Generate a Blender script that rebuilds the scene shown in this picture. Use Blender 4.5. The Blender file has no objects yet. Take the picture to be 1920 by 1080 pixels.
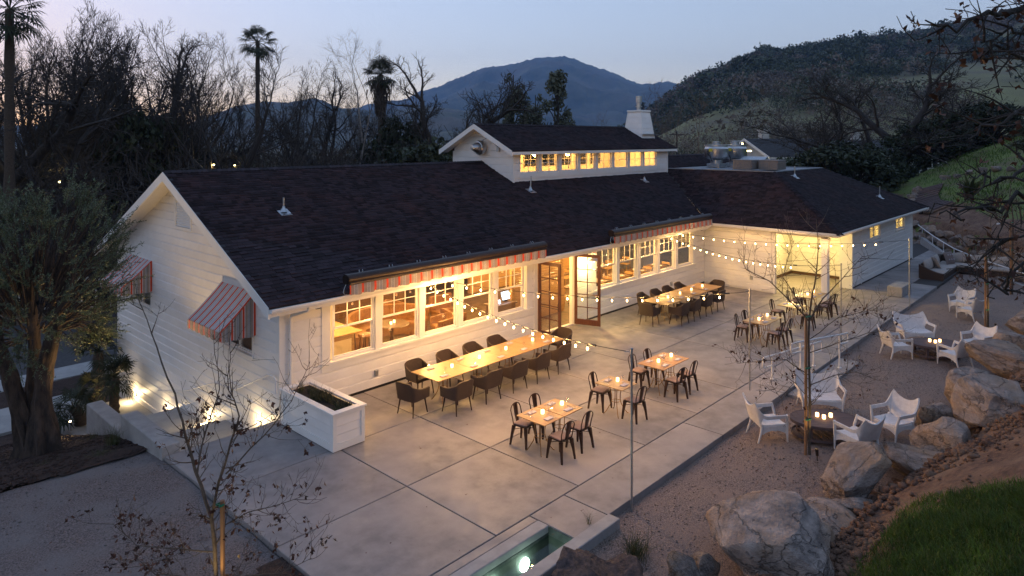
import bpy, math, random, numpy as np
from mathutils import Vector, Matrix, noise as mnoise
R = math.radians
random.seed(7); RNG = np.random.default_rng(7)
S = bpy.context.scene
COL = S.collection

# ------------------------------------------------------------------ camera, sky, sun, exposure
cam_d = bpy.data.cameras.new("camera"); cam = bpy.data.objects.new("camera", cam_d); COL.objects.link(cam)
cam.location = (0, 0, 6.7); cam.rotation_euler = (R(90), 0, R(42.98 - 90))
cam_d.sensor_width = 36; cam_d.lens = 24; cam_d.shift_y = -278 / 1920
cam_d.clip_start = 0.1; cam_d.clip_end = 60000
S.camera = cam

SUN_AZ = R(90 - 96)          # sky rotation of the set sun, behind the trees beyond the gable
world = bpy.data.worlds.new("World"); S.world = world; world.use_nodes = True
nt = world.node_tree; nt.nodes.clear()
sky = nt.nodes.new("ShaderNodeTexSky"); sky.sky_type = 'NISHITA'; sky.sun_disc = False
sky.sun_elevation = R(1.3); sky.sun_rotation = SUN_AZ; sky.altitude = 100
sky.air_density = 1.0; sky.dust_density = 0.7; sky.ozone_density = 3.0
bg = nt.nodes.new("ShaderNodeBackground"); bg.inputs[1].default_value = 0.80
gam = nt.nodes.new("ShaderNodeGamma"); gam.inputs[1].default_value = 0.5          # dusk: the glow fades smoothly into the blue
tint = nt.nodes.new("ShaderNodeVectorMath"); tint.operation = 'MULTIPLY'; tint.inputs[1].default_value = (1.13, .99, 1.05)
wo = nt.nodes.new("ShaderNodeOutputWorld")
nt.links.new(sky.outputs[0], gam.inputs[0]); nt.links.new(gam.outputs[0], tint.inputs[0]); nt.links.new(tint.outputs[0], bg.inputs[0]); nt.links.new(bg.outputs[0], wo.inputs[0])

sun_d = bpy.data.lights.new("sun", 'SUN'); sun_d.energy = 0.01; sun_d.angle = R(12); sun_d.color = (1, .72, .5)
sun = bpy.data.objects.new("sun", sun_d); COL.objects.link(sun)
_az = R(96); _sd = Vector((math.cos(_az) * math.cos(R(2)), math.sin(_az) * math.cos(R(2)), math.sin(R(2))))
sun.rotation_euler = _sd.to_track_quat('Z', 'Y').to_euler(); sun.location = (0, 0, 40)

S.view_settings.view_transform = 'Standard'; S.view_settings.look = 'None'
S.view_settings.exposure = 0.16; S.view_settings.gamma = 1.0
S.view_settings.use_curve_mapping = False
S.cycles.use_denoising = True
try: S.cycles.denoiser = 'OPENIMAGEDENOISE'
except Exception: pass
S.cycles.max_bounces = 6; S.cycles.diffuse_bounces = 3; S.cycles.glossy_bounces = 3
S.cycles.transparent_max_bounces = 12; S.cycles.transmission_bounces = 4; S.cycles.volume_bounces = 2
S.cycles.sample_clamp_indirect = 4.0; S.cycles.sample_clamp_direct = 0; S.cycles.caustics_reflective = False; S.cycles.caustics_refractive = False
S.cycles.use_light_tree = True

# ------------------------------------------------------------------ mesh helpers
class MB:
    def __init__(self): self.v = []; self.f = []; self.m = []
    def add(self, vs, fs, mi=0):
        o = len(self.v); self.v.extend([tuple(p) for p in vs])
        for f in fs: self.f.append([i + o for i in f]); self.m.append(mi)
        return self
    def hexa(self, b, t, mi=0):      # 4 bottom pts (ccw from above), 4 top pts
        return self.add(list(b) + list(t), [(3, 2, 1, 0), (4, 5, 6, 7), (0, 1, 5, 4), (1, 2, 6, 5), (2, 3, 7, 6), (3, 0, 4, 7)], mi)
    def box(self, x0, x1, y0, y1, z0, z1, mi=0):
        if x0 > x1: x0, x1 = x1, x0
        if y0 > y1: y0, y1 = y1, y0
        if z0 > z1: z0, z1 = z1, z0
        return self.hexa([(x0, y0, z0), (x1, y0, z0), (x1, y1, z0), (x0, y1, z0)], [(x0, y0, z1), (x1, y0, z1), (x1, y1, z1), (x0, y1, z1)], mi)
    def cbox(self, x0, x1, y0, y1, z0, z1, c=.01, mi=0):    # box with chamfered top and side edges
        c = min(c, (x1 - x0) * .45, (y1 - y0) * .45, (z1 - z0) * .45)
        def ring(ix, z): 
            a, b, d, e = x0 + ix, x1 - ix, y0 + ix, y1 - ix
            k = c
            return [(a + k, d, z), (b - k, d, z), (b, d + k, z), (b, e - k, z), (b - k, e, z), (a + k, e, z), (a, e - k, z), (a, d + k, z)]
        vs = ring(c * .999, z0) + ring(0, z0 + c) + ring(0, z1 - c) + ring(c * .999, z1)
        fs = [tuple(range(7, -1, -1)), tuple(range(24, 32))]
        for r in range(3):
            for i in range(8): fs.append((r * 8 + i, r * 8 + (i + 1) % 8, r * 8 + 8 + (i + 1) % 8, r * 8 + 8 + i))
        return self.add(vs, fs, mi)
    def obox(self, c, s, M=None, mi=0):
        hx, hy, hz = s[0] / 2, s[1] / 2, s[2] / 2
        P = [Vector(p) for p in [(-hx, -hy, -hz), (hx, -hy, -hz), (hx, hy, -hz), (-hx, hy, -hz), (-hx, -hy, hz), (hx, -hy, hz), (hx, hy, hz), (-hx, hy, hz)]]
        if M is not None: P = [M @ p for p in P]
        P = [p + Vector(c) for p in P]
        return self.hexa(P[:4], P[4:], mi)
    def tube(self, pts, r, n=8, mi=0, cap=True, flat=None):
        pts = [Vector(p) for p in pts]; m = len(pts)
        rs = list(r) if hasattr(r, '__len__') else [r] * m
        vs = []; up = None
        for i, p in enumerate(pts):
            d = (pts[min(i + 1, m - 1)] - pts[max(i - 1, 0)])
            if d.length < 1e-9: d = Vector((0, 0, 1))
            d.normalize()
            if up is None:
                up = Vector((0, 0, 1)) if abs(d.z) < .9 else Vector((1, 0, 0))
            a = d.cross(up)
            if a.length < 1e-6: a = d.orthogonal()
            a.normalize(); b = a.cross(d).normalized(); up = b
            for k in range(n):
                t = 2 * math.pi * k / n
                vs.append(p + (a * math.cos(t) + b * math.sin(t) * (flat or 1)) * rs[i])
        fs = []
        for i in range(m - 1):
            for k in range(n): fs.append((i * n + k, i * n + (k + 1) % n, (i + 1) * n + (k + 1) % n, (i + 1) * n + k))
        if cap: fs.append(tuple(range(n - 1, -1, -1))); fs.append(tuple((m - 1) * n + k for k in range(n)))
        return self.add(vs, fs, mi)
    def lathe(self, prof, n=16, c=(0, 0, 0), M=None, mi=0):
        vs = []
        for (r, z) in prof:
            for k in range(n):
                t = 2 * math.pi * k / n; p = Vector((r * math.cos(t), r * math.sin(t), z))
                if M is not None: p = M @ p
                vs.append(p + Vector(c))
        fs = []; m = len(prof)
        for i in range(m - 1):
            for k in range(n): fs.append((i * n + k, i * n + (k + 1) % n, (i + 1) * n + (k + 1) % n, (i + 1) * n + k))
        fs.append(tuple(range(n - 1, -1, -1))); fs.append(tuple((m - 1) * n + k for k in range(n)))
        return self.add(vs, fs, mi)
    def grid(self, P, mi=0, flip=False):        # P[i][j] rows of points
        a = len(P); b = len(P[0]); vs = [q for r in P for q in r]; fs = []
        for i in range(a - 1):
            for j in range(b - 1):
                q = (i * b + j, i * b + j + 1, (i + 1) * b + j + 1, (i + 1) * b + j)
                fs.append(q[::-1] if flip else q)
        return self.add(vs, fs, mi)
    def shell(self, P, th, mi=0):               # closed thick sheet from grid P with per-point normals
        a = len(P); b = len(P[0]); A = [[Vector(q) for q in r] for r in P]; N = []
        for i in range(a):
            row = []
            for j in range(b):
                du = A[min(i + 1, a - 1)][j] - A[max(i - 1, 0)][j]; dv = A[i][min(j + 1, b - 1)] - A[i][max(j - 1, 0)]
                n = du.cross(dv); n = n.normalized() if n.length > 1e-9 else Vector((0, 0, 1)); row.append(n)
            N.append(row)
        O = [A[i][j] + N[i][j] * th / 2 for i in range(a) for j in range(b)]; I = [A[i][j] - N[i][j] * th / 2 for i in range(a) for j in range(b)]
        k = a * b; fs = []
        for i in range(a - 1):
            for j in range(b - 1):
                q = (i * b + j, i * b + j + 1, (i + 1) * b + j + 1, (i + 1) * b + j)
                fs.append(q[::-1]); fs.append(tuple(x + k for x in q))
        edge = [(0, j) for j in range(b)] + [(i, b - 1) for i in range(1, a)] + [(a - 1, j) for j in range(b - 2, -1, -1)] + [(i, 0) for i in range(a - 2, 0, -1)]
        e = [i * b + j for i, j in edge]
        for x in range(len(e)):
            p, q = e[x], e[(x + 1) % len(e)]; fs.append((p, q, q + k, p + k))
        return self.add(O + I, fs, mi)
    def move(self, d):
        self.v = [(p[0] + d[0], p[1] + d[1], p[2] + d[2]) for p in self.v]; return self
    def xf(self, M): self.v = [tuple(M @ Vector(p)) for p in self.v]; return self
    def mesh(self, name, mats, smooth=None, off=None):
        me = bpy.data.meshes.new(name)
        vs = self.v if off is None else [(p[0] - off[0], p[1] - off[1], p[2] - off[2]) for p in self.v]
        me.from_pydata(vs, [], self.f)
        for m in (mats if isinstance(mats, (list, tuple)) else [mats]): me.materials.append(m)
        if any(self.m): me.polygons.foreach_set('material_index', self.m)
        if smooth is not None:
            me.polygons.foreach_set('use_smooth', [True] * len(me.polygons)); me.set_sharp_from_angle(angle=R(smooth))
        me.update(); return me

WL = {}
def _link(o, parent, wl):
    COL.objects.link(o); WL[o.name] = Vector(wl)
    if parent is not None: o.parent = parent
    return o
def thing(name, label, cat, loc=(0, 0, 0), rotz=0, group=None):
    o = bpy.data.objects.new(name, None); o.location = loc; o.rotation_euler = (0, 0, rotz); o.empty_display_size = .2
    o['label'] = label; o['category'] = cat
    if group: o['group'] = group
    return _link(o, None, loc)
def tag(o, label=None, cat=None, group=None, kind=None):
    if label: o['label'] = label
    if cat: o['category'] = cat
    if group: o['group'] = group
    if kind: o['kind'] = kind
    return o
def part(name, mb, mat, parent=None, smooth=None, at=None):
    """link a mesh built in world coordinates (or its parent's local ones when the parent sits at the origin)"""
    pw = WL[parent.name] if parent is not None else Vector((0, 0, 0))
    org = Vector(at) if at is not None else pw
    me = mb if isinstance(mb, bpy.types.Mesh) else mb.mesh(name, mat, smooth, org)
    o = bpy.data.objects.new(name, me); o.location = org - pw
    return _link(o, parent, org)
def piece(name, me, parent, loc, rot=(0, 0, 0), scale=(1, 1, 1)):
    pw = WL[parent.name] if parent is not None else Vector((0, 0, 0))
    o = bpy.data.objects.new(name, me); o.location = Vector(loc) - pw; o.rotation_euler = rot; o.scale = scale
    return _link(o, parent, loc)
def lamp(name, loc, energy, color, radius=.05, parent=None, kind='POINT', size=None, rot=None, spot=None):
    d = bpy.data.lights.new(name, kind); d.energy = energy; d.color = color
    if kind == 'AREA': d.shape = 'RECTANGLE'; d.size, d.size_y = size
    else: d.shadow_soft_size = radius
    if kind == 'SPOT': d.spot_size = R(spot); d.spot_blend = .6
    o = bpy.data.objects.new(name, d); o.location = Vector(loc) - (WL[parent.name] if parent is not None else Vector((0, 0, 0)))
    if rot: o.rotation_euler = rot
    return _link(o, parent, loc)
KIDS = {}
def index_kids():
    KIDS.clear()
    for o in bpy.data.objects:
        if o.parent: KIDS.setdefault(o.parent.name, []).append(o)
def dup(root, loc, rotz=0, label=None, group=None, scale=None, rot=None):
    r = root.copy(); COL.objects.link(r); r.location = loc; r.rotation_euler = rot or (0, 0, rotz); WL[r.name] = Vector(loc)
    if scale: r.scale = scale
    if label: r['label'] = label
    if group: r['group'] = group
    def rec(src, dst):
        for ch in KIDS.get(src.name, []):
            c = ch.copy(); COL.objects.link(c); c.parent = dst; rec(ch, c)
    rec(root, r); return r

def np_mesh(name, V, F, mats, smooth=False, fattr=None, uni=None):
    """V (n,3) array; F (m,k) int array with k 3 or 4"""
    me = bpy.data.meshes.new(name); V = np.asarray(V, np.float32); F = np.asarray(F, np.int32)
    k = F.shape[1]
    me.vertices.add(len(V)); me.vertices.foreach_set('co', V.ravel())
    me.loops.add(F.size); me.loops.foreach_set('vertex_index', F.ravel())
    me.polygons.add(len(F)); me.polygons.foreach_set('loop_start', np.arange(len(F), dtype=np.int32) * k)
    if fattr is not None:
        a = me.attributes.new('var', 'FLOAT', 'FACE'); a.data.foreach_set('value', np.asarray(fattr, np.float32))
    for m in (mats if isinstance(mats, (list, tuple)) else [mats]): me.materials.append(m)
    if smooth: me.polygons.foreach_set('use_smooth', np.ones(len(F), bool))
    me.update(calc_edges=True); return me

# ------------------------------------------------------------------ materials
def _n(t, typ, **kw):
    n = t.nodes.new(typ)
    for k, v in kw.items(): setattr(n, k, v)
    return n
def pmat(name, c1, c2=None, scale=4., rough=.6, rough2=None, metal=0., bump=0., bscale=40., bdist=.01, orand=0., var=None, stretch=(1, 1, 1), spec=.5, contrast=(.35, .65), c3=None, s3=.7, sub=0., detail=6., coat=0., emit=None, estr=0., bwave=None):
    m = bpy.data.materials.new(name); m.use_nodes = True; t = m.node_tree; t.nodes.clear()
    out = _n(t, 'ShaderNodeOutputMaterial'); b = _n(t, 'ShaderNodeBsdfPrincipled'); t.links.new(b.outputs[0], out.inputs[0])
    b.inputs['Roughness'].default_value = rough; b.inputs['Metallic'].default_value = metal
    b.inputs['Specular IOR Level'].default_value = spec
    if coat: b.inputs['Coat Weight'].default_value = coat
    tc = _n(t, 'ShaderNodeTexCoord'); oi = _n(t, 'ShaderNodeObjectInfo')
    mul = _n(t, 'ShaderNodeVectorMath', operation='MULTIPLY'); mul.inputs[1].default_value = stretch
    t.links.new(tc.outputs['Object'], mul.inputs[0])
    add = _n(t, 'ShaderNodeVectorMath', operation='ADD')
    if orand:
        sc = _n(t, 'ShaderNodeVectorMath', operation='SCALE'); sc.inputs[0].default_value = (37, 53, 71); t.links.new(oi.outputs['Random'], sc.inputs['Scale'])
        t.links.new(sc.outputs[0], add.inputs[1])
    t.links.new(mul.outputs[0], add.inputs[0]); vec = add.outputs[0]
    col = None
    def rgb(c): return (c[0], c[1], c[2], 1)
    b.inputs['Base Color'].default_value = rgb(c1)
    if c2 is not None:
        no = _n(t, 'ShaderNodeTexNoise'); no.inputs['Scale'].default_value = scale; no.inputs['Detail'].default_value = detail; no.inputs['Roughness'].default_value = .62
        t.links.new(vec, no.inputs['Vector'])
        mr = _n(t, 'ShaderNodeMapRange'); mr.inputs[1].default_value = contrast[0]; mr.inputs[2].default_value = contrast[1]; t.links.new(no.outputs[0], mr.inputs[0])
        mx = _n(t, 'ShaderNodeMix', data_type='RGBA'); mx.inputs[6].default_value = rgb(c1); mx.inputs[7].default_value = rgb(c2); t.links.new(mr.outputs[0], mx.inputs[0]); col = mx.outputs[2]
        if rough2 is not None:
            rr = _n(t, 'ShaderNodeMapRange'); rr.inputs[1].default_value = contrast[0]; rr.inputs[2].default_value = contrast[1]; rr.inputs[3].default_value = rough; rr.inputs[4].default_value = rough2
            t.links.new(no.outputs[0], rr.inputs[0]); t.links.new(rr.outputs[0], b.inputs['Roughness'])
        if c3 is not None:
            n3 = _n(t, 'ShaderNodeTexNoise'); n3.inputs['Scale'].default_value = s3; n3.inputs['Detail'].default_value = 3; t.links.new(vec, n3.inputs['Vector'])
            m3 = _n(t, 'ShaderNodeMapRange'); m3.inputs[1].default_value = .45; m3.inputs[2].default_value = .7; t.links.new(n3.outputs[0], m3.inputs[0])
            x3 = _n(t, 'ShaderNodeMix', data_type='RGBA'); t.links.new(m3.outputs[0], x3.inputs[0]); t.links.new(col, x3.inputs[6]); x3.inputs[7].default_value = rgb(c3); col = x3.outputs[2]
    if orand or var:
        hs = _n(t, 'ShaderNodeHueSaturation')
        if col is not None: t.links.new(col, hs.inputs['Color'])
        else: hs.inputs['Color'].default_value = rgb(c1)
        src = oi.outputs['Random']
        if var:
            at = _n(t, 'ShaderNodeAttribute', attribute_name='var'); ad = _n(t, 'ShaderNodeMath', operation='ADD'); fr = _n(t, 'ShaderNodeMath', operation='FRACT')
            t.links.new(at.outputs['Fac'], ad.inputs[0]); t.links.new(oi.outputs['Random'], ad.inputs[1]); t.links.new(ad.outputs[0], fr.inputs[0]); src = fr.outputs[0]
        a = var or orand
        mr = _n(t, 'ShaderNodeMapRange'); mr.inputs[3].default_value = 1 - a; mr.inputs[4].default_value = 1 + a; t.links.new(src, mr.inputs[0]); t.links.new(mr.outputs[0], hs.inputs['Value'])
        col = hs.outputs[0]
    if col is not None: t.links.new(col, b.inputs['Base Color'])
    if bump:
        nb = _n(t, 'ShaderNodeTexNoise'); nb.inputs['Scale'].default_value = bscale; nb.inputs['Detail'].default_value = 8; nb.inputs['Roughness'].default_value = .65; t.links.new(vec, nb.inputs['Vector'])
        bp = _n(t, 'ShaderNodeBump'); bp.inputs['Strength'].default_value = bump; bp.inputs['Distance'].default_value = bdist
        h = nb.outputs[0]
        if bwave:
            w1 = _n(t, 'ShaderNodeTexWave', bands_direction='Z'); w1.inputs['Scale'].default_value = bwave; w1.inputs['Distortion'].default_value = .4; t.links.new(vec, w1.inputs['Vector'])
            w2 = _n(t, 'ShaderNodeTexWave', bands_direction='DIAGONAL'); w2.inputs['Scale'].default_value = bwave; t.links.new(vec, w2.inputs['Vector'])
            mm = _n(t, 'ShaderNodeMath', operation='MULTIPLY'); t.links.new(w1.outputs[1], mm.inputs[0]); t.links.new(w2.outputs[1], mm.inputs[1]); h = mm.outputs[0]
        t.links.new(h, bp.inputs['Height']); t.links.new(bp.outputs[0], b.inputs['Normal'])
    if emit is not None:
        b.inputs['Emission Color'].default_value = rgb(emit); b.inputs['Emission Strength'].default_value = estr
    return m
def emat(name, c, s, sampled=False):
    m = bpy.data.materials.new(name); m.use_nodes = True; t = m.node_tree; t.nodes.clear()
    out = _n(t, 'ShaderNodeOutputMaterial'); e = _n(t, 'ShaderNodeEmission'); e.inputs[0].default_value = (*c, 1); e.inputs[1].default_value = s; t.links.new(e.outputs[0], out.inputs[0])
    if not sampled: m.cycles.emission_sampling = 'NONE'
    return m
def glassmat(name, tint=(.95, .95, .95), refl=1.0):
    m = bpy.data.materials.new(name); m.use_nodes = True; t = m.node_tree; t.nodes.clear()
    out = _n(t, 'ShaderNodeOutputMaterial'); tr = _n(t, 'ShaderNodeBsdfTransparent'); tr.inputs[0].default_value = (*tint, 1)
    gl = _n(t, 'ShaderNodeBsdfGlossy'); gl.inputs['Roughness'].default_value = .02; gl.inputs[0].default_value = (refl, refl, refl, 1)
    fr = _n(t, 'ShaderNodeFresnel'); ge = _n(t, 'ShaderNodeNewGeometry'); ir = _n(t, 'ShaderNodeMapRange'); ir.inputs[3].default_value = 1.5; ir.inputs[4].default_value = 1 / 1.5; t.links.new(ge.outputs['Backfacing'], ir.inputs[0]); t.links.new(ir.outputs[0], fr.inputs[0]); mx = _n(t, 'ShaderNodeMixShader')
    t.links.new(fr.outputs[0], mx.inputs[0]); t.links.new(tr.outputs[0], mx.inputs[1]); t.links.new(gl.outputs[0], mx.inputs[2]); t.links.new(mx.outputs[0], out.inputs[0])
    return m
def leafmat(name, c1, c2, var=.5, transl=.25, rough=.55):
    m = pmat(name, c1, c2, scale=3, rough=rough, var=var, spec=.3); t = m.node_tree
    b = [n for n in t.nodes if n.type == 'BSDF_PRINCIPLED'][0]; out = [n for n in t.nodes if n.type == 'OUTPUT_MATERIAL'][0]
    tl = _n(t, 'ShaderNodeBsdfTranslucent'); mx = _n(t, 'ShaderNodeMixShader'); mx.inputs[0].default_value = transl
    l = b.inputs['Base Color'].links[0].from_socket; t.links.new(l, tl.inputs[0])
    t.links.new(b.outputs[0], mx.inputs[1]); t.links.new(tl.outputs[0], mx.inputs[2]); t.links.new(mx.outputs[0], out.inputs[0]); return m

M = dict(
 white=pmat('white_paint', (.83, .80, .77), (.76, .73, .70), scale=1.5, rough=.45, orand=.03, bump=.05, bscale=60),
 trim=pmat('white_trim', (.80, .78, .75), (.75, .73, .70), scale=2, rough=.4, bump=.03, bscale=80),
 soffit=pmat('soffit', (.72, .68, .62), (.66, .62, .57), scale=2, rough=.6),
 shingle=pmat('shingle', (.034, .024, .028), (.020, .015, .020), scale=9, rough=.9, var=.46, bump=.5, bscale=260, bdist=.004, spec=.2, contrast=(.3, .7), c3=(.038, .021, .023), s3=.9),
 roofdeck=pmat('roof_underlay', (.03, .026, .03), rough=.9),
 gray_roof=pmat('membrane_roof', (.25, .26, .28), (.18, .19, .21), rough=.7),
 bronze=pmat('bronze_metal', (.045, .03, .024), (.03, .02, .017), scale=8, rough=.42, metal=.5),
 black=pmat('black_metal', (.02, .018, .017), rough=.45, metal=.4),
 steel=pmat('stainless', (.55, .55, .55), (.42, .42, .43), scale=3, rough=.28, rough2=.42, metal=1, stretch=(1, 1, 4)),
 galv=pmat('galvanised', (.5, .52, .55), (.36, .38, .4), scale=12, rough=.4, metal=.9),
 hvac=pmat('hvac_case', (.22, .19, .17), (.18, .155, .14), rough=.6),
 mahog=pmat('mahogany', (.13, .045, .022), (.075, .024, .013), scale=6, rough=.35, stretch=(8, 8, 1), coat=.2),
 glass=glassmat('window_glass'),
 glass2=glassmat('drinking_glass', (.97, .97, .97)),
 concrete=pmat('patio_concrete', (.275, .252, .246), (.175, .162, .16), scale=2.6, rough=.5, rough2=.8, bump=.15, bscale=70, bdist=.004, c3=(.325, .29, .275), s3=.6, orand=.05, contrast=(.28, .74), detail=11),
 concrete2=pmat('wall_concrete', (.36, .345, .335), (.27, .26, .255), scale=3, rough=.75, bump=.2, bscale=70, bdist=.004),
 joint=pmat('joint_bed', (.05, .045, .045), rough=.9),  # dark bed colour seen through the open slab joints
 gravel=pmat('gravel', (.34, .255, .215), (.11, .082, .07), scale=38, rough=.95, bump=1., bscale=45, bdist=.03, c3=(.25, .185, .155), s3=1.3, contrast=(.38, .62), detail=9),
 gravel2=pmat('path_gravel', (.23, .185, .175), (.08, .065, .06), scale=34, rough=.95, bump=1., bscale=45, bdist=.025, c3=(.19, .17, .165), s3=.8, contrast=(.38, .62), detail=9),
 mulch=pmat('mulch', (.065, .032, .022), (.018, .010, .008), scale=16, rough=.95, bump=1., bscale=30, bdist=.05, contrast=(.35, .65)),
 soil=pmat('soil', (.19, .10, .06), (.07, .036, .024), scale=9, rough=.95, bump=1., bscale=16, bdist=.06, c3=(.22, .13, .08), s3=1.4),
 grassground=pmat('grass_ground', (.15, .20, .04), (.085, .11, .028), scale=5, rough=.95, bump=.8, bscale=30, bdist=.04, c3=(.12, .095, .045), s3=.5),
 farground=pmat('valley_floor', (.045, .05, .025), (.03, .03, .02), scale=.05, rough=.95),
 asphalt=pmat('asphalt', (.075, .072, .075), (.05, .048, .05), scale=6, rough=.9, bump=.4, bscale=120),
 sidewalk=pmat('sidewalk', (.40, .385, .37), (.31, .30, .29), scale=2, rough=.8),
 rock=pmat('boulder', (.40, .32, .275), (.12, .098, .09), scale=3.6, rough=.9, bump=1., bscale=9, bdist=.09, c3=(.36, .23, .14), s3=.9, orand=.13, contrast=(.3, .68), detail=10),
 lava=pmat('lava_rock', (.12, .085, .08), (.04, .03, .03), scale=11, rough=.95, bump=1., bscale=14, bdist=.1, detail=10),
 wicker=pmat('brown_wicker', (.075, .042, .028), (.035, .02, .014), scale=60, rough=.6, bump=.8, bscale=30, bdist=.01, orand=.12, bwave=26),
 darkmetal=pmat('bronzed_legs', (.07, .045, .035), (.045, .03, .024), scale=10, rough=.4, metal=.7),
 cafe=pmat('gunmetal', (.105, .068, .052), (.06, .038, .03), scale=6, rough=.33, metal=.85, orand=.1),
 cushion=pmat('taupe_cushion', (.30, .215, .19), (.25, .175, .155), scale=30, rough=.9, orand=.08),
 gold=pmat('gold_table', (.38, .225, .09), (.34, .195, .08), scale=3, rough=.33, rough2=.42, spec=.5),
 goldiron=pmat('gold_iron', (.32, .185, .075), (.24, .135, .055), scale=9, rough=.42, metal=.55),
 napkin=pmat('napkin_linen', (.50, .46, .50), (.44, .40, .44), scale=20, rough=.9),
 whiteplastic=pmat('white_resin_weave', (.74, .71, .70), (.62, .59, .58), scale=9, rough=.55, orand=.05, bump=.6, bscale=30, bdist=.006, bwave=30),
 greywood=pmat('weathered_wood', (.115, .078, .075), (.075, .05, .05), scale=6, rough=.75, stretch=(1, 10, 10), orand=.12),
 wood=pmat('oak_wood', (.40, .25, .12), (.28, .165, .075), scale=3, rough=.4, stretch=(1, 9, 9), orand=.12),
 darkwood=pmat('dark_wood', (.10, .05, .025), (.06, .03, .016), scale=5, rough=.4, stretch=(1, 8, 8)),
 tanleather=pmat('tan_leather', (.24, .115, .05), (.15, .07, .03), scale=6, rough=.45),
 cream=pmat('cream_wall', (.72, .62, .46), (.66, .56, .40), scale=1, rough=.7),
 carpet=pmat('dining_floor', (.11, .065, .04), (.04, .024, .016), scale=5, rough=.6),
 shade=pmat('shade_linen', (.75, .6, .4), rough=.8, emit=(1, .62, .25), estr=2.),
 bark=pmat('bark', (.05, .04, .036), (.022, .018, .016), scale=9, rough=.95, bump=1., bscale=18, bdist=.05, stretch=(1, 1, .3)),
 palebark=pmat('pale_bark', (.30, .26, .23), (.10, .08, .07), scale=3, rough=.9, bump=.3, bscale=14, bdist=.03),
 russet=pmat('russet_twigs', (.17, .115, .09), (.10, .07, .055), scale=10, rough=.9),
 twig=pmat('twig_bark', (.055, .043, .037), (.03, .024, .021), scale=14, rough=.9),
 paletwig=pmat('grey_bark', (.19, .165, .145), (.09, .075, .065), scale=12, rough=.9),
 sapling=pmat('sapling_bark', (.13, .095, .07), (.065, .048, .038), scale=14, rough=.85, bump=.4, bscale=30, bdist=.01),
 olivebark=pmat('olive_bark', (.095, .062, .046), (.025, .018, .015), scale=7, rough=.95, bump=1., bscale=7, bdist=.12, stretch=(1, 1, .35)),
 stake=pmat('lodgepole_stake', (.30, .16, .075), (.20, .10, .05), scale=5, rough=.8, stretch=(6, 6, .6)),
 greentape=pmat('green_tie', (.01, .16, .085), rough=.5),
 olive_leaf=leafmat('olive_leaves', (.125, .16, .105), (.06, .085, .04), .45, .2, .4),
 palm_leaf=leafmat('palm_leaves', (.045, .055, .028), (.025, .03, .016), .4, .15),
 bgleaf=leafmat('evergreen_leaves', (.040, .050, .026), (.022, .028, .015), .5, .1),
 eucleaf=leafmat('eucalyptus_leaves', (.12, .125, .085), (.07, .075, .05), .5, .15),
 dryleaf=leafmat('dry_leaves', (.11, .045, .026), (.045, .02, .015), .5, .15),
 grassblade=leafmat('grass_blades', (.095, .155, .020), (.050, .095, .012), .5, .25),
 tuft=leafmat('tuft_blades', (.085, .095, .035), (.05, .055, .02), .4, .2),
 palmtrunk=pmat('palm_trunk', (.10, .07, .05), (.05, .035, .025), scale=10, rough=.95, bump=1., bscale=20, bdist=.05, stretch=(1, 1, 3)),
 canvas_beige=pmat('sofa_cloth', (.42, .37, .33), (.36, .31, .28), scale=20, rough=.95, orand=.06),
 greycanvas=pmat('patterned_cloth', (.20, .15, .135), rough=.95),
 whitemetal=pmat('white_rail_paint', (.75, .73, .72), (.68, .66, .65), scale=5, rough=.35),
 plug=pmat('black_rubber', (.015, .015, .015), rough=.5),
 soilpot=pmat('potting_soil', (.028, .018, .012), (.012, .009, .007), scale=20, rough=.95, bump=.8, bscale=40, bdist=.03),
 bulb=emat('warm_bulb', (1, .66, .26), 22),
 bulbwhite=emat('porch_bulb', (1, .80, .42), 40),
 candle=emat('candle_glow', (1, .55, .22), 7, True),
 screen=emat('till_screen', (.75, .85, 1), 3.5),
 steplight=emat('step_light', (1, .72, .34), 40),
 poollight=emat('pool_light', (.88, 1, .85), 40, True),
 lotlight=emat('far_lamp', (1, .85, .35), 12),
 farwin=emat('far_window', (1, .5, .13), 1.3),
 pooltile=pmat('pool_plaster', (.07, .08, .078), (.03, .038, .038), scale=6, rough=.7),
)

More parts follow.
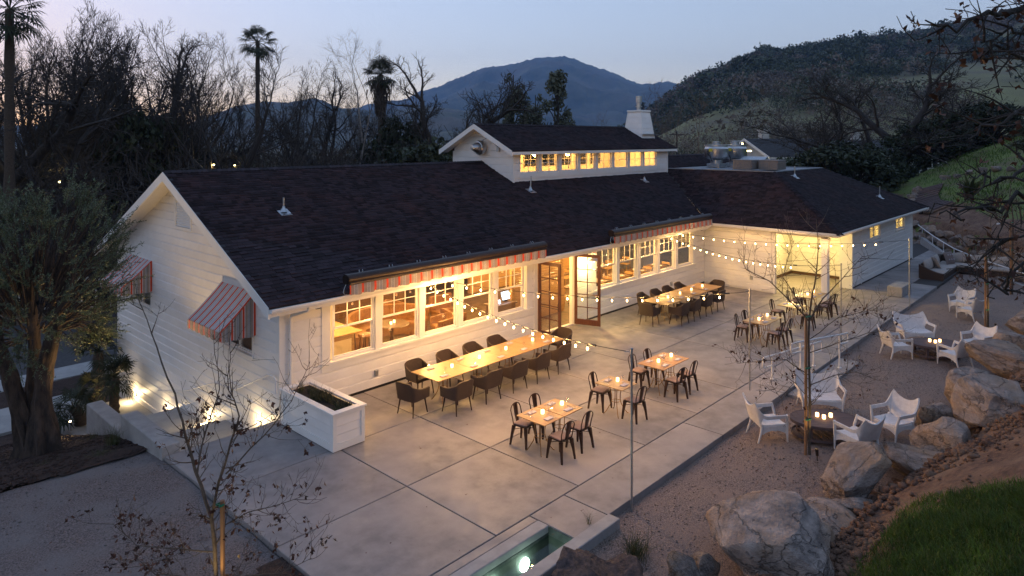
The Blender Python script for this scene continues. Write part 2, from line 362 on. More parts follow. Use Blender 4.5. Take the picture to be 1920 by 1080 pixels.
def crack(m, scale=1.7, dark=.62):
    """darken and sink a network of cracks into a rock material"""
    t = m.node_tree; b = [n for n in t.nodes if n.type == 'BSDF_PRINCIPLED'][0]; tc = [n for n in t.nodes if n.type == 'TEX_COORD'][0]; bp = [n for n in t.nodes if n.type == 'BUMP'][0]
    no = _n(t, 'ShaderNodeTexNoise'); no.inputs['Scale'].default_value = 2.5; no.inputs['Detail'].default_value = 5; t.links.new(tc.outputs['Object'], no.inputs['Vector'])
    mv = _n(t, 'ShaderNodeMix', data_type='RGBA'); mv.inputs[0].default_value = .5; t.links.new(tc.outputs['Object'], mv.inputs[6]); t.links.new(no.outputs['Color'], mv.inputs[7])
    vo = _n(t, 'ShaderNodeTexVoronoi', feature='DISTANCE_TO_EDGE'); vo.inputs['Scale'].default_value = scale; t.links.new(mv.outputs[2], vo.inputs['Vector'])
    mr = _n(t, 'ShaderNodeMapRange'); mr.inputs[1].default_value = .0; mr.inputs[2].default_value = .022; mr.inputs[3].default_value = dark; mr.inputs[4].default_value = 1; t.links.new(vo.outputs['Distance'], mr.inputs[0])
    l = b.inputs['Base Color'].links[0].from_socket; mu = _n(t, 'ShaderNodeMix', data_type='RGBA', blend_type='MULTIPLY'); mu.inputs[0].default_value = 1; t.links.new(l, mu.inputs[6]); t.links.new(mr.outputs[0], mu.inputs[7]); t.links.new(mu.outputs[2], b.inputs['Base Color'])
    h = bp.inputs['Height'].links[0].from_socket; ad = _n(t, 'ShaderNodeMath', operation='ADD'); t.links.new(h, ad.inputs[0]); t.links.new(mr.outputs[0], ad.inputs[1]); t.links.new(ad.outputs[0], bp.inputs['Height'])
crack(M['rock'])
# ------------------------------------------------------------------ the restaurant building
B = thing('restaurant_building', 'long white board sided restaurant with dark shingle roofs and lit windows', 'restaurant', (8.2, 15.25, 0))
X0, YF, YB, YR, ZR, ZE, YE = 8.2, 15.25, 26.65, 20.95, 5.77, 2.87, 14.65
SL = (ZR - ZE) / (YR - YE)
WX = 29.6                                   # wing wall facing the gable end
def core(mb, axis, fixed, th, a0, a1, z0, z1, holes):
    """solid wall split round its openings; axis 'x' runs along X at y = fixed..fixed+th, 'y' runs along Y at x = fixed..fixed+th"""
    us = sorted({a0, a1, *[h[0] for h in holes], *[h[1] for h in holes]}); us = [u for u in us if a0 <= u <= a1]
    for i in range(len(us) - 1):
        m = (us[i] + us[i + 1]) / 2; zs = [(z0, z1)]
        for h in holes:
            if h[0] <= m <= h[1]:
                nz = []
                for (p, q) in zs:
                    if h[2] > p: nz.append((p, min(q, h[2])))
                    if h[3] < q: nz.append((max(p, h[3]), q))
                zs = [z for z in nz if z[1] - z[0] > .001]
        for (p, q) in zs:
            if axis == 'x': mb.box(us[i], us[i + 1], fixed, fixed + th, p, q)
            else: mb.box(fixed, fixed + th, us[i], us[i + 1], p, q)
    return mb
def siding(parent, axis, fixed, sgn, a0, a1, z0, z1, holes=(), course=.245, lim=None, mat=None):
    """horizontal boards, each its own object, proud of the wall with an open joint; sgn = outward direction on the other axis"""
    z = z0; n = 0
    while z < z1 - .03:
        zt = min(z + course, z1); segs = [(a0, a1)]
        for h in holes:
            if h[2] < zt - .02 and h[3] > z + .02:
                ns = []
                for (p, q) in segs:
                    if h[0] > p: ns.append((p, min(q, h[0])))
                    if h[1] < q: ns.append((max(p, h[1]), q))
                segs = [s for s in ns if s[1] - s[0] > .04]
        for (p, q) in segs:
            pb, pt, qb, qt = p, p, q, q
            if lim:
                l0, r0 = lim(z); l1, r1 = lim(zt)
                pb, pt, qb, qt = max(p, l0), max(p, l1), min(q, r0), min(q, r1)
                if qb - pb < .05: continue
                if qt < pt: pt = qt = (pt + qt) / 2
            g = .004; o0, o1 = fixed + sgn * .030, fixed + sgn * .016
            def P(a, o, zz): return (a, o, zz) if axis == 'x' else (o, a, zz)
            i = fixed
            b = [P(pb, i, z + g), P(qb, i, z + g), P(qb, o0, z + g), P(pb, o0, z + g)]; t = [P(pt, i, zt), P(qt, i, zt), P(qt, o1, zt), P(pt, o1, zt)]
            zc_ = zt - .036; kq = (zc_ - z) / max(zt - z, .01); mb = MB(); pc, qc = pb + (pt - pb) * kq, qb + (qt - qb) * kq; o1 = fixed + sgn * .002
            c_ = [P(pc, i, zc_), P(qc, i, zc_), P(qc, o0, zc_), P(pc, o0, zc_)]
            if zc_ > z + g + .01: mb.hexa(b, c_)
            mb.hexa(c_, [P(pt, i, zt), P(qt, i, zt), P(qt, o1, zt), P(pt, o1, zt)])
            part('siding_board', mb, mat or M['white'], parent); n += 1
        z = zt
# gable wall ----------------------------------------------------------
def gl(z):                                   # limits in y under the rakes
    k = max(0, (z + .14 - ZE) / SL) + YE
    return (k, 2 * YR - k)
gw = [(16.62, 18.2, 1.22, 2.72), (23.55, 25.3, 1.22, 2.72)]
mb = MB(); core(mb, 'y', X0, .15, YF, YB, -2.9, 2.86, gw)
mb.add([(X0, YF + .02, 2.862), (X0, YB - .02, 2.862), (X0, YR, ZR - .26), (X0 + .15, YF + .02, 2.862), (X0 + .15, YB - .02, 2.862), (X0 + .15, YR, ZR - .26)], [(0, 2, 1), (3, 4, 5), (0, 1, 4, 3), (1, 2, 5, 4), (2, 0, 3, 5)])
gable = part('gable_wall', mb, M['white'], B)
siding(gable, 'y', X0, -1, YF + .0, YB, -2.85, 5.45, [(g[0] - .1, g[1] + .1, g[2] - .12, g[3] + .1) for g in gw] + [(20.35, 21.55, 4.08, 5.2)], lim=gl)
mb = MB(); mb.box(X0 - .045, X0 + .1, YF - .045, YF + .1, -2.9, 2.74); part('corner_board', mb, M['trim'], gable)
mb = MB(); mb.box(X0 - .045, X0 + .1, YB - .1, YB + .045, -2.9, 2.74); part('corner_board', mb, M['trim'], gable)
# louvre vent under the peak
mb = MB()
def LV(y, z, d): return (X0 - d, y, z)
vy0, vy1 = 20.42, 21.48
mb.box(X0 - .05, X0, vy0 - .08, vy0, 4.1, 4.88); mb.box(X0 - .05, X0, vy1, vy1 + .08, 4.1, 4.88); mb.box(X0 - .055, X0, vy0 - .1, vy1 + .1, 4.02, 4.1)
mb.box(X0 - .012, X0, vy0, vy1, 4.1, 4.92)
mb.add([LV(vy0 - .08, 4.88, .05), LV(20.95, 5.22, .05), LV(20.95, 5.10, .05), LV(vy0, 4.83, .05), LV(vy0 - .08, 4.88, 0), LV(20.95, 5.22, 0), LV(20.95, 5.10, 0), LV(vy0, 4.83, 0)], [(0, 1, 2, 3), (4, 7, 6, 5), (0, 4, 5, 1), (3, 2, 6, 7)])
mb.add([LV(vy1 + .08, 4.88, .05), LV(20.95, 5.22, .05), LV(20.95, 5.10, .05), LV(vy1, 4.83, .05), LV(vy1 + .08, 4.88, 0), LV(20.95, 5.22, 0), LV(20.95, 5.10, 0), LV(vy1, 4.83, 0)], [(3, 2, 1, 0), (4, 5, 6, 7), (1, 5, 4, 0), (7, 6, 2, 3)])
lv = part('louvre_vent', mb, M['trim'], B)
for i in range(11):
    z = 4.115 + i * .078; w = min(.53, max(.06, .53 - max(0, (z - 4.78)) * 1.75)); c = 20.95
    mb = MB().hexa([(X0 - .045, c - w, z), (X0 - .045, c + w, z), (X0 - .035, c + w, z + .012), (X0 - .035, c - w, z + .012)][::-1], [(X0 - .016, c - w, z + .036), (X0 - .016, c + w, z + .036), (X0 - .008, c + w, z + .046), (X0 - .008, c - w, z + .046)][::-1])
    part('louvre_slat', mb, M['trim'], lv)
# front wall ------------------------------------------------------------
fh = [(9.55, 17.05, 1.05, 2.70), (17.6, 19.62, .03, 2.60), (20.96, 28.45, 1.05, 2.70)]
mb = MB(); core(mb, 'x', YF, .15, X0 + .152, WX + .15, -.3, 2.84, fh)
front = part('front_wall', mb, M['white'], B)
sh = [(9.3, 17.3, .80, 2.85), (17.42, 19.8, -.1, 2.85), (20.72, 28.7, .80, 2.85)]
siding(front, 'x', YF, -1, X0 + .1, WX - .03, .06, 2.74, sh)
mb = MB()
mb.box(17.42, 17.6, YF - .05, YF, .0, 2.74); mb.box(19.62, 19.8, YF - .05, YF, .0, 2.74); mb.box(17.6, 19.62, YF - .05, YF, 2.6, 2.74)
for y in (YF + .001,): mb.box(17.6, 17.63, y, YF + .15, .03, 2.6); mb.box(19.59, 19.62, y, YF + .15, .03, 2.6)
part('door_casing', mb, M['trim'], B)
mb = MB(); mb.box(X0 + .1, 17.4, YF - .02, YF, -.1, .06); mb.box(19.82, WX - .03, YF - .02, YF, -.1, .06); part('base_flashing', mb, M['black'], B)
def window_bank(xs, x0, x1):
    mb = MB()
    mb.box(x0 - .25, x0, YF - .045, YF, 1.05, 2.735); mb.box(x1, x1 + .25, YF - .045, YF, 1.05, 2.735)
    mb.box(x0, x1, YF - .045, YF, 2.70, 2.735)
    for i in range(len(xs) - 1):
        m = (xs[i] + xs[i + 1]) / 2; mb.box(m - .10, m + .10, YF - .045, YF + .15, 1.05, 2.70)
    mb.box(x0 - .28, x1 + .28, YF - .10, YF, .985, 1.05); mb.box(x0 - .26, x1 + .26, YF - .055, YF, .82, .985)
    part('window_casing', mb, M['trim'], B)
    for x in xs:
        window('window', (x, YF + .03, 1.05), 0, 1.30, 1.65, 'double', B)
_pane = {}
def pane_mesh(w, h):
    k = (round(w, 3), round(h, 3))
    if k not in _pane: _pane[k] = MB().box(-w / 2, w / 2, -.003, .003, 0, h).mesh('pane', M['glass'])
    return _pane[k]
def window(name, loc, rotz, w, h, kind, parent, glass=None, cols=3):
    """local frame: u = x, outward = -y, z up from the sill; the frame mesh is the part, its panes the sub-parts"""
    mb = MB(); panes = []; f = .028 if kind == 'grid' else .045
    mb.box(-w / 2, w / 2, -.02, .08, 0, f); mb.box(-w / 2, w / 2, -.02, .08, h - f, h); mb.box(-w / 2, -w / 2 + f, -.02, .08, f, h - f); mb.box(w / 2 - f, w / 2, -.02, .08, f, h - f)
    iw = w - 2 * f; s = .026 if kind == 'grid' else .038
    def sash(z0, z1, y, c, r):
        mb.box(-iw / 2, iw / 2, y - .018, y + .018, z0, z0 + s); mb.box(-iw / 2, iw / 2, y - .018, y + .018, z1 - s, z1)
        mb.box(-iw / 2, -iw / 2 + s, y - .018, y + .018, z0 + s, z1 - s); mb.box(iw / 2 - s, iw / 2, y - .018, y + .018, z0 + s, z1 - s)
        gw_, gh = iw - 2 * s, z1 - z0 - 2 * s; t = .02; pw, ph = (gw_ - t * (c - 1)) / c, (gh - t * (r - 1)) / r
        for i in range(1, c): x = -gw_ / 2 + i * (pw + t) - t / 2; mb.box(x - t / 2, x + t / 2, y - .014, y + .014, z0 + s, z1 - s)
        for j in range(1, r): z = z0 + s + j * (ph + t) - t / 2; mb.box(-gw_ / 2, gw_ / 2, y - .012, y + .012, z - t / 2, z + t / 2)
        for i in range(c):
            for j in range(r): panes.append((-gw_ / 2 + pw / 2 + i * (pw + t), y, z0 + s + j * (ph + t), pw, ph))
    if kind == 'double':
        zm = h * .49; sash(f, zm + .02, .045, 1, 1); sash(zm - .02, h - f, .005, cols, 2)
    elif kind == 'grid': sash(f, h - f, .01, 2, 2)
    elif kind == 'twin':
        mb.box(-.03, .03, -.015, .07, f, h - f); sw = iw
        for c_ in (-1, 1):
            x0, x1 = (-iw / 2, -.03) if c_ < 0 else (.03, iw / 2); m0 = (x0 + x1) / 2; ww = x1 - x0
            mb.box(x0, x1, 0, .03, f, f + s); mb.box(x0, x1, 0, .03, h - f - s, h - f); mb.box(x0, x0 + s, 0, .03, f + s, h - f - s); mb.box(x1 - s, x1, 0, .03, f + s, h - f - s)
            ph = (h - 2 * f - 2 * s - .02) / 2; mb.box(x0 + s, x1 - s, 0, .025, f + s + ph, f + s + ph + .02)
            for j in range(2): panes.append((m0, .015, f + s + j * (ph + .02), ww - 2 * s, ph))
    o = piece(name, mb.mesh(name, M['trim']), parent, loc, (0, 0, rotz))
    for (x, y, z, pw, ph) in panes:
        p = bpy.data.objects.new('pane', pane_mesh(pw, ph)); p.location = (x, y, z); COL.objects.link(p); p.parent = o
        if glass: p.data = pane_mesh(pw, ph)
    return o
window_bank([10.285, 11.80, 13.30, 14.80, 16.32], 9.55, 17.05)
window_bank([21.66, 23.18, 24.70, 26.22, 27.75], 20.96, 28.45)
for g in gw:
    mb = MB(); a, b_ = g[0], g[1]
    mb.box(X0 - .04, X0, a - .1, a, g[2], g[3]); mb.box(X0 - .04, X0, b_, b_ + .1, g[2], g[3]); mb.box(X0 - .04, X0, a - .1, b_ + .1, g[3], g[3] + .1); mb.box(X0 - .08, X0, a - .12, b_ + .12, g[2] - .06, g[2]); mb.box(X0 - .035, X0, a - .1, b_ + .1, g[2] - .14, g[2] - .06)
    part('window_casing', mb, M['trim'], B)
    window('window', (X0 + .03, (a + b_) / 2, g[2]), R(-90), b_ - a - .02, g[3] - g[2], 'twin', B)
# back and far walls (never seen from here, but they close the house) ----
mb = MB(); mb.box(X0 + .152, 44, YB - .15, YB, -2.9, 2.86); part('back_wall', mb, M['white'], B)
# wing ---------------------------------------------------------------------
WY, WE = 9.75, 43.5; ZW = 2.95
mb = MB(); core(mb, 'y', WX, .15, 12.05, YF - .002, -.1, 2.72, []); mb.box(WX + .152, 34.6, 13.1, 13.25, -.1, 2.72); mb.box(34.6, 34.75, WY + .152, 13.25, -.1, 2.72)
mb.box(WX - .02, WX + .16, 11.9, 12.048, 0, 2.6)
wingw = part('porch_wall', mb, M['white'], B)
siding(wingw, 'y', WX, -1, 12.06, YF - .035, .06, 2.68)
siding(wingw, 'x', 13.1, -1, WX + .16, 34.57, .16, 2.6)
siding(wingw, 'y', 34.6, -1, WY + .16, 13.06, .16, 2.6)
mb = MB(); mb.box(WX + .16, 34.58, 13.06, 13.098, .02, .15); mb.box(34.555, 34.598, WY + .16, 13.05, .02, .15); part('baseboard', mb, M['darkwood'], wingw)
wh = [(35.5, 37.2, 1.9, 2.68), (40.1, 41.75, 1.92, 2.68)]
mb = MB(); core(mb, 'x', WY, .15, 32.83, WE, -.3, 2.72, wh); mb.box(WE - .15, WE, WY + .152, YB, -.5, 2.72)
wf = part('wing_wall', mb, M['white'], B)
siding(wf, 'x', WY, -1, 32.9, WE - .05, .06, 2.7, [(h[0] - .08, h[1] + .08, h[2] - .12, h[3] + .1) for h in wh] + [(34.12, 34.22, 0, 3)])
for q in ((32.79, 32.9, WY - .045, WY, 0, 2.7), (32.79, 32.828, WY, WY + .5, 0, 2.7), (WE - .05, WE + .045, WY - .045, WY + .1, 0, 2.7), (34.12, 34.22, WY - .04, WY, .02, 2.6)): part('corner_board', MB().box(*q), M['trim'], wf)
mb = MB(); mb.box(32.83, WE, WY - .02, WY, -.12, .055); part('base_flashing', mb, M['black'], B)
for h in wh:
    mb = MB(); mb.box(h[0] - .08, h[0], WY - .04, WY, h[2], h[3]); mb.box(h[1], h[1] + .08, WY - .04, WY, h[2], h[3]); mb.box(h[0] - .1, h[1] + .1, WY - .07, WY, h[2] - .06, h[2])
    part('window_casing', mb, M['trim'], B)
    window('window', ((h[0] + h[1]) / 2, WY + .03, h[2]), 0, h[1] - h[0], h[3] - h[2], 'twin', B)
mb = MB(); mb.cbox(29.48, 29.74, 9.68, 9.94, .03, 2.6, .012); mb.box(29.46, 29.76, 9.66, 9.96, .0, .03); mb.box(29.45, 29.77, 9.65, 9.97, 2.5, 2.6); part('porch_post', mb, M['trim'], B)
mb = MB(); mb.box(WX + .0, 34.598, 9.77, 13.06, 2.602, 2.64); part('porch_ceiling', mb, M['soffit'], B)
# slabs inside, ceilings, interior partitions --------------------------------
mb = MB(); mb.box(X0 + .16, WX + .1, YF + .16, YB - .16, -.05, .03); part('dining_floor', mb, M['carpet'], B)
mb = MB(); mb.box(X0 + .16, 20.5, YF + .16, YB - .16, 2.76, 2.8); mb.box(20.5, 33.2, YF + .16, 19.0, 2.76, 2.8); mb.box(20.5, 33.2, 22.9, YB - .16, 2.76, 2.8); part('ceiling', mb, M['soffit'], B)
mb = MB(); mb.box(X0 + .16, 17.2, 22.0, 22.15, 1.1, 2.76); mb.box(20.4, WX + .1, 21.5, 21.65, .03, 2.76); mb.box(X0 + .2, X0 + .23, YF + .2, 22, .03, 2.76); part('inner_wall', mb, M['wood'], B)
mb = MB(); mb.box(34.77, 34.8, WY + .2, 16, .03, 2.6); mb.box(34.8, WE - .2, 12.6, 12.65, -.05, 2.6); mb.box(34.8, WE - .2, WY + .16, 12.6, -.06, 0.0); mb.box(34.8, WE - .2, WY + .16, 12.6, 2.6, 2.64); part('inner_wall', mb, M['cream'], B)
mb = MB(); mb.box(X0 + .45, X0 + .49, YF + 1.0, YB - .4, .03, 2.76); part('partition', mb, M['cream'], B)
part('wainscot', MB().box(X0 + .16, 17.2, 21.98, 22.15, .03, 1.1), M['darkwood'], B)
for x in (9.6, 11.2, 12.8, 14.4, 16.0): part('framed_panel', MB().box(x - .5, x + .5, 21.95, 22.0, 1.3, 2.3), M['darkwood'], B)
# entry slat screen
sc = part('slat_screen', MB().box(17.9, 20.9, 16.7, 16.76, .03, 1.35).box(17.9, 18.0, 16.7, 16.8, 1.35, 2.75).box(20.8, 20.9, 16.7, 16.8, 1.35, 2.75), M['wood'], B)
slat = MB().box(-1.45, 1.45, -.02, .02, 0, .065).mesh('slat', M['wood'])
for i in range(13): piece('slat', slat, sc, (19.4, 16.74, 1.42 + i * .1))
# doors (both leaves swung out) -----------------------------------------------
def door_leaf(loc, rotz, label, sgn):
    mb = MB(); w, h = .97, 2.54; s = .105
    def bx(x0, x1, z0, z1, t=.022): mb.box(min(x0 * sgn, x1 * sgn), max(x0 * sgn, x1 * sgn), -t, t, z0, z1)
    bx(0, s, 0, h); bx(w - s, w, 0, h); bx(s, w - s, 0, .2); bx(s, w - s, h - s, h)
    gw_, gh = w - 2 * s, h - s - .2; t = .028; pw, ph = (gw_ - t) / 2, (gh - 4 * t) / 5
    bx(s + pw, s + pw + t, .2, h - s, .016)
    for j in range(1, 5): z = .2 + j * (ph + t) - t; bx(s, w - s, z, z + t, .015)
    o = piece('door_leaf', mb.mesh('door_leaf', M['mahog']), B, loc, (0, 0, rotz)); o['label'] = label
    for i in range(2):
        for j in range(5):
            p = bpy.data.objects.new('pane', pane_mesh(pw, ph)); p.location = (sgn * (s + pw / 2 + i * (pw + t)), 0, .2 + j * (ph + t)); COL.objects.link(p); p.parent = o
    hb = MB().tube([(sgn * (w - .06), -.022, .95), (sgn * (w - .06), -.075, .98), (sgn * (w - .06), -.075, 1.22), (sgn * (w - .06), -.022, 1.25)], .011, 6)
    hb.tube([(sgn * (w - .06), .022, .95), (sgn * (w - .06), .075, .98), (sgn * (w - .06), .075, 1.22), (sgn * (w - .06), .022, 1.25)], .011, 6)
    hb.tube([(sgn * .1, .05, 1.0), (sgn * (w - .12), .05, 1.0)], .012, 6)
    p = bpy.data.objects.new('door_handle', hb.mesh('door_handle', M['black'], 40)); COL.objects.link(p); p.parent = o
door_leaf((17.63, YF - .06, .04), R(-90), 'left door leaf of mahogany with ten panes', 1)
door_leaf((19.62, YF - .06, .04), R(110), 'right door leaf of mahogany with ten panes', -1)
# roofs ---------------------------------------------------------------------------
def slab(mb, poly, th):                      # poly: ccw points of a sloped plane; thick downward
    n = len(poly); top = [tuple(p) for p in poly]; bot = [(p[0], p[1], p[2] - th) for p in poly]
    mb.add(top + bot, [tuple(range(n)), tuple(range(2 * n - 1, n - 1, -1))] + [(i, i + n, (i + 1) % n + n, (i + 1) % n) for i in range(n)])
def mz(y): return ZE + SL * (min(y, 2 * YR - y) - YE)
DK = 33.3; DZ = 5.13; DYa = 13.4; VY = 19.55
RX = 7.6
mainF = [(RX, YE, ZE), (28.85, YE, ZE), (DK, VY, mz(VY)), (44, VY, mz(VY)), (44, YR, ZR), (32.95, YR, ZR), (32.95, 19.22, mz(19.22)), (20.66, 19.22, mz(19.22)), (20.66, YR, ZR), (RX, YR, ZR)]
mainB = [(RX, YR, ZR), (20.66, YR, ZR), (20.66, 22.68, mz(22.68)), (32.95, 22.68, mz(22.68)), (32.95, YR, ZR), (44, YR, ZR), (44, 2 * YR - YE, ZE), (RX, 2 * YR - YE, ZE)]
mb = MB(); slab(mb, mainF, .05); slab(mb, mainB, .05); mroof = part('main_roof', mb, M['roofdeck'], B)
wl_ = [(29.0, 9.1, ZW), (DK, DYa, DZ), (DK, VY, DZ), (28.85, YE, ZE)]
wl_ = [(29.0, 9.1, ZW), (DK, DYa, DZ), (DK, VY, DZ), (29.0, 14.72, ZW)]
wf_ = [(29.0, 9.1, ZW), (44.0, 9.1, ZW), (39.7, DYa, DZ), (DK, DYa, DZ)]
wr_ = [(44.0, 9.1, ZW), (44.0, VY, ZW), (39.7, VY, DZ), (39.7, DYa, DZ)]
mb = MB(); slab(mb, wl_[::1], .05); slab(mb, wf_, .05); slab(mb, wr_, .05); wroof = part('wing_roof', mb, M['roofdeck'], B)
mb = MB(); mb.box(DK + .02, 39.68, DYa + .02, VY - .02, DZ - .08, DZ - .02); mb.box(DK - .02, 39.72, DYa - .1, DYa + .05, DZ - .02, DZ + .025); mb.box(DK - .1, DK + .05, DYa + .05, VY, DZ - .02, DZ + .025); mb.box(39.6, 39.75, DYa + .05, VY, DZ - .02, DZ + .025)
part('flat_roof', mb, M['gray_roof'], B)
# fascia, gutters, soffit
mb = MB()
mb.box(RX + .02, 28.88, YE + .02, YE + .06, ZE - .24, ZE - .055)
for k in range(2):
    a, b_ = (YE, YR) if k == 0 else (2 * YR - YE, YR)
    mb.add([(RX - .02, a, ZE - .01), (RX - .02, b_, ZR - .01), (RX - .02, b_, ZR - .27), (RX - .02, a, ZE - .27), (RX + .025, a, ZE - .01), (RX + .025, b_, ZR - .01), (RX + .025, b_, ZR - .27), (RX + .025, a, ZE - .27)],
           [(0, 3, 2, 1), (4, 5, 6, 7), (0, 1, 5, 4), (3, 7, 6, 2), (0, 4, 7, 3), (1, 2, 6, 5)])
part('rake_board', mb, M['trim'], B)
mb = MB()
mb.box(RX + .05, WX - .55, YE + .065, YF - .05, ZE - .16, ZE - .125)
for k in range(2):
    s_ = 1 if k == 0 else -1; a, b_ = (YE, YR) if k == 0 else (2 * YR - YE, YR)
    y1 = YF if k == 0 else YB
    mb.add([(RX + .03, a, ZE - .13), (X0 + .0, a, ZE - .13), (X0 + .0, b_, ZR - .13), (RX + .03, b_, ZR - .13), (RX + .03, a, ZE - .16), (X0 + .0, a, ZE - .16), (X0 + .0, b_, ZR - .16), (RX + .03, b_, ZR - .16)], [(0, 1, 2, 3), (7, 6, 5, 4), (0, 3, 7, 4), (1, 5, 6, 2)])
mb.box(29.08, WX - .04, 9.2, 14.8, ZW - .22, ZW - .19); mb.box(29.1, 44, 9.2, WY - .04, ZW - .218, ZW - .192)
part('soffit', mb, M['soffit'], B)
gut = [(0, 0), (-.10, 0), (-.125, .06), (-.125, .105), (-.105, .105), (-.09, .03), (-.012, .03), (-.012, .105), (0, .105)]
def gutter(p0, p1, out):
    d = Vector(p1) - Vector(p0); o = Vector(out); mb = MB(); n = len(gut)
    vs = [Vector(p0) - o * g[0] + Vector((0, 0, g[1])) for g in gut] + [Vector(p1) - o * g[0] + Vector((0, 0, g[1])) for g in gut]
    fs = [(i, (i + 1) % n, (i + 1) % n + n, i + n) for i in range(n)] + [tuple(range(n))[::-1], tuple(range(n, 2 * n))]
    return mb.add(vs, fs)
for q in (gutter((RX + .02, YE + .015, ZE - .145), (28.9, YE + .015, ZE - .145), (0, -1, 0)), gutter((29.02, 14.55, ZW - .145), (29.02, 9.08, ZW - .145), (-1, 0, 0)), gutter((28.9, 9.115, ZW - .145), (44.0, 9.115, ZW - .145), (0, -1, 0))):
    part('gutter', q, M['trim'], B)
mb = MB(); mb.tube([(8.62, YE + .0, ZE - .15), (8.62, YE + .05, ZE - .25), (8.42, YF - .12, ZE - .42), (8.42, YF - .085, ZE - .55), (8.42, YF - .085, .1)], .042, 6); part('downspout', mb, M['trim'], B, 30)
mb = MB(); mb.box(29.0 + .02, 29.06, 9.12, 14.6, ZW - .20, ZW - .055); mb.box(29.06, 43.98, 9.12, 9.16, ZW - .2, ZW - .055); part('fascia', mb, M['trim'], B)
# shingles -----------------------------------------------------------------------------
def inside(poly, u, v):
    c = False; n = len(poly); j = n - 1
    for i in range(n):
        (a, b_), (x, y) = poly[i], poly[j]
        if (b_ > v) != (y > v) and u < (x - a) * (v - b_) / (y - b_ + 1e-12) + a: c = not c
        j = i
    return c
def shingles(parent, poly3, e0, e1, up, nearest=0, seed=1, extra=None):
    """courses of random-width tabs on a sloped polygon; e0->e1 is the eave direction, up the direction of slope"""
    rng = random.Random(seed); o = Vector(e0); U = (Vector(e1) - o).normalized(); V = Vector(up).normalized(); N = U.cross(V).normalized()
    if N.z < 0: N = -N
    P2 = [((Vector(p) - o).dot(U), (Vector(p) - o).dot(V)) for p in poly3]
    u0, u1 = min(p[0] for p in P2), max(p[0] for p in P2); v1 = max(p[1] for p in P2)
    ex = .142; tabs = []; row = 0; v = -.03
    while v < v1:
        u = u0 - rng.random() * .25
        while u < u1:
            w = rng.choice((.13, .19, .25, .31)) * rng.uniform(.9, 1.1)
            if inside(P2, u + w / 2, v + ex * .5) or (row == 0 and u > u0 and u + w < u1 and inside(P2, u + w / 2, .02)): tabs.append((u, w, v, rng.choice((.009, .009, .021)), rng.random()))
            u += w
        v += ex; row += 1
    def tabverts(t):
        u, w, v, th, _ = t; g = .004; a = .002
        u_0 = max(u + g, u0); u_1 = min(u + w - g, u1)
        q = [o + U * u_0 + V * v + N * (a + th), o + U * u_1 + V * v + N * (a + th), o + U * u_1 + V * (v + ex + .02) + N * (a + .001), o + U * u_0 + V * (v + ex + .02) + N * (a + .001)]
        lo = [o + U * u_0 + V * v, o + U * u_1 + V * v]
        return q, lo
    idx = sorted(range(len(tabs)), key=lambda i: (o + U * tabs[i][0] + V * tabs[i][2]).length_squared)
    single = set(idx[:nearest]); vs = []; fs = []; at = []
    for i, t in enumerate(tabs):
        q, lo = tabverts(t)
        if i in single:
            c = (q[0] + q[2]) / 2; me = bpy.data.meshes.new('shingle'); me.from_pydata([tuple(p - c) for p in q + lo], [], [(0, 1, 2, 3), (4, 5, 1, 0), (4, 0, 3), (5, 2, 1)])
            me.materials.append(M['shingle']); piece('shingle', me, parent, c); continue
        k = len(vs); vs += [tuple(p) for p in q + lo]; fs += [(k, k + 1, k + 2, k + 3), (k + 4, k + 5, k + 1, k)]; at += [t[4], t[4]]
    wlp = WL[parent.name]; V_ = np.array(vs) - np.array(wlp)
    ob = bpy.data.objects.new('shingle_courses', np_mesh('shingle_courses', V_, fs, M['shingle'], fattr=at)); ob['kind'] = 'stuff'; _link(ob, parent, wlp)
def lift(poly, d=.004): return [(p[0], p[1], p[2] + d) for p in poly]
shingles(mroof, mainF, (RX, YE, ZE), (28, YE, ZE), (0, 1, SL), 300, 3)
shingles(mroof, mainB, (RX, 2 * YR - YE, ZE), (28, 2 * YR - YE, ZE), (0, -1, SL), 0, 4)
sw = (DZ - ZW) / 4.3
shingles(wroof, wl_, (29.0, 15, ZW), (29.0, 9, ZW), (1, 0, sw), 0, 5)
shingles(wroof, wf_, (29.0, 9.1, ZW), (44, 9.1, ZW), (0, 1, sw), 0, 6)
shingles(wroof, wr_, (44, 9.1, ZW), (44, 19, ZW), (-1, 0, sw), 0, 7)
def caps(parent, p0, p1, half, seed, drop=.46):
    """overlapping cap shingles bent over a ridge or hip"""
    rng = random.Random(seed); p0, p1 = Vector(p0), Vector(p1); d = p1 - p0; L = d.length; d.normalize(); s = d.cross(Vector((0, 0, 1))).normalized(); vs = []; fs = []; at = []
    n = int(L / .15); wl0 = WL[parent.name]
    for i in range(n + 1):
        a = p0 + d * (i * L / (n + .5)); b_ = a + d * .19; lz = Vector((0, 0, .028)); k = len(vs)
        for (q, h) in ((a, .004), (b_, .032)):
            for (e, dz) in ((-1, -drop * half), (0, .0), (1, -drop * half)): vs.append(tuple(q + s * e * half + Vector((0, 0, dz + h + .012)) - wl0))
        fs += [(k, k + 1, k + 4, k + 3), (k + 1, k + 2, k + 5, k + 4)]; k2 = len(vs)
        for (e, dz) in ((-1, -drop * half), (0, .0), (1, -drop * half)): vs.append(tuple(b_ + s * e * half + Vector((0, 0, dz)) - wl0))
        fs += [(k + 3, k + 4, k2 + 1, k2), (k + 4, k + 5, k2 + 2, k2 + 1)]; at += [rng.random()] * 4
    ob = bpy.data.objects.new('ridge_caps', np_mesh('ridge_caps', vs, fs, M['shingle'], fattr=at)); ob['kind'] = 'stuff'; _link(ob, parent, wl0)
caps(mroof, (RX, YR, ZR), (20.6, YR, ZR), .16, 1); caps(mroof, (33.0, YR, ZR), (44, YR, ZR), .16, 2)
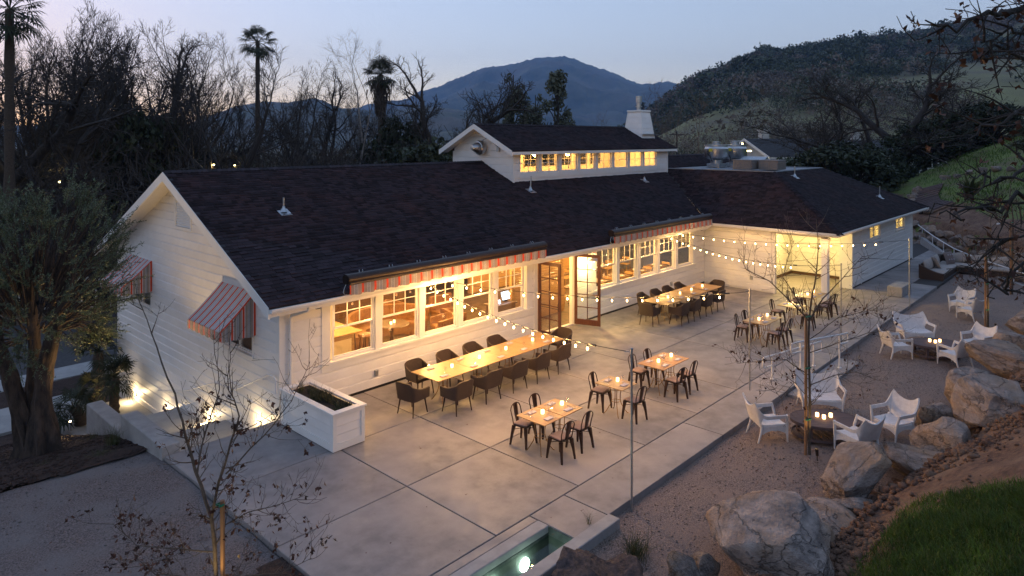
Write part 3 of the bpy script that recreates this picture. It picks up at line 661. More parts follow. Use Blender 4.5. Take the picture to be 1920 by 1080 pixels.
caps(wroof, (DK, DYa, DZ), (28.98, 9.08, ZW), .15, 3, .36); caps(wroof, (39.7, DYa, DZ), (44.02, 9.08, ZW), .15, 4, .36)
# clerestory -------------------------------------------------------------------------------
CX0, CX1, CY0, CY1 = 20.62, 32.9, 19.15, 22.75; CRX0, CRX1, CE0, CE1, CZE, CZR = 20.1, 33.25, 18.72, 23.18, 6.26, 7.38
cw_x = [21.1 + .51 + i * (31.17 - 21.6) / 7 for i in range(8)]; chole = [(x - .575, x + .575, 5.3, 6.12) for x in cw_x]
mb = MB(); core(mb, 'x', CY0, .1, CX0 + .102, CX1 - .102, 4.6, 6.3, chole); core(mb, 'x', CY1 - .1, .1, CX0 + .102, CX1 - .102, 4.6, 6.3, chole)
for x0, x1 in ((CX0, CX0 + .1), (CX1 - .1, CX1)):
    mb.hexa([(x0, CY0, 4.6), (x1, CY0, 4.6), (x1, CY1, 4.6), (x0, CY1, 4.6)], [(x0, CY0, 6.35), (x1, CY0, 6.35), (x1, CY1, 6.35), (x0, CY1, 6.35)])
    mb.add([(x0, CY0, 6.352), (x0, CY1, 6.352), (x0, YR, CZR - .12), (x1, CY0, 6.352), (x1, CY1, 6.352), (x1, YR, CZR - .12)], [(0, 2, 1), (3, 4, 5), (1, 2, 5, 4), (2, 0, 3, 5)])
cup = part('clerestory_wall', mb, M['white'], B)
csl = (CZR - CZE) / (YR - CE0)
siding(cup, 'y', CX0, -1, CY0 + .05, CY1 - .05, 4.75, 7.0, lim=lambda z: (max(CY0, CE0 + (z + .12 - CZE) / csl), min(CY1, CE1 - (z + .12 - CZE) / csl)), course=.3)
siding(cup, 'x', CY0, -1, CX0 + .06, CX1 - .06, 5.12, 6.2, [(20.98, 31.8, 5.0, 6.3)], course=.3)
for q in ((CX0 - .045, CX0 + .06, CY0 - .045, CY0 + .05, 4.9, 6.2), (CX1 - .06, CX1 + .045, CY0 - .045, CY0 + .05, 4.9, 6.2), (CX0 - .045, CX0 + .06, CY1 - .05, CY1 + .045, 4.9, 6.2)): part('corner_board', MB().box(*q), M['trim'], cup)
mb = MB(); mb.box(20.98, 31.8, CY0 - .04, CY0, 5.08, 5.3); mb.box(20.98, 31.8, CY0 - .04, CY0, 6.12, 6.22); mb.box(20.98, cw_x[0] - .575, CY0 - .04, CY0, 5.3, 6.12); mb.box(cw_x[7] + .575, 31.8, CY0 - .04, CY0, 5.3, 6.12)
for i in range(7): mb.box(cw_x[i] + .575, cw_x[i + 1] - .575, CY0 - .04, CY0, 5.3, 6.12)
part('window_casing', mb, M['trim'], cup)
for x in cw_x:
    window('window', (x, CY0 + .03, 5.3), 0, 1.14, .82, 'grid', B)
    window('window', (x, CY1 - .05, 5.3), R(180), 1.14, .82, 'grid', B)
cF = [(CRX0, CE0, CZE), (CRX1, CE0, CZE), (CRX1, YR, CZR), (CRX0, YR, CZR)]; cB = [(CRX0, YR, CZR), (CRX1, YR, CZR), (CRX1, CE1, CZE), (CRX0, CE1, CZE)]
mb = MB(); slab(mb, cF, .05); slab(mb, cB, .05); croof = part('clerestory_roof', mb, M['roofdeck'], B)
shingles(croof, cF, (CRX0, CE0, CZE), (CRX1, CE0, CZE), (0, 1, csl), 0, 8); shingles(croof, cB, (CRX0, CE1, CZE), (CRX1, CE1, CZE), (0, -1, csl), 0, 9)
caps(croof, (CRX0, YR, CZR), (CRX1, YR, CZR), .15, 5)
mb = MB()
for (a, b_) in ((CE0, YR), (CE1, YR)):
    for x in (CRX0 - .02, CRX1 - .025):
        mb.add([(x, a, CZE - .008), (x, b_, CZR - .008), (x, b_, CZR - .22), (x, a, CZE - .22), (x + .045, a, CZE - .008), (x + .045, b_, CZR - .008), (x + .045, b_, CZR - .22), (x + .045, a, CZE - .22)],
               [(0, 3, 2, 1), (4, 5, 6, 7), (0, 1, 5, 4), (3, 7, 6, 2), (0, 4, 7, 3), (1, 2, 6, 5)])
mb.box(CRX0 + .03, CRX1 - .03, CE0 + .005, CE0 + .04, CZE - .17, CZE - .052); mb.box(CRX0 + .03, CRX1 - .03, CE0 + .04, CY0 - .03, CZE - .165, CZE - .14)
for (a, b_) in ((CE0, YR), (CE1, YR)):
    mb.add([(CRX0 + .03, a, CZE - .1), (CX0, a, CZE - .1), (CX0, b_, CZR - .1), (CRX0 + .03, b_, CZR - .1), (CRX0 + .03, a, CZE - .13), (CX0, a, CZE - .13), (CX0, b_, CZR - .13), (CRX0 + .03, b_, CZR - .13)], [(0, 1, 2, 3), (7, 6, 5, 4), (0, 3, 7, 4), (1, 5, 6, 2)])
part('rake_board', mb, M['trim'], B)
mb = MB(); mb.box(CX0 + .12, CX1 - .12, CY0 + .12, CY1 - .12, 4.9, 4.95)
for x in np.arange(21.4, 32.5, 1.37): mb.box(x - .04, x + .04, CY0 + .12, CY1 - .12, 6.12, 6.26)
mb.box(CX0 + .12, CX1 - .12, 20.9, 21.0, 6.26, 6.4)
part('clerestory_beams', mb, M['wood'], B)
# lamps inside the house
WARM = (1.0, .57, .17)
for x in (9.8, 12.2, 14.6, 16.8): lamp('ceiling_lamp', (x, 17.3, 2.62), 310, WARM, .12, B); lamp('ceiling_lamp', (x, 20.2, 2.62), 230, WARM, .12, B)
for x in (18.8,): lamp('ceiling_lamp', (x, 16.5, 2.6), 150, WARM, .1, B); lamp('ceiling_lamp', (x, 19.5, 2.6), 250, WARM, .1, B)
for x in (22, 24.3, 26.6, 28.6): lamp('ceiling_lamp', (x, 17.0, 2.62), 330, WARM, .12, B); lamp('ceiling_lamp', (x, 19.8, 2.62), 250, WARM, .12, B)
for x in (22.5, 25.3, 28.1, 31): lamp('ceiling_lamp', (x, 20.9, 5.9), 230, (1, .53, .13), .15, B)
for x in (36.4, 41): lamp('ceiling_lamp', (x, 11, 2.45), 150, (1, .72, .22), .1, B)
# ------------------------------------------------------------------ ground, patio, pool, walls, boulders
def sm(t): t = np.clip(t, 0, 1); return t * t * (3 - 2 * t)
_ng = RNG.random((64, 64))
def vnoise(x, y, s):
    x = np.asarray(x, float) / s; y = np.asarray(y, float) / s; xi = np.floor(x).astype(int); yi = np.floor(y).astype(int); fx = sm(x - xi); fy = sm(y - yi)
    g = lambda a, b: _ng[a % 64, b % 64]
    return (g(xi, yi) * (1 - fx) + g(xi + 1, yi) * fx) * (1 - fy) + (g(xi, yi + 1) * (1 - fx) + g(xi + 1, yi + 1) * fx) * fy - .5
def fbm(x, y, s, o=4):
    r = 0; a = 1
    for i in range(o): r = r + a * vnoise(np.asarray(x) + 17.3 * i, np.asarray(y) - 9.1 * i, s / 2 ** i); a *= .5
    return r
def sheet(name, xs, ys, fz, mat, mask=None, kind='structure', parent=None):
    X, Y = np.meshgrid(xs, ys, indexing='ij'); Z = fz(X, Y); n, m = X.shape
    V = np.stack([X, Y, Z], -1).reshape(-1, 3); i = np.arange(n * m).reshape(n, m)
    F = np.stack([i[:-1, :-1], i[1:, :-1], i[1:, 1:], i[:-1, 1:]], -1).reshape(-1, 4)
    if mask is not None:
        k = mask(X, Y).reshape(-1); F = F[k[F].all(1)]
    o = bpy.data.objects.new(name, np_mesh(name, V, F, mat, smooth=True)); COL.objects.link(o); WL[o.name] = Vector((0, 0, 0))
    if kind: o['kind'] = kind
    if parent: o.parent = parent
    return o
def lin(a, b, n): return np.linspace(a, b, n)
def ye(x): return np.interp(x, [4, 8.6, 10.5, 13.8, 17, 20, 28, 36], [6.3, 5.5, 4.15, 3.85, 3.05, 3.1, 2.9, 2.4])
def z_yard(x, y): return -.13 - .16 * sm((12.5 - x) / 3) * sm((7.2 - y) / 1.5) + .05 * fbm(x, y, 1.6) + .028 * fbm(x + 5, y, .35, 3)
def z_near(x, y):
    s = ye(x) - y
    return z_yard(x, y) + .55 * sm(s / .55) + .68 * np.maximum(0, np.minimum(3.3, ye(x) - .3) - y) * sm((46 - x) / 10) + (.13 * fbm(x, y, 1.1) + .05 * fbm(x + 7, y, .45, 3)) * sm(s)
def s_far(x, y): return (x - 41) * .557 - (y - 4.4) * .83
def z_far(x, y):
    s = s_far(x, y); d = .7316 * x + .6817 * y
    return -.2 + 1.55 * sm((s + .1) / .5) + .39 * np.maximum(0, s) - .75 * np.maximum(0, d - 59.5) + .3 * fbm(x, y, 5) * sm(s / 4)
def z_west(x, y): return -.07 - 2.3 * sm((y - 15.0) / 11.5) + .05 * fbm(x, y, 1.4)
# far valley floor to the horizon
rx = np.concatenate([-np.geomspace(700, 60, 14), lin(-50, 50, 21), np.geomspace(60, 5780, 30)]); ry = np.concatenate([-np.geomspace(5500, 60, 30), lin(-50, 50, 21), np.geomspace(60, 5500, 30)])
og = sheet('ground', rx, ry, lambda x, y: -3.3 + 0 * x + np.minimum(0, -(np.hypot(x, y) - 100) * .0004 * (np.hypot(x, y) > 100)), M['farground']); og.rotation_euler = (0, 0, R(42.98))
sheet('gravel_yard', lin(4.0, 54, 240), lin(2.6, 8.6, 60), z_yard, M['gravel'], lambda x, y: (y < 7.1) | (x > 35.95))
sheet('soil_bank', lin(6.4, 40, 200), lin(-16, 6.0, 130), z_near, M['soil'], lambda x, y: y < ye(x) + .35)
sheet('grass_slope', lin(2, 12.9, 90), lin(-14, 3.6, 100), lambda x, y: z_near(x, y) + .03, M['grassground'], lambda x, y: (y < 2.35 - .6 * vnoise(x, y, .8)) & (x < 11.9 + 1.2 * vnoise(x, y, 1.1)))
sheet('hillside', lin(36, 130, 150), lin(-50, 22, 150), z_far, M['grassground'], lambda x, y: (s_far(x, y) > -.4) & ((y < 9.4) | (x > 47)))
sheet('dirt_strip', lin(38, 62, 90), lin(-6, 18, 90), lambda x, y: z_far(x, y) + .05, M['soil'], lambda x, y: (s_far(x, y) > -.1) & (s_far(x, y) < 2.6 + 1.2 * vnoise(x, y, 2)) & ((y < 9.4) | (x > 47)))
sheet('gravel_path', lin(-14, 5.53, 110), lin(2, 16.2, 90), lambda x, y: z_west(x, y) + .02 * fbm(x, y, .5), M['gravel2'])
sheet('mulch_bed', lin(-14, 8.15, 130), lin(15.5, 29.9, 110), lambda x, y: z_west(x, y) + .05 + .05 * fbm(x, y, .4), M['mulch'], lambda x, y: ((y > 16.0 + .5 * vnoise(x, y, 1.5)) & (x < 5.6)) | (y > 25.2))
sheet('bed_by_path', lin(3.4, 5.54, 20), lin(7.2, 10.6, 30), lambda x, y: -.045 + .03 * fbm(x, y, .4), M['mulch'], lambda x, y: (x - 5.6) ** 2 / 1.6 + (y - 8.6) ** 2 / 3.2 + .5 * vnoise(x, y, .6) < 1)
def blk(name, x0, x1, y0, y1, z0, z1, mat, c=.012, kind='structure'):
    o = part(name, MB().cbox(x0, x1, y0, y1, z0, z1, c), mat); o['kind'] = kind; return o
mb = MB(); mb.box(-60, 5.4, 30.2, 31.7, -2.6, -2.37); mb.box(5.45, 40, 30.2, 31.7, -2.6, -2.37); tag(part('sidewalk', mb, M['sidewalk']), kind='structure')
mb = MB(); mb.box(-60, 40, 31.9, 41, -2.7, -2.5); tag(part('road', mb, M['asphalt']), kind='structure')
mb = MB(); mb.box(-30, 7.0, 25.4, 27.7, -2.6, -2.19); tag(part('garden_path', mb, M['sidewalk']), kind='structure')
# patio: one bed with every poured slab as its own piece
pb = part('patio', MB().box(5.57, 9.13, 7.88, 15.2, -.3, -.02).box(9.131, 50, 7.07, 15.2, -.3, -.02), M['joint']); pb['kind'] = 'structure'
sl_g = .011
def slabp(x0, x1, y0, y1, z1=0, z0=-.16):
    part('slab', MB().cbox(x0 + sl_g, x1 - sl_g, y0 + sl_g, y1 - sl_g, z0, z1, .008), M['concrete'], pb)
xs1 = [5.55, 8.27, 10.55, 12.95, 15.33, 17.5]
for i in range(5):
    for y0, y1 in ((8.07, 10.49), (10.49, 12.9), (12.9, 15.235)): slabp(xs1[i], xs1[i + 1], y0, y1)
xs2 = [17.5, 20.6, 23.7, 26.7, 29.6]
for i in range(4):
    for y0, y1 in ((8.07, 11.35), (11.35, 15.235)): slabp(xs2[i], xs2[i + 1], y0, y1)
slabp(29.6, 34.58, 9.76, 13.09); slabp(29.6, 32.8, 8.07, 9.76)
xs3 = [32.8, 36.5, 40, 43.5, 50]
for i in range(4): slabp(xs3[i], xs3[i + 1], 8.07, 9.735)
xs4 = [10.09, 14.6, 18.3, 22.45, 27, 31.5, 36.1]
for i in range(6): slabp(xs4[i], xs4[i + 1], 7.05, 8.07)
slabp(9.11, 10.09, 7.05, 8.07); slabp(5.55, 9.11, 7.86, 8.07)
slabp(18.3, 22.45, 6.42, 7.04, -.07, -.3)
o = part('concrete_block', MB().cbox(32.45, 33.9, 7.62, 8.2, .002, .43, .02), M['concrete2']); tag(o, 'low tan concrete block standing on the walkway by the far pole', 'block')
# lily pool at the patio's near edge
pool = thing('pool', 'narrow concrete pool with lit green water at the patio edge', 'pool', (9.1, 7.3, 0))
part('pool_wall', MB().cbox(3.5, 10.09, 6.80, 7.045, -.75, .035, .012), M['concrete2'], pool)
part('coping', MB().cbox(3.5, 9.1, 7.61, 7.855, -.12, .012, .012), M['concrete2'], pool)
mb = MB(); mb.box(3.5, 9.12, 7.61, 7.63, -1.0, -.12); mb.box(9.1, 9.12, 7.045, 7.61, -1.0, -.02); mb.box(3.5, 9.12, 7.046, 7.061, -1.0, -.02); mb.box(3.5, 9.12, 7.05, 7.63, -1.02, -1.0); part('basin', mb, M['pooltile'], pool)
wm = bpy.data.materials.new('pool_water'); wm.use_nodes = True; t_ = wm.node_tree; t_.nodes.clear()
o_ = _n(t_, 'ShaderNodeOutputMaterial'); tr_ = _n(t_, 'ShaderNodeBsdfTransparent'); tr_.inputs[0].default_value = (.50, .66, .60, 1); gl_ = _n(t_, 'ShaderNodeBsdfGlossy'); gl_.inputs['Roughness'].default_value = .03
fr_ = _n(t_, 'ShaderNodeFresnel'); fr_.inputs[0].default_value = 1.33; mx_ = _n(t_, 'ShaderNodeMixShader'); nz_ = _n(t_, 'ShaderNodeTexNoise'); nz_.inputs['Scale'].default_value = 6; bp_ = _n(t_, 'ShaderNodeBump'); bp_.inputs['Strength'].default_value = .08
t_.links.new(nz_.outputs[0], bp_.inputs['Height']); t_.links.new(bp_.outputs[0], gl_.inputs['Normal'])
t_.links.new(fr_.outputs[0], mx_.inputs[0]); t_.links.new(tr_.outputs[0], mx_.inputs[1]); t_.links.new(gl_.outputs[0], mx_.inputs[2]); t_.links.new(mx_.outputs[0], o_.inputs[0])
part('water', MB().add([(3.5, 7.062, -.16), (9.1, 7.062, -.16), (9.1, 7.61, -.16), (3.5, 7.61, -.16)], [(0, 1, 2, 3)]), wm, pool)
for x in (8.45, 7.72, 6.9):
    part('underwater_lamp', MB().lathe([(.001, 0), (.11, .005), (.11, .03), (.001, .035)], 14, (x, 7.606, -.37), Matrix.Rotation(R(90), 3, 'X')), M['poollight'], pool)
    lamp('underwater_glow', (x, 7.47, -.37), 5, (.88, 1, .82), .05, pool)
# low stepped garden walls and the stair beside the gable
o = part('garden_wall', MB().cbox(5.5, 5.88, 15.25, 17.8, -1.3, .2, .015), M['concrete2']); tag(o, 'low concrete wall beside the steps, the one nearer the patio', 'wall')
o = part('garden_wall', MB().cbox(5.55, 5.93, 17.803, 20.6, -1.8, -.3, .015), M['concrete2']); tag(o, 'lower stepped concrete wall closest to the olive trunk', 'wall')
st = thing('stairway', 'sunken concrete steps running down beside the white gable wall', 'steps', (7.0, 15.2, -.8))
part('landing', MB().cbox(5.885, 8.16, 15.22, 18.1, -1.2, -.8, .01), M['sidewalk'], st)
for i, (y0, y1, z) in enumerate(((18.1, 18.6, -.96), (18.6, 19.1, -1.12), (19.1, 21.2, -1.28), (21.2, 21.7, -1.5), (21.7, 22.2, -1.7), (22.2, 22.7, -1.9), (22.7, 25.4, -2.05))):
    part('step', MB().cbox(5.935, 8.16, y0 + .002, y1, z - .5, z, .01), M['sidewalk'], st)
hr = thing('wall_handrail', 'white pipe handrail stepping down along the gable wall', 'handrail', (8.0, 15.2, .2))
part('rail', MB().tube([(8.02, 15.12, .68), (8.02, 15.12, 1.0), (8.02, 15.2, 1.06), (8.02, 15.5, 1.05), (8.02, 17.2, .26), (8.02, 18.5, .13), (8.02, 20.2, -.5), (8.02, 22.5, -1.1)], .022, 8), M['whitemetal'], hr, 40)
for y, z in ((15.8, .92), (17.4, .26), (19.4, -.2), (21.6, -.86)): part('bracket', MB().tube([(8.02, y, z), (8.02, y, z - .07), (8.19, y, z - .09)], .012, 6), M['whitemetal'], hr)
# planter ------------------------------------------------------------------
pl = thing('planter_box', 'tall white panelled planter box at the patio corner', 'planter', (8.45, 13.85, 0))
px0, px1, py0, py1 = 8.05, 8.86, 12.72, 14.95
part('box_core', MB().box(px0 + .04, px1 - .04, py0 + .04, py1 - .04, .02, .74), M['white'], pl)
mb = MB(); e = .001
for (x0, x1, y0, y1) in ((px0, px0 + .09, py0, py0 + .04), (px1 - .09, px1, py0, py0 + .04), (px0, px0 + .04, py0 + .04, py0 + .12), (px0, px0 + .04, py1 - .12, py1), (px1 - .04, px1, py0 + .04, py0 + .12)): mb.box(x0, x1, y0, y1, .02, .80)
mb.box(px0 + .09, px1 - .09, py0 + .002, py0 + .04, .02, .17); mb.box(px0 + .09, px1 - .09, py0 + .002, py0 + .04, .72, .80); mb.box(px0 + .002, px0 + .04, py0 + .12, py1 - .12, .02, .17); mb.box(px0 + .002, px0 + .04, py0 + .12, py1 - .12, .72, .80)
part('corner_frame', mb, M['trim'], pl)
for i in range(3):
    z = .172 + i * .183
    part('panel_board', MB().hexa([(px0 + .09, py0 + .022, z), (px1 - .09, py0 + .022, z), (px1 - .09, py0 + .039, z), (px0 + .09, py0 + .039, z)], [(px0 + .09, py0 + .03, z + .172), (px1 - .09, py0 + .03, z + .172), (px1 - .09, py0 + .039, z + .172), (px0 + .09, py0 + .039, z + .172)]), M['white'], pl)
    part('panel_board', MB().hexa([(px0 + .022, py0 + .12, z), (px0 + .039, py0 + .12, z), (px0 + .039, py1 - .12, z), (px0 + .022, py1 - .12, z)], [(px0 + .03, py0 + .12, z + .172), (px0 + .039, py0 + .12, z + .172), (px0 + .039, py1 - .12, z + .172), (px0 + .03, py1 - .12, z + .172)]), M['white'], pl)
mb = MB(); mb.cbox(px0 - .03, px0 + .13, py0 - .03, py1 + .03, .80, .845, .006); mb.cbox(px1 - .13, px1 + .03, py0 - .03, py1 + .03, .80, .845, .006); mb.cbox(px0 + .1305, px1 - .1305, py0 - .03, py0 + .13, .80, .845, .006); mb.cbox(px0 + .1305, px1 - .1305, py1 - .13, py1 + .03, .80, .845, .006)
part('rim', mb, M['trim'], pl)
part('soil', MB().box(px0 + .12, px1 - .12, py0 + .12, py1 - .12, .741, .77), M['soilpot'], pl)
def blades(name, pts, h, w, lean, mat, parent=None, seed=0, kind='stuff', at=(0, 0, 0), col=None, bend=.5):
    """tapered bent blades, two quads-and-a-tip each"""
    g = np.random.default_rng(seed); P = np.asarray(pts, float) - np.array(at); n = len(P); a = g.random(n) * 6.283; hh = h * g.uniform(.55, 1.15, n); ll = lean * g.uniform(.2, 1.3, n); b = g.random(n) * 6.283
    D = np.stack([np.cos(a), np.sin(a), 0 * a], 1); W = np.stack([np.cos(b), np.sin(b), 0 * b], 1) * (w / 2)
    m_ = P + D * (ll * hh * .35)[:, None]; m_[:, 2] += hh * .6; t = P + D * (ll * hh)[:, None]; t[:, 2] += hh * (1 - bend * .3 * ll)
    V = np.concatenate([P - W, P + W, m_ - W * .7, m_ + W * .7, t]); i = np.arange(n)
    F = np.concatenate([np.stack([i, i + n, i + 3 * n], 1), np.stack([i, i + 3 * n, i + 2 * n], 1), np.stack([i + 2 * n, i + 3 * n, i + 4 * n], 1)])
    v = g.random(n) if col is None else col
    o = bpy.data.objects.new(name, np_mesh(name, V, F, mat, fattr=np.tile(v, 3)))
    if kind: o['kind'] = kind
    o.location = Vector(at) - (WL[parent.name] if parent is not None else Vector((0, 0, 0)))
    return _link(o, parent, at)
g_ = np.random.default_rng(3)
n = 1300; q = np.stack([g_.uniform(px0 + .16, px1 - .16, n), g_.uniform(py0 + .18, py1 - .5, n), np.full(n, .768)], 1); q = q[(np.sin(q[:, 1] * 6) + np.sin(q[:, 0] * 15) > -.3)]
blades('low_herbs', q, .17, .014, .9, M['palm_leaf'], pl, 4, kind=None)
q = np.stack([g_.normal(px0 + .3, .03, 40), g_.normal(py1 - .4, .03, 40), np.full(40, .768)], 1); q2 = np.stack([g_.normal(px0 + .45, .05, 16), g_.normal(py1 - .75, .05, 16), np.full(16, .768)], 1)
blades('grass_tuft', np.concatenate([q, q2]), .36, .007, .35, M['tuft'], pl, 5, kind=None)
# boulders ---------------------------------------------------------------------------
def ico(sub):
    import bmesh
    b = bmesh.new(); bmesh.ops.create_icosphere(b, subdivisions=sub, radius=1); V = np.array([v.co[:] for v in b.verts]); F = np.array([[v.index for v in f.verts] for f in b.faces]); b.free(); return V, F
ICO = {s: ico(s) for s in (1, 2, 3, 4, 5)}
def rock_mesh(name, seed, sub, mat, cuts=13, rough=.05, flat=.0, fr=1.6):
    g = np.random.default_rng(seed); V, F = ICO[sub]; V = V.copy()
    for _ in range(cuts):
        nv = g.normal(size=3); nv /= np.linalg.norm(nv); d = g.uniform(.36, .62); k = V @ nv - d; V -= np.outer(np.maximum(k, 0), nv) * .97
    if flat: k = V[:, 2] - flat; V[:, 2] -= np.maximum(k, 0) * .9
    for _ in range(45):
        nv = g.normal(size=3); nv /= np.linalg.norm(nv); h = V @ nv; k = h - h.max() * (1 - g.uniform(.02, .13)); V -= np.outer(np.maximum(k, 0), nv) * g.uniform(.7, 1)
    V /= np.abs(V).max(0)
    off = g.random(3) * 50
    if rough:
        ds = np.array([mnoise.fractal(Vector(p * fr + off), 1.0, 2.1, 6) for p in V]); st_ = np.array([mnoise.noise(Vector((p[0] * 1.5 + off[0], p[1] * 1.5, p[2] * 5 + off[1]))) for p in V])
        N = V / np.linalg.norm(V, axis=1)[:, None]; led = np.floor((V[:, 2] + ds * .25) * 5) / 5 - V[:, 2]; V = V + N * (ds * rough + np.round(st_ * 5) / 5 * rough * 1.5 + led * rough * 1.6)[:, None]
    me = np_mesh(name, V, F, mat, smooth=True); me.set_sharp_from_angle(angle=R(24)); return me
def boulder(name, c, s, seed, label, rz=0, tilt=(0, 0), mat='rock', sub=5, flat=.45, cuts=13, rough=.05, group=None, cat='boulder'):
    o = bpy.data.objects.new(name, rock_mesh(name, seed, sub, M[mat], cuts, rough, flat)); o.location = c; o.scale = s; o.rotation_euler = (tilt[0], tilt[1], rz); COL.objects.link(o); WL[o.name] = Vector(c)
    tag(o, label, cat, group); return o
GB = 'boulders edging the gravel yard'
bl = [('dark pitted lava boulder beside the end of the pool wall', (8.35, 5.75, -.1), (1.05, .85, .62), 0, 'lava', .9),
      ('small upright pale stone between the lava boulder and a slim stone', (9.45, 5.22, .02), (.22, .24, .30), .4, 'rock', .6),
      ('slim grey stone wedged against the largest near boulder', (9.78, 5.02, .06), (.18, .26, .34), 1.1, 'rock', .7),
      ('biggest boulder of the row, broad, with ledges and a dark undercut face', (10.55, 4.22, .22), (1.12, .95, .68), .3, 'rock', .5),
      ('smooth tilted flat topped boulder just behind the biggest one', (12.25, 3.98, .18), (.86, .66, .50), 1.0, 'rock', .38),
      ('wide rough pale boulder in front of the near white armchair', (13.85, 4.12, .22), (1.02, .55, .48), .1, 'rock', .6),
      ('flat grey slab boulder tucked right of the wide pale one', (15.55, 3.25, .30), (.90, .58, .36), .7, 'rock', .35),
      ('lumpy low boulder below the tan overhanging one', (17.0, 3.25, .25), (.74, .5, .46), .2, 'rock', .6),
      ('small blocky stone at the yard side under the tan boulder', (18.35, 3.62, .25), (.38, .42, .55), .5, 'rock', .7),
      ('long tan boulder with a rusty cleft leaning on the bank', (18.95, 2.75, .72), (1.15, .62, .55), .35, 'rock', .5),
      ('flat capped grey boulder with a rust coloured side', (20.3, 3.35, .48), (.95, .62, .62), .2, 'rock', .5),
      ('dark mossy boulder behind the flat capped one', (23.0, 2.95, .55), (1.0, .7, .5), .9, 'rock', .5),
      ('pale blocky boulder close to the far coffee table group', (25.3, 3.0, .55), (.75, .6, .5), .3, 'rock', .6),
      ('chunk of stone filling the gap between the biggest boulder and the flat topped one', (11.45, 4.5, .02), (.34, .3, .26), .8, 'rock', .5),
      ('low stone filling the gap beside the wide pale boulder', (13.05, 3.75, .12), (.42, .34, .3), 1.4, 'rock', .5),
      ('low grey stone filling the gap behind the flat slab boulder', (16.25, 3.2, .2), (.4, .36, .34), .2, 'rock', .5),
      ('rounded stone between the mossy boulder and the pale blocky one', (24.2, 2.9, .4), (.5, .42, .4), .6, 'rock', .5),
      ('farthest small boulder of the row by the frame edge', (28.1, 3.0, .6), (.5, .5, .5), 1.3, 'rock', .6)]
for i, (lb, c, s, rz, mt, fl) in enumerate(bl):
    s = (s[0] * 1.17, s[1] * 1.2, s[2] * .92); boulder('boulder', c, s, 40 + i, lb, rz, (random.uniform(-.12, .12), random.uniform(-.12, .12)), mt, 5 if i in (0, 3, 4, 5, 6, 9, 10) else 4, fl, 10 if mt == 'rock' else 6, .04 if mt == 'rock' else .13, GB)
# stacked boulder wall behind the sofa: each stone its own thing
vars_ = [rock_mesh('wall_stone', 200 + i, 3, M['rock'], 12, .04, .6) for i in range(9)]
rg = random.Random(5); nrow = 0
NTH = ['zeroth', 'first', 'second', 'third', 'fourth', 'fifth', 'sixth', 'seventh', 'eighth', 'ninth', 'tenth', 'eleventh', 'twelfth', 'thirteenth', 'fourteenth', 'fifteenth', 'sixteenth', 'seventeenth', 'eighteenth', 'nineteenth', 'twentieth'] + ['twenty-' + w for w in ('first', 'second', 'third', 'fourth', 'fifth', 'sixth', 'seventh', 'eighth', 'ninth')] + ['thirtieth'] * 9
SHAPE = ['blocky', 'wedge shaped', 'flat faced', 'rounded', 'squat', 'jagged', 'pale', 'tan', 'grey']
for row in range(3):
    u = -1.5 - rg.random() * .5
    while u < 13.4:
        w = rg.uniform(.75, 1.5); h = rg.uniform(.5, .68); c = u + w / 2
        x = 41 + .83 * c + .557 * (.05 + row * .16); y = 4.4 + .557 * c - .83 * (.05 + row * .16)
        if not (y > 9.2 and x < 44.2):
            o = piece('wall_stone', rg.choice(vars_), None, (x, y, -.05 + row * .52 + rg.uniform(-.05, .05)), (rg.uniform(-.15, .15), rg.uniform(-.15, .15), math.atan2(.557, .83) + rg.choice((0, 3.14)) + rg.uniform(-.25, .25)), (w * .56, rg.uniform(.42, .55), h * .58))
            nrow = nrow + 1 if u > -1.2 else 1; tag(o, '%s stone, %s from the right end of the %s course in the retaining wall' % (rg.choice(('blocky reddish', 'flat grey', 'rounded tan', 'jagged grey', 'squat brown')), NTH[nrow], ('bottom', 'middle', 'top')[row]), 'boulder', 'boulders stacked in the retaining wall')
        u += w * .93
# clods of turned soil, pebbles, grass --------------------------------------------------
def scatter_rocks(name, P, smin, smax, mat, seed, kind='stuff', flat=.6):
    g = np.random.default_rng(seed); V0, F0 = ICO[1]; n = len(P); s = g.uniform(smin, smax, n) * g.uniform(.6, 1.3, n); nv = len(V0)
    jit = 1 + g.uniform(-.35, .35, (n, nv, 1)); a = g.random(n) * 6.283; ca, sa = np.cos(a), np.sin(a)
    V = V0[None] * jit * s[:, None, None]; V[:, :, 2] *= flat; x = V[:, :, 0] * ca[:, None] - V[:, :, 1] * sa[:, None]; y = V[:, :, 0] * sa[:, None] + V[:, :, 1] * ca[:, None]; V = np.stack([x, y, V[:, :, 2]], -1) + np.asarray(P)[:, None, :]
    F = F0[None] + (np.arange(n) * nv)[:, None, None]
    o = bpy.data.objects.new(name, np_mesh(name, V.reshape(-1, 3), F.reshape(-1, 3), mat)); o['kind'] = kind; COL.objects.link(o); return o
x = g_.uniform(9.5, 26, 9000); y = ye(x) - np.abs(g_.normal(.55, .55, 9000)); keep = ~((x < 12.2) & (y < 2.9)) & (fbm(x, y, .9) > -.25); x, y = x[keep][:5200], y[keep][:5200]
scatter_rocks('soil_clods', np.stack([x, y, z_near(x, y) + .015], 1), .012, .055, M['soil'], 8)
x = g_.uniform(9.5, 24, 300); y = ye(x) - np.abs(g_.normal(.5, .4, 300)); scatter_rocks('soil_clods', np.stack([x, y, z_near(x, y) + .03], 1), .05, .10, M['soil'], 9)
x = g_.uniform(9, 30, 6000); y = g_.uniform(3.2, 7.0, 6000); k = y > ye(x); x, y = x[k], y[k]
scatter_rocks('loose_gravel', np.stack([x, y, z_yard(x, y) + .004], 1), .008, .022, M['gravel'], 10)
x = g_.uniform(-4, 5.5, 5000); y = g_.uniform(6, 16, 5000); scatter_rocks('path_pebbles', np.stack([x, y, z_west(x, y) + .004], 1), .006, .018, M['gravel2'], 11)
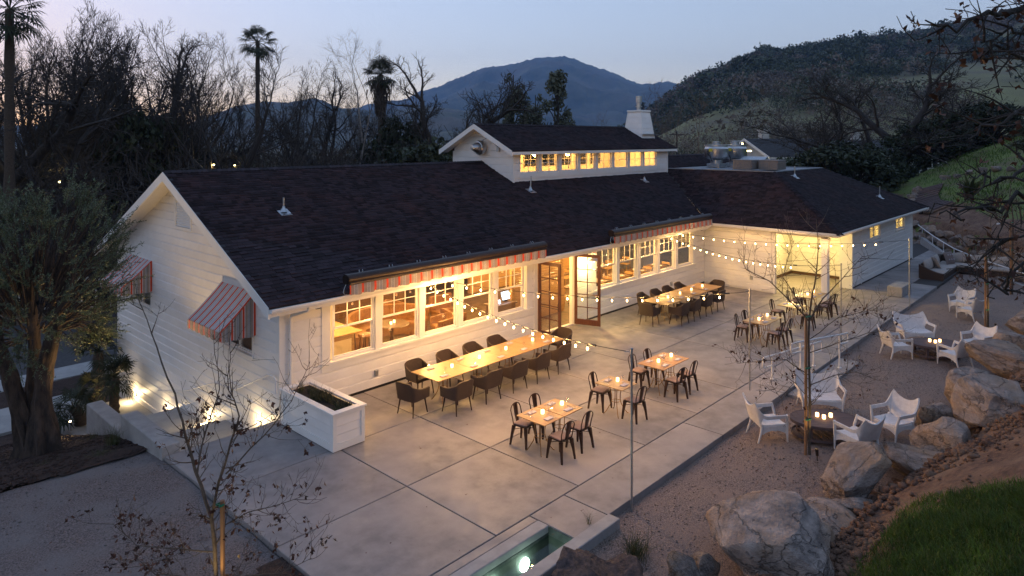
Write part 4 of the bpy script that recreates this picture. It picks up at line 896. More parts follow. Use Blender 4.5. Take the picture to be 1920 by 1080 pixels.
x = g_.uniform(1, 5.5, 5000); y = g_.uniform(16.1, 24, 5000); scatter_rocks('bark_chips', np.stack([x, y, z_west(x, y) + .06], 1), .012, .04, M['mulch'], 12, flat=.4)
n = 190000; x = g_.uniform(6.5, 12.8, n); y = g_.uniform(-3.2, 3.5, n); nz = fbm(x, y, .5, 3)
k = (y < 3.1 - .5 * vnoise(x, y, .7)) & (x < 12.25 + 1.1 * vnoise(x, y, 1.0)) & (y > -.95 * (x - 5.6) * .02 - 3) & (nz > g_.uniform(-.9, .15, n)) & (g_.random(n) < np.clip((3.15 - y) * 1.3 + .12, 0, 1))
x, y, nz = x[k], y[k], nz[k]; print('grass blades', len(x))
blades('grass', np.stack([x, y, z_near(x, y) + .02], 1), .13, .009, 1.0, M['grassblade'], seed=21, col=np.clip(.5 + nz * .5 + g_.normal(0, .12, len(x)), 0, .999))
n = 2600; x = g_.uniform(7, 12.6, n); y = g_.uniform(-2.5, 3.2, n); k = (fbm(x, y, .8) > .0) & (x < 12.3)
blades('dry_grass', np.stack([x[k], y[k], z_near(x[k], y[k]) + .02], 1), .17, .007, 1.3, M['tuft'], seed=23)
n = 40000; x = g_.uniform(44, 75, n); y = g_.uniform(-16, 14, n); k = (s_far(x, y) > 2.4) & (fbm(x, y, 2.5) > g_.uniform(-.6, .3, n)); x, y = x[k], y[k]
blades('hill_grass', np.stack([x, y, z_far(x, y)], 1), .26, .04, 1.0, M['grassblade'], seed=22)
# small tufts at the pool wall, by the mulch bed
def tuft(loc, n, h, r_, label, seed, cat='grass tuft', w=.008, lean=.8, mat='tuft'):
    g = np.random.default_rng(seed); a = np.stack([g.normal(loc[0], r_, n), g.normal(loc[1], r_, n), np.full(n, loc[2])], 1)
    o = blades('grass_tuft', a, h, w, lean, M[mat], None, seed, None, loc); tag(o, label, cat); return o
tuft((9.75, 6.25, -.32), 260, .42, .09, 'green grass tuft growing behind the lava boulder', 31)
tuft((9.55, 6.72, -.32), 60, .3, .05, 'thin wisp of grass at the end of the pool wall', 32, w=.005)
tuft((9.62, 7.12, 0), 30, .28, .02, 'sparse dry grass blades on the patio edge by the pool', 33, w=.004)
tuft((5.2, 17.3, -.35), 160, .55, .08, 'tall dry grass clump against the nearer garden wall', 34, w=.006, lean=.5)
tuft((5.25, 18.9, -.9), 130, .5, .08, 'dry grass clump against the lower garden wall', 35, w=.006, lean=.5)
tuft((4.75, 16.6, -.3), 220, .28, .10, 'round tan grass clump on the mulch under the olive', 36, lean=1.)
tuft((3.9, 17.3, -.45), 160, .26, .1, 'dim grass clump in the dark mulch near the path', 37, lean=1.)
# ------------------------------------------------------------------ awnings, roof fittings, lamps
def stripes(name, period, bands, rough=.9):
    """woven stripes along the point attribute u; bands = [(end fraction, colour)]"""
    m = bpy.data.materials.new(name); m.use_nodes = True; t = m.node_tree; t.nodes.clear()
    out = _n(t, 'ShaderNodeOutputMaterial'); b = _n(t, 'ShaderNodeBsdfPrincipled'); b.inputs['Roughness'].default_value = rough; b.inputs['Specular IOR Level'].default_value = .2
    at = _n(t, 'ShaderNodeAttribute', attribute_name='u'); dv = _n(t, 'ShaderNodeMath', operation='DIVIDE'); dv.inputs[1].default_value = period; fr = _n(t, 'ShaderNodeMath', operation='FRACT')
    t.links.new(at.outputs['Fac'], dv.inputs[0]); t.links.new(dv.outputs[0], fr.inputs[0]); cr = _n(t, 'ShaderNodeValToRGB'); cr.color_ramp.interpolation = 'CONSTANT'
    el = cr.color_ramp.elements; pos = 0
    for i, (e, c) in enumerate(bands):
        q = el[0] if i == 0 else (el[1] if i == 1 else el.new(pos)); q.position = pos; q.color = (*c, 1); pos = e
    t.links.new(fr.outputs[0], cr.inputs[0]); no = _n(t, 'ShaderNodeTexNoise'); no.inputs['Scale'].default_value = 7; tc = _n(t, 'ShaderNodeTexCoord'); t.links.new(tc.outputs['Object'], no.inputs['Vector'])
    mr = _n(t, 'ShaderNodeMapRange'); mr.inputs[3].default_value = .8; mr.inputs[4].default_value = 1.15; t.links.new(no.outputs[0], mr.inputs[0]); hs = _n(t, 'ShaderNodeHueSaturation'); t.links.new(cr.outputs[0], hs.inputs['Color']); t.links.new(mr.outputs[0], hs.inputs['Value'])
    t.links.new(hs.outputs[0], b.inputs['Base Color'])
    tl = _n(t, 'ShaderNodeBsdfTranslucent'); mx = _n(t, 'ShaderNodeMixShader'); mx.inputs[0].default_value = .18; t.links.new(hs.outputs[0], tl.inputs[0]); t.links.new(b.outputs[0], mx.inputs[1]); t.links.new(tl.outputs[0], mx.inputs[2]); t.links.new(mx.outputs[0], out.inputs[0])
    return m
OR, GB_, WH, BK, LG = (.70, .085, .035), (.38, .30, .26), (.74, .70, .69), (.02, .02, .022), (.42, .40, .43)
M['awntop_skytint'] = stripes('awning_top_sky_tint', .30, [(.24, OR), (.34, WH), (.48, LG), (.58, WH), (.66, LG), (.76, WH), (.90, LG), (1, WH)])  # same cloth as the sides; sky light on the top put into the colours
M['awn'] = stripes('awning_stripes', .30, [(.18, OR), (.24, WH), (.46, GB_), (.50, BK), (.54, WH), (.58, BK), (.62, WH), (.66, BK), (.70, WH), (.94, GB_), (1, WH)])
M['awn2'] = stripes('valance_stripes', .375, [(.19, OR), (.44, GB_), (.475, WH), (.51, BK), (.545, WH), (.58, BK), (.615, WH), (.65, BK), (.685, WH), (1, GB_)])
def uset(o, us):
    a = o.data.attributes.new('u', 'FLOAT', 'POINT'); a.data.foreach_set('value', us)
def spear_awning(ya, yb, zt, zh, out, label):
    """fixed awning on the gable wall: sloped top, two sides and a scalloped front skirt"""
    t = thing('window_awning', label, 'awning', (X0, (ya + yb) / 2, zt), 0, 'striped awnings on the gable wall'); xo = X0 - out; xw = X0 - .036
    def panel(name, P, us, m='awn'):
        mb = MB().shell(P, .008); n = len(P) * len(P[0]); o = part(name, mb, M[m], t); uset(o, list(us) * 2); return o
    n = 18; P = [[(xw + (xo - xw) * i / 6, ya + (yb - ya) * j / n, zt + (zh - zt) * i / 6 - .03 * math.sin(math.pi * i / 6)) for j in range(n + 1)] for i in range(7)]
    panel('top_panel', P, [(yb - ya) * j / n for i in range(7) for j in range(n + 1)], 'awntop_skytint')
    for y in (ya, yb):
        P = []; us = []
        for i in range(17):
            f = i / 16; x = xw + (xo - xw) * f; top = zt + (zh - zt) * f - .03 * math.sin(math.pi * f) - .006; bot = zh - .23 - .035 * abs(math.sin(f * math.pi * 3))
            P.append([(x, y, top), (x, y, (top + bot) / 2), (x, y, bot)]); us += [out * f] * 3
        panel('side_panel', P, us)
    P = []; us = []; k = 60
    for i in range(k + 1):
        y = ya + (yb - ya) * i / k; bot = zh - .20 - .05 * abs(math.sin(math.pi * (yb - ya) / .30 * i / k)) ** .6
        P.append([(xo - .004, y, zh - .008), (xo - .012, y, (zh + bot) / 2), (xo - .004, y, bot)]); us += [(yb - ya) * i / k] * 3
    panel('valance', P, us)
    mb = MB()
    for y in (ya + .02, yb - .02): mb.tube([(xw, y, zh - .05), (xo + .02, y, zh - .03)], .012, 6); mb.tube([(xw, y, zt - .03), (xo + .02, y, zh - .03)], .012, 6)
    mb.tube([(xo + .02, ya, zh - .03), (xo + .02, yb, zh - .03)], .012, 6); part('awning_frame', mb, M['galv'], t)
spear_awning(16.42, 18.36, 2.86, 2.02, .92, 'striped orange and grey awning nearer the patio corner on the gable')
spear_awning(23.43, 25.5, 2.80, 2.06, .92, 'striped awning half hidden behind the olive crown')
def roller_awning(x0, x1, label):
    t = thing('retractable_awning', label, 'awning', ((x0 + x1) / 2, 14.55, 3.05), 0, 'retracted roller awnings along the eave'); y = 14.52; z = 3.24
    prof = [(y + .14 * math.cos(a) * 1.05, z + .12 * math.sin(a)) for a in np.linspace(.2, 2 * math.pi - .9, 14)]
    P = [[(x0 + (x1 - x0) * i / 20, p[0], p[1]) for p in prof] for i in range(21)]
    part('cassette', MB().shell(P, .012), M['bronze'], t, 40)
    part('front_bar', MB().cbox(x0 + .01, x1 - .01, y - .16, y - .10, z - .125, z - .065, .012), M['bronze'], t)
    for x in (x0, x1): part('end_cap', MB().lathe([(.001, -.012), (.125, -.012), (.125, .012), (.001, .012)], 14, (x, y, z), Matrix.Rotation(R(90), 3, 'Y')), M['bronze'], t, 30)
    P = []; us = []; k = int((x1 - x0) / .02)
    for i in range(k + 1):
        x = x0 + .03 + (x1 - x0 - .06) * i / k; u = x - x0; f = (u / .375 - .095) % 1; bot = z - .385 + .032 * max(0, 1 - min(f, 1 - f) / .12) + .012 * math.sin(f * 6.28)
        P.append([(x, y - .13 + .008 * math.sin(u * 16), z - .12), (x, y - .14 + .01 * math.sin(u * 16), (z - .15 + bot) / 2), (x, y - .135 + .014 * math.sin(u * 16 + .5), bot)]); us += [u] * 3
    o = part('valance', MB().shell(P, .006), M['awn2'], t); uset(o, us * 2)
    mb = MB(); n = int((x1 - x0) / 1.05)
    for i in range(n + 1):
        x = x0 + .5 + (x1 - x0 - 1) * i / n
        for dx in (-.05, .05): mb.tube([(x + dx, y + .06, z + .115), (x + dx, y + .08, z + .15), (x + dx + .05, y + .16, z + .155), (x + dx + .07, y + .2, z + .06)], .007, 5)
        mb.box(x - .05, x + .05, y + .05, y + .24, 2.90, 3.16)
    part('roof_bracket', mb, M['galv'], t)
    mb = MB().tube([(x0 - .01, y - .02, z - .12), (x0 - .06, y - .02, z - .22), (x0 - .1, y - .04, z - .30), (x0 - .06, y - .05, z - .36), (x0 + .02, y - .03, z - .37)], .008, 6); part('power_cable', mb, M['galv'], t)
roller_awning(9.55, 17.12, 'long rolled up awning over the near window bank')
roller_awning(20.95, 28.7, 'long rolled up awning over the far window bank by the wing')
for i, (xa, lb) in enumerate(((11.6, 'black slim heater over the second near window'), (15.55, 'black slim heater over the near window by the door'), (23.15, 'black slim heater over the far bank just right of the door'), (27.1, 'black slim heater closest to the wing corner'))):
    t = thing('patio_heater', lb, 'heater', (xa, 15.0, 2.6), 0, 'slim heaters hung under the eave')
    part('heater_body', MB().hexa([(xa - .83, 14.92, 2.585), (xa + .83, 14.92, 2.585), (xa + .83, 15.08, 2.54), (xa - .83, 15.08, 2.54)], [(xa - .83, 14.94, 2.645), (xa + .83, 14.94, 2.645), (xa + .83, 15.07, 2.61), (xa - .83, 15.07, 2.61)]), M['black'], t)
    mb = MB(); mb.tube([(xa - .5, 15.0, 2.66), (xa + .5, 15.0, 2.66)], .012, 6)
    for s in (-.45, .45): mb.box(xa + s - .05, xa + s + .05, 14.96, 15.05, 2.62, 2.70)
    part('mount', mb, M['black'], t)
# plumbing vents on the roofs
def vent(x, y, z, h, label, tilt=0, r_=.028):
    t = thing('roof_vent', label, 'vent pipe', (x, y, z), 0, 'galvanised vent pipes on the roofs')
    part('pipe', MB().tube([(x, y, z), (x + tilt, y, z + h)], r_, 10), M['galv'], t, 40)
    part('collar', MB().lathe([(.11, 0), (.075, .05), (.05, .11), (.04, .16)], 12, (x, y, z + .01)), M['galv'], t, 40)
    part('flashing', MB().hexa([(x - .17, y - .2, z - .075), (x + .17, y - .2, z - .075), (x + .17, y + .14, z + .075), (x - .17, y + .14, z + .075)], [(x - .17, y - .2, z - .07), (x + .17, y - .2, z - .07), (x + .17, y + .14, z + .08), (x - .17, y + .14, z + .08)]), M['galv'], t)
vent(10.0, 18.4, mz(18.4), .42, 'short vent pipe alone on the near roof slope'); vent(20.9, 18.45, mz(18.45), .6, 'tall vent pipe below the left end of the clerestory', .04); vent(29.6, 18.5, mz(18.5), .2, 'stubby vent below the right end of the clerestory')
wz = lambda x, y: ZW + sw * min(x - 29.0, y - 9.1)
vent(34.4, 12.85, wz(34.4, 12.85), .55, 'vent pipe near the top of the wing roof'); vent(39.9, 10.45, wz(44, 10.45), .6, 'vent pipe low on the wing roof towards the hillside')
# exhaust fan on the clerestory gable
fx = CX0 - .03; t = thing('wall_exhaust_fan', 'round metal exhaust fan on the clerestory gable', 'exhaust fan', (fx, 20.85, 6.36)); Ry = Matrix.Rotation(R(-90), 3, 'Y')
part('base_plate', MB().cbox(fx - .03, fx - .001, 20.45, 21.2, 6.02, 6.70, .01), M['trim'], t)
part('housing', MB().lathe([(.001, .0), (.25, .0), (.31, .10), (.31, .26), (.27, .33), (.22, .34)], 26, (fx - .03, 20.85, 6.36), Ry), M['steel'], t, 40)
part('fan_cowl', MB().lathe([(.24, .32), (.23, .40), (.15, .53), (.12, .62), (.10, .65), (.001, .66)], 26, (fx - .03, 20.85, 6.36), Ry), M['steel'], t, 40)
part('cable', MB().tube([(fx - .25, 20.7, 6.66), (fx - .2, 20.45, 6.78), (fx - .1, 20.2, 6.62), (fx - .04, 20.0, 6.42), (fx - .04, 19.95, 6.36)], .02, 6).box(fx - .07, fx - .001, 19.88, 20.02, 6.2, 6.38), M['galv'], t)
# chimney
t = thing('chimney', 'white boarded tapered chimney with metal flue', 'chimney', (32.0, 20.3, 6.9)); cb, ct, cz0, cz1 = .62, .42, 6.72, 8.2; cx, cy = 32.0, 20.35
def ctap(z): return cb + (ct - cb) * (z - cz0) / (cz1 - cz0)
mb = MB(); b0, b1 = ctap(cz0) - .02, ctap(cz1) - .02; mb.hexa([(cx - b0, cy - b0, cz0), (cx + b0, cy - b0, cz0), (cx + b0, cy + b0, cz0), (cx - b0, cy + b0, cz0)], [(cx - b1, cy - b1, cz1), (cx + b1, cy - b1, cz1), (cx + b1, cy + b1, cz1), (cx - b1, cy + b1, cz1)]); part('stack_core', mb, M['white'], t)
for i in range(5):
    z0, z1 = cz0 + i * .296, cz0 + i * .296 + .284; a, b_ = ctap(z0) + .004, ctap(z1) - .004
    part('stack_board', MB().hexa([(cx - a, cy - a, z0), (cx + a, cy - a, z0), (cx + a, cy + a, z0), (cx - a, cy + a, z0)], [(cx - b_, cy - b_, z1), (cx + b_, cy - b_, z1), (cx + b_, cy + b_, z1), (cx - b_, cy + b_, z1)]), M['white'], t)
mb = MB()
for sx in (-1, 1):
    for sy in (-1, 1):
        a, b_ = cb + .012, ct + .012; w = .07
        mb.hexa(sorted([(cx + sx * a, cy + sy * a, cz0), (cx + sx * (a - w), cy + sy * a, cz0), (cx + sx * a, cy + sy * (a - w), cz0), (cx + sx * (a - w), cy + sy * (a - w), cz0)], key=lambda p: math.atan2(p[1] - cy - sy * (a - w / 2), p[0] - cx - sx * (a - w / 2))),
                sorted([(cx + sx * b_, cy + sy * b_, cz1), (cx + sx * (b_ - w), cy + sy * b_, cz1), (cx + sx * b_, cy + sy * (b_ - w), cz1), (cx + sx * (b_ - w), cy + sy * (b_ - w), cz1)], key=lambda p: math.atan2(p[1] - cy - sy * (b_ - w / 2), p[0] - cx - sx * (b_ - w / 2))))
part('corner_trim', mb, M['trim'], t); part('cap', MB().cbox(cx - .47, cx + .47, cy - .47, cy + .47, cz1, cz1 + .1, .015), M['trim'], t)
part('flashing', MB().box(cx - .74, cx + .74, cy - .78, cy - .6, 6.99, 7.0), M['galv'], t)
part('flue', MB().lathe([(.12, 0), (.12, .18), (.18, .19), (.18, .24), (.12, .25), (.12, .42), (.16, .43), (.16, .72), (.17, .73), (.17, .77), (.001, .8)], 16, (cx, cy, cz1 + .1)), M['steel'], t, 40)
# kitchen fans and air conditioners on the flat roof
def upblast(x, y, label, s=1):
    t = thing('kitchen_fan', label, 'rooftop fan', (x, y, DZ), 0, 'stainless kitchen fans on the flat roof')
    part('curb', MB().cbox(x - .5, x + .5, y - .5, y + .5, DZ - .01, DZ + .28, .01), M['galv'], t)
    part('fan_bowl', MB().lathe([(.42, .28), (.42, .55), (.5, .62), (.78, .72), (.84, .85), (.84, 1.42), (.80, 1.46), (.78, 1.62), (.84, 1.62), (.84, 1.72), (.001, 1.74)], 30, (x, y, DZ)), M['steel'], t, 40)
    part('motor_cap', MB().lathe([(.28, 1.73), (.28, 1.98), (.001, 2.0)], 18, (x, y, DZ)), M['galv'], t, 40)
    part('warning_label', MB().box(x - .92, x - .842, y - .12, y + .12, DZ + 1.22, DZ + 1.46), pmat('label_yellow', (.6, .5, .05)) if 'ly' not in M else M['ly'], t)
    part('switch_cord', MB().tube([(x - .82, y + .25, DZ + 1.3), (x - .9, y + .2, DZ + 1.0), (x - .85, y + .05, DZ + .85), (x - .6, y, DZ + .4)], .03, 6), M['plug'], t); t.scale = (.8, .8, .74)
M['ly'] = pmat('label_yellow', (.6, .5, .05))
upblast(36.6, 18.1, 'left stainless mushroom fan on the flat roof'); upblast(38.6, 17.9, 'right stainless mushroom fan partly behind the first')
t = thing('sloped_duct', 'sloping pale metal duct cover between fans and air conditioners', 'duct', (37.0, 16.3, DZ)); part('duct_sheet', MB().hexa([(36.2, 15.6, DZ + .02), (37.8, 15.6, DZ + .02), (37.8, 17.0, DZ + .02), (36.2, 17.0, DZ + .02)], [(36.2, 15.6, DZ + .1), (37.8, 15.6, DZ + .62), (37.8, 17.0, DZ + .62), (36.2, 17.0, DZ + .1)]), M['galv'], t); part('duct_rim', MB().box(36.15, 36.2, 15.55, 17.05, DZ, DZ + .14), M['gray_roof'], t)
def condenser(x, y, w, d, h, label):
    t = thing('air_conditioner', label, 'air conditioner', (x, y, DZ), 0, 'air conditioners on the flat roof')
    part('case', MB().cbox(x - w / 2, x + w / 2, y - d / 2, y + d / 2, DZ + .03, DZ + h, .02), M['hvac'], t); part('top_lid', MB().cbox(x - w / 2 - .02, x + w / 2 + .02, y - d / 2 - .02, y + d / 2 + .02, DZ + h, DZ + h + .05, .01), M['hvac'], t)
    for (a0, a1, ax) in ((y - d / 2 + .1, y + d / 2 - .1, 'y'), (x - w / 2 + .1, x + w / 2 - .1, 'x')):
        mb = MB(); k = int((a1 - a0) / .11)
        for i in range(k + 1):
            a = a0 + (a1 - a0) * i / k
            if ax == 'y': mb.box(x - w / 2 - .015, x - w / 2, a - .03, a + .03, DZ + .12, DZ + h - .1)
            else: mb.box(a - .03, a + .03, y - d / 2 - .015, y - d / 2, DZ + .12, DZ + h - .1)
        tag(part('louvre_panel', mb, M['hvac'], t), kind='stuff')
condenser(34.35, 15.35, .9, 1.0, .48, 'left brown air conditioner on the flat roof edge'); condenser(34.95, 14.2, 1.1, 1.0, .48, 'right brown air conditioner on the flat roof edge')
# ---- lamps outside
YEL = (1.0, .63, .23)
def downlight(x, y, z, lb, e=42):
    t = thing('soffit_light', lb, 'downlight', (x, y, z), 0, 'small downlights set in the soffit')
    part('trim_ring', MB().lathe([(.025, 0), (.06, 0), (.06, .012), (.025, .012)], 12, (x, y, z - .012)), M['trim'], t); part('lens', MB().lathe([(.001, -.004), (.024, -.004), (.024, .004), (.001, .004)], 10, (x, y, z - .005)), M['bulb'], t)
    lamp('soffit_glow', (x, y, z - .04), e, (1, .55, .19), .03, t, 'SPOT', spot=140)
for i, x in enumerate((10.2, 11.5, 12.32, 12.98, 14.6, 16.3, 22.37, 23.05, 24.48, 25.98, 27.6)): downlight(x, 14.95, ZE - .165, 'small lit downlight under the eave, %s from the planter end' % NTH[i + 1])
for i, y in enumerate((13.12, 12.47, 11.2)): downlight(29.32, y, ZW - .225, 'small lit downlight under the wing eave, %s from the inner corner' % NTH[i + 1], 3)
t = thing('porch_lamp', 'bright round ceiling lamp in the corner porch', 'ceiling lamp', (31.5, 11.6, 2.6)); part('lamp_bowl', MB().lathe([(.001, -.12), (.10, -.10), (.14, -.04), (.14, 0), (.001, 0)], 18, (31.5, 12.2, 2.6)), M['bulbwhite'], t, 40); lamp('porch_glow', (31.9, 11.9, 2.2), 260, (1, .72, .24), .12, t); part('lamp_base', MB().lathe([(.16, 0), (.16, .02), (.001, .02)], 18, (31.5, 12.2, 2.583)), M['trim'], t)
t = thing('barn_light', 'enamel barn lamp on the wall right of the open doors', 'wall lamp', (20.25, 15.2, 2.45))
part('goose_arm', MB().tube([(20.25, 15.22, 2.40), (20.25, 15.0, 2.56), (20.25, 14.82, 2.54), (20.25, 14.78, 2.44)], .014, 8), M['black'], t, 40); part('lamp_shade', MB().lathe([(.03, .14), (.06, .10), (.08, .07), (.20, .0), (.195, -.003), (.075, .06), (.03, .1)], 22, (20.25, 14.78, 2.30)), M['trim'], t, 40)
part('bulb', MB().lathe([(.001, -.06), (.035, -.04), (.04, 0), (.02, .05), (.001, .06)], 12, (20.25, 14.78, 2.31)), M['bulbwhite'], t, 40); lamp('barn_glow', (20.25, 14.78, 2.24), 170, (1, .70, .24), .05, t)
o = part('fire_bell', MB().cbox(20.78, 20.92, 15.15, 15.215, 2.46, 2.68, .02), pmat('alarm_red', (.35, .02, .015), rough=.3)); tag(o, 'small red alarm box high on the wall by the doors', 'alarm')
def steplight(x, y, z, lb, e=18, aim=-1):
    t = thing('step_light', lb, 'step light', (x, y, z), 0, 'lit step lights along the gable wall'); part('face_plate', MB().cbox(x - .03, x, y - .09, y + .09, z - .05, z + .05, .006), M['galv'], t); part('lens', MB().box(x - .036, x - .0301, y - .05, y + .05, z - .02, z + .03), M['steplight'], t)
    lamp('step_glow', (x - .22, y, z + .02), e, (1, .72, .36), .04, t)
steplight(8.16, 16.2, -.36, 'lit step light closest to the planter'); steplight(8.16, 19.1, -1.02, 'lit step light at the middle of the stair'); steplight(8.16, 22.15, -1.7, 'lit step light at the foot of the stair', 25); steplight(8.16, 24.85, -1.84, 'lit step light by the far corner of the gable', 25)
def uplight(x, y, z, lb, e, aimv, spot=70, col=(1, .62, .22), g='small garden uplights'):
    t = thing('garden_uplight', lb, 'uplight', (x, y, z), 0, g); D = Vector(aimv).normalized(); q = D.to_track_quat('Z', 'Y').to_matrix()
    part('stake_post', MB().tube([(x, y, z - .1), (x, y, z + .1)], .01, 6), M['bronze'], t); part('lamp_can', MB().lathe([(.001, 0), (.03, 0), (.035, .1), (.035, .14), (.028, .11), (.001, .11)], 12, (x, y, z + .1), q), M['bronze'], t, 40); part('lens', MB().lathe([(.001, .112), (.026, .112), (.026, .116), (.001, .116)], 12, (x, y, z + .1), q), M['bulbwhite'], t)
    lamp('uplight_glow', Vector((x, y, z + .1)) + D * .2, e, col, .04, t, 'SPOT', rot=(-D).to_track_quat('Z', 'Y').to_euler(), spot=spot)
uplight(5.75, 22.8, -1.62, 'glaring little lamp by the low path wall', 55, (-.3, -.55, .8), 150)
uplight(4.6, 20.6, -1.1, 'uplight at the back of the olive trunk', 500, (-.2, -.25, 1), 100); uplight(5.1, 18.5, -.75, 'uplight on the patio side of the olive', 360, (.25, .1, 1), 100)
uplight(6.9, 24.9, -2.0, 'uplight under the fan palms', 30, (.2, -.1, 1), 110)
# ---- poles and strings of bulbs
POLES = [(10.70, 6.96, 2.83, 'galvanised light pole nearest the pool'), (17.68, 7.0, 2.66, 'galvanised light pole behind the staked tree'), (23.61, 7.0, 2.61, 'galvanised light pole beyond the step rails'), (30.88, 7.0, 2.71, 'farthest galvanised light pole by the walkway block')]
POLES[1] = (17.70, 7.80, 2.68, POLES[1][3]); POLES[2] = (23.61, 7.33, 2.63, POLES[2][3])
for x, y, h, lb in POLES:
    t = thing('light_pole', lb, 'pole', (x, y, 0), 0, 'thin galvanised poles holding the light strings')
    part('pole', MB().tube([(x, y, -.3 if y < 7.02 else .002), (x, y, h)], .021, 10), M['galv'], t, 40); part('pole_cap', MB().lathe([(.027, 0), (.028, .03), (.001, .045)], 10, (x, y, h)), M['galv'], t, 40); part('eye_hook', MB().tube([(x, y, h - .04), (x - .05, y + .07, h - .03), (x - .08, y + .1, h - .04)], .008, 5), M['galv'], t)
bulb_me = MB().lathe([(.001, -.036), (.014, -.031), (.021, -.012), (.020, .005), (.012, .028), (.010, .036), (.001, .037)], 10).mesh('bulb', M['bulb'], 60)
sock_me = MB().lathe([(.016, .03), (.018, .04), (.016, .085), (.001, .09)], 8).mesh('socket', M['plug'])
def light_string(p0, p1, sag, n, f0, f1, lb, e=6, col=(1, .56, .19)):
    p0, p1 = Vector(p0), Vector(p1); t = thing('light_string', lb, 'string lights', (p0 + p1) / 2, 0, 'strings of warm bulbs between house and poles')
    def at(f): q = p0.lerp(p1, f); q.z -= sag * 4 * f * (1 - f); return q
    part('wire', MB().tube([at(i / 40) for i in range(41)], .007, 5), M['plug'], t)
    e1 = at(f1 + .02); part('end_plug', MB().tube([at(f1 + .012), at(f1 + .03)], .022, 8), M['plug'], t)
    for i in range(n):
        q = at(f0 + (f1 - f0) * i / (n - 1)) - Vector((0, 0, .09)); b = piece('bulb', bulb_me, t, q); piece('socket', sock_me, b, q); lamp('bulb_glow', q, e, col, .045, t)
light_string((12.4, 14.95, 2.72), (10.70, 6.96, 2.79), .27, 19, .05, .85, 'bulb string running to the pole nearest the pool', 27, (1, .53, .17))
light_string((12.8, 14.95, 2.70), (17.70, 7.80, 2.64), .31, 19, .06, .91, 'bulb string running to the pole behind the staked tree', 37, (1, .53, .17))
light_string((25.5, 14.95, 2.74), (23.61, 7.33, 2.60), .42, 19, .05, .765, 'bulb string crossing low before the porch wall')
light_string((26.1, 14.95, 2.76), (30.88, 7.0, 2.68), .31, 19, .05, .866, 'bulb string running to the farthest pole')
# outlet boxes on the walls
for x, y, z, lb in ((10.95, 15.2, .43, 'grey outlet box under the second near window'), (14.35, 15.2, .43, 'grey outlet box under the fourth near window'), (26.5, 15.2, .42, 'grey outlet box behind the far long table')):
    tag(part('outlet_box', MB().cbox(x - .05, x + .05, y - .04, y + .03, z - .08, z + .08, .008), M['galv']), lb, 'outlet')
tag(part('outlet_box', MB().cbox(29.53, 29.6, 12.9, 13.02, .45, .62, .008), M['galv']), 'grey outlet box on the wing wall left of the porch', 'outlet')
tag(part('wall_speaker', MB().cbox(9.05, 9.2, 15.06, 15.2, 2.5, 2.66, .01), M['bronze']), 'small brown speaker box by the near downspout', 'speaker'); tag(part('wall_speaker', MB().cbox(28.95, 29.1, 15.06, 15.2, 2.5, 2.66, .01), M['bronze']), 'small brown speaker box in the corner by the wing', 'speaker')
# handrails
def steprail(a, b_, h, lb, ext=.42):
    t = thing('step_rail', lb, 'handrail', (*a[:2], 0), 0, 'white pipe rails at the patio steps'); a, b_ = Vector(a), Vector(b_); d = (b_ - a).normalized(); dh = Vector((d.x, d.y, 0)).normalized(); up = Vector((0, 0, h)); dn = Vector((0, 0, -.28)); k = .05
    e0 = a + up - dh * ext; e1 = b_ + up + dh * ext
    part('rail', MB().tube([a + up + dn, e0 + dn + dh * k, e0 + dn + Vector((0, 0, k)), e0 - Vector((0, 0, k)), e0 + dh * k, a + up, b_ + up, e1 - dh * k, e1 - Vector((0, 0, k)), e1 + dn + Vector((0, 0, k)), e1 + dn - dh * k, b_ + up + dn], .024, 8), M['whitemetal'], t, 50)
    for p in (a, b_): part('post', MB().tube([p, p + up - Vector((0, 0, .01))], .026, 8), M['whitemetal'], t, 50); part('foot_flange', MB().lathe([(.06, 0), (.06, .012), (.03, .02)], 12, p), M['whitemetal'], t)
steprail((18.95, 7.70, .002), (20.9, 7.25, .002), .66, 'white step rail nearer the pool'); steprail((19.72, 7.2, .002), (21.45, 6.7, -.068), .98, 'white step rail farther from the pool')
t = thing('ramp_rail', 'long white pipe railing on the ramp behind the sofa', 'railing', (48, 10.5, 0))
RP = [(52.5, 11.6, .25), (50.0, 10.6, .15), (47.6, 9.55, .02), (45.6, 8.6, -.08), (44.0, 7.8, -.16), (42.9, 7.0, -.24), (41.8, 6.1, -.32), (40.2, 4.7, -.4), (39.0, 3.6, -.5)]
part('ramp_curb', MB().shell([[(p[0], p[1], p[2] - .6), (p[0], p[1], p[2] + .32)] for p in RP], .2), M['concrete2'], t)
part('rail', MB().tube([(p[0], p[1], p[2] + .88) for p in RP], .03, 8), M['whitemetal'], t, 50)
for p in RP[1:]: part('post', MB().tube([(p[0], p[1], p[2] + .3), (p[0], p[1], p[2] + .87)], .024, 6), M['whitemetal'], t)
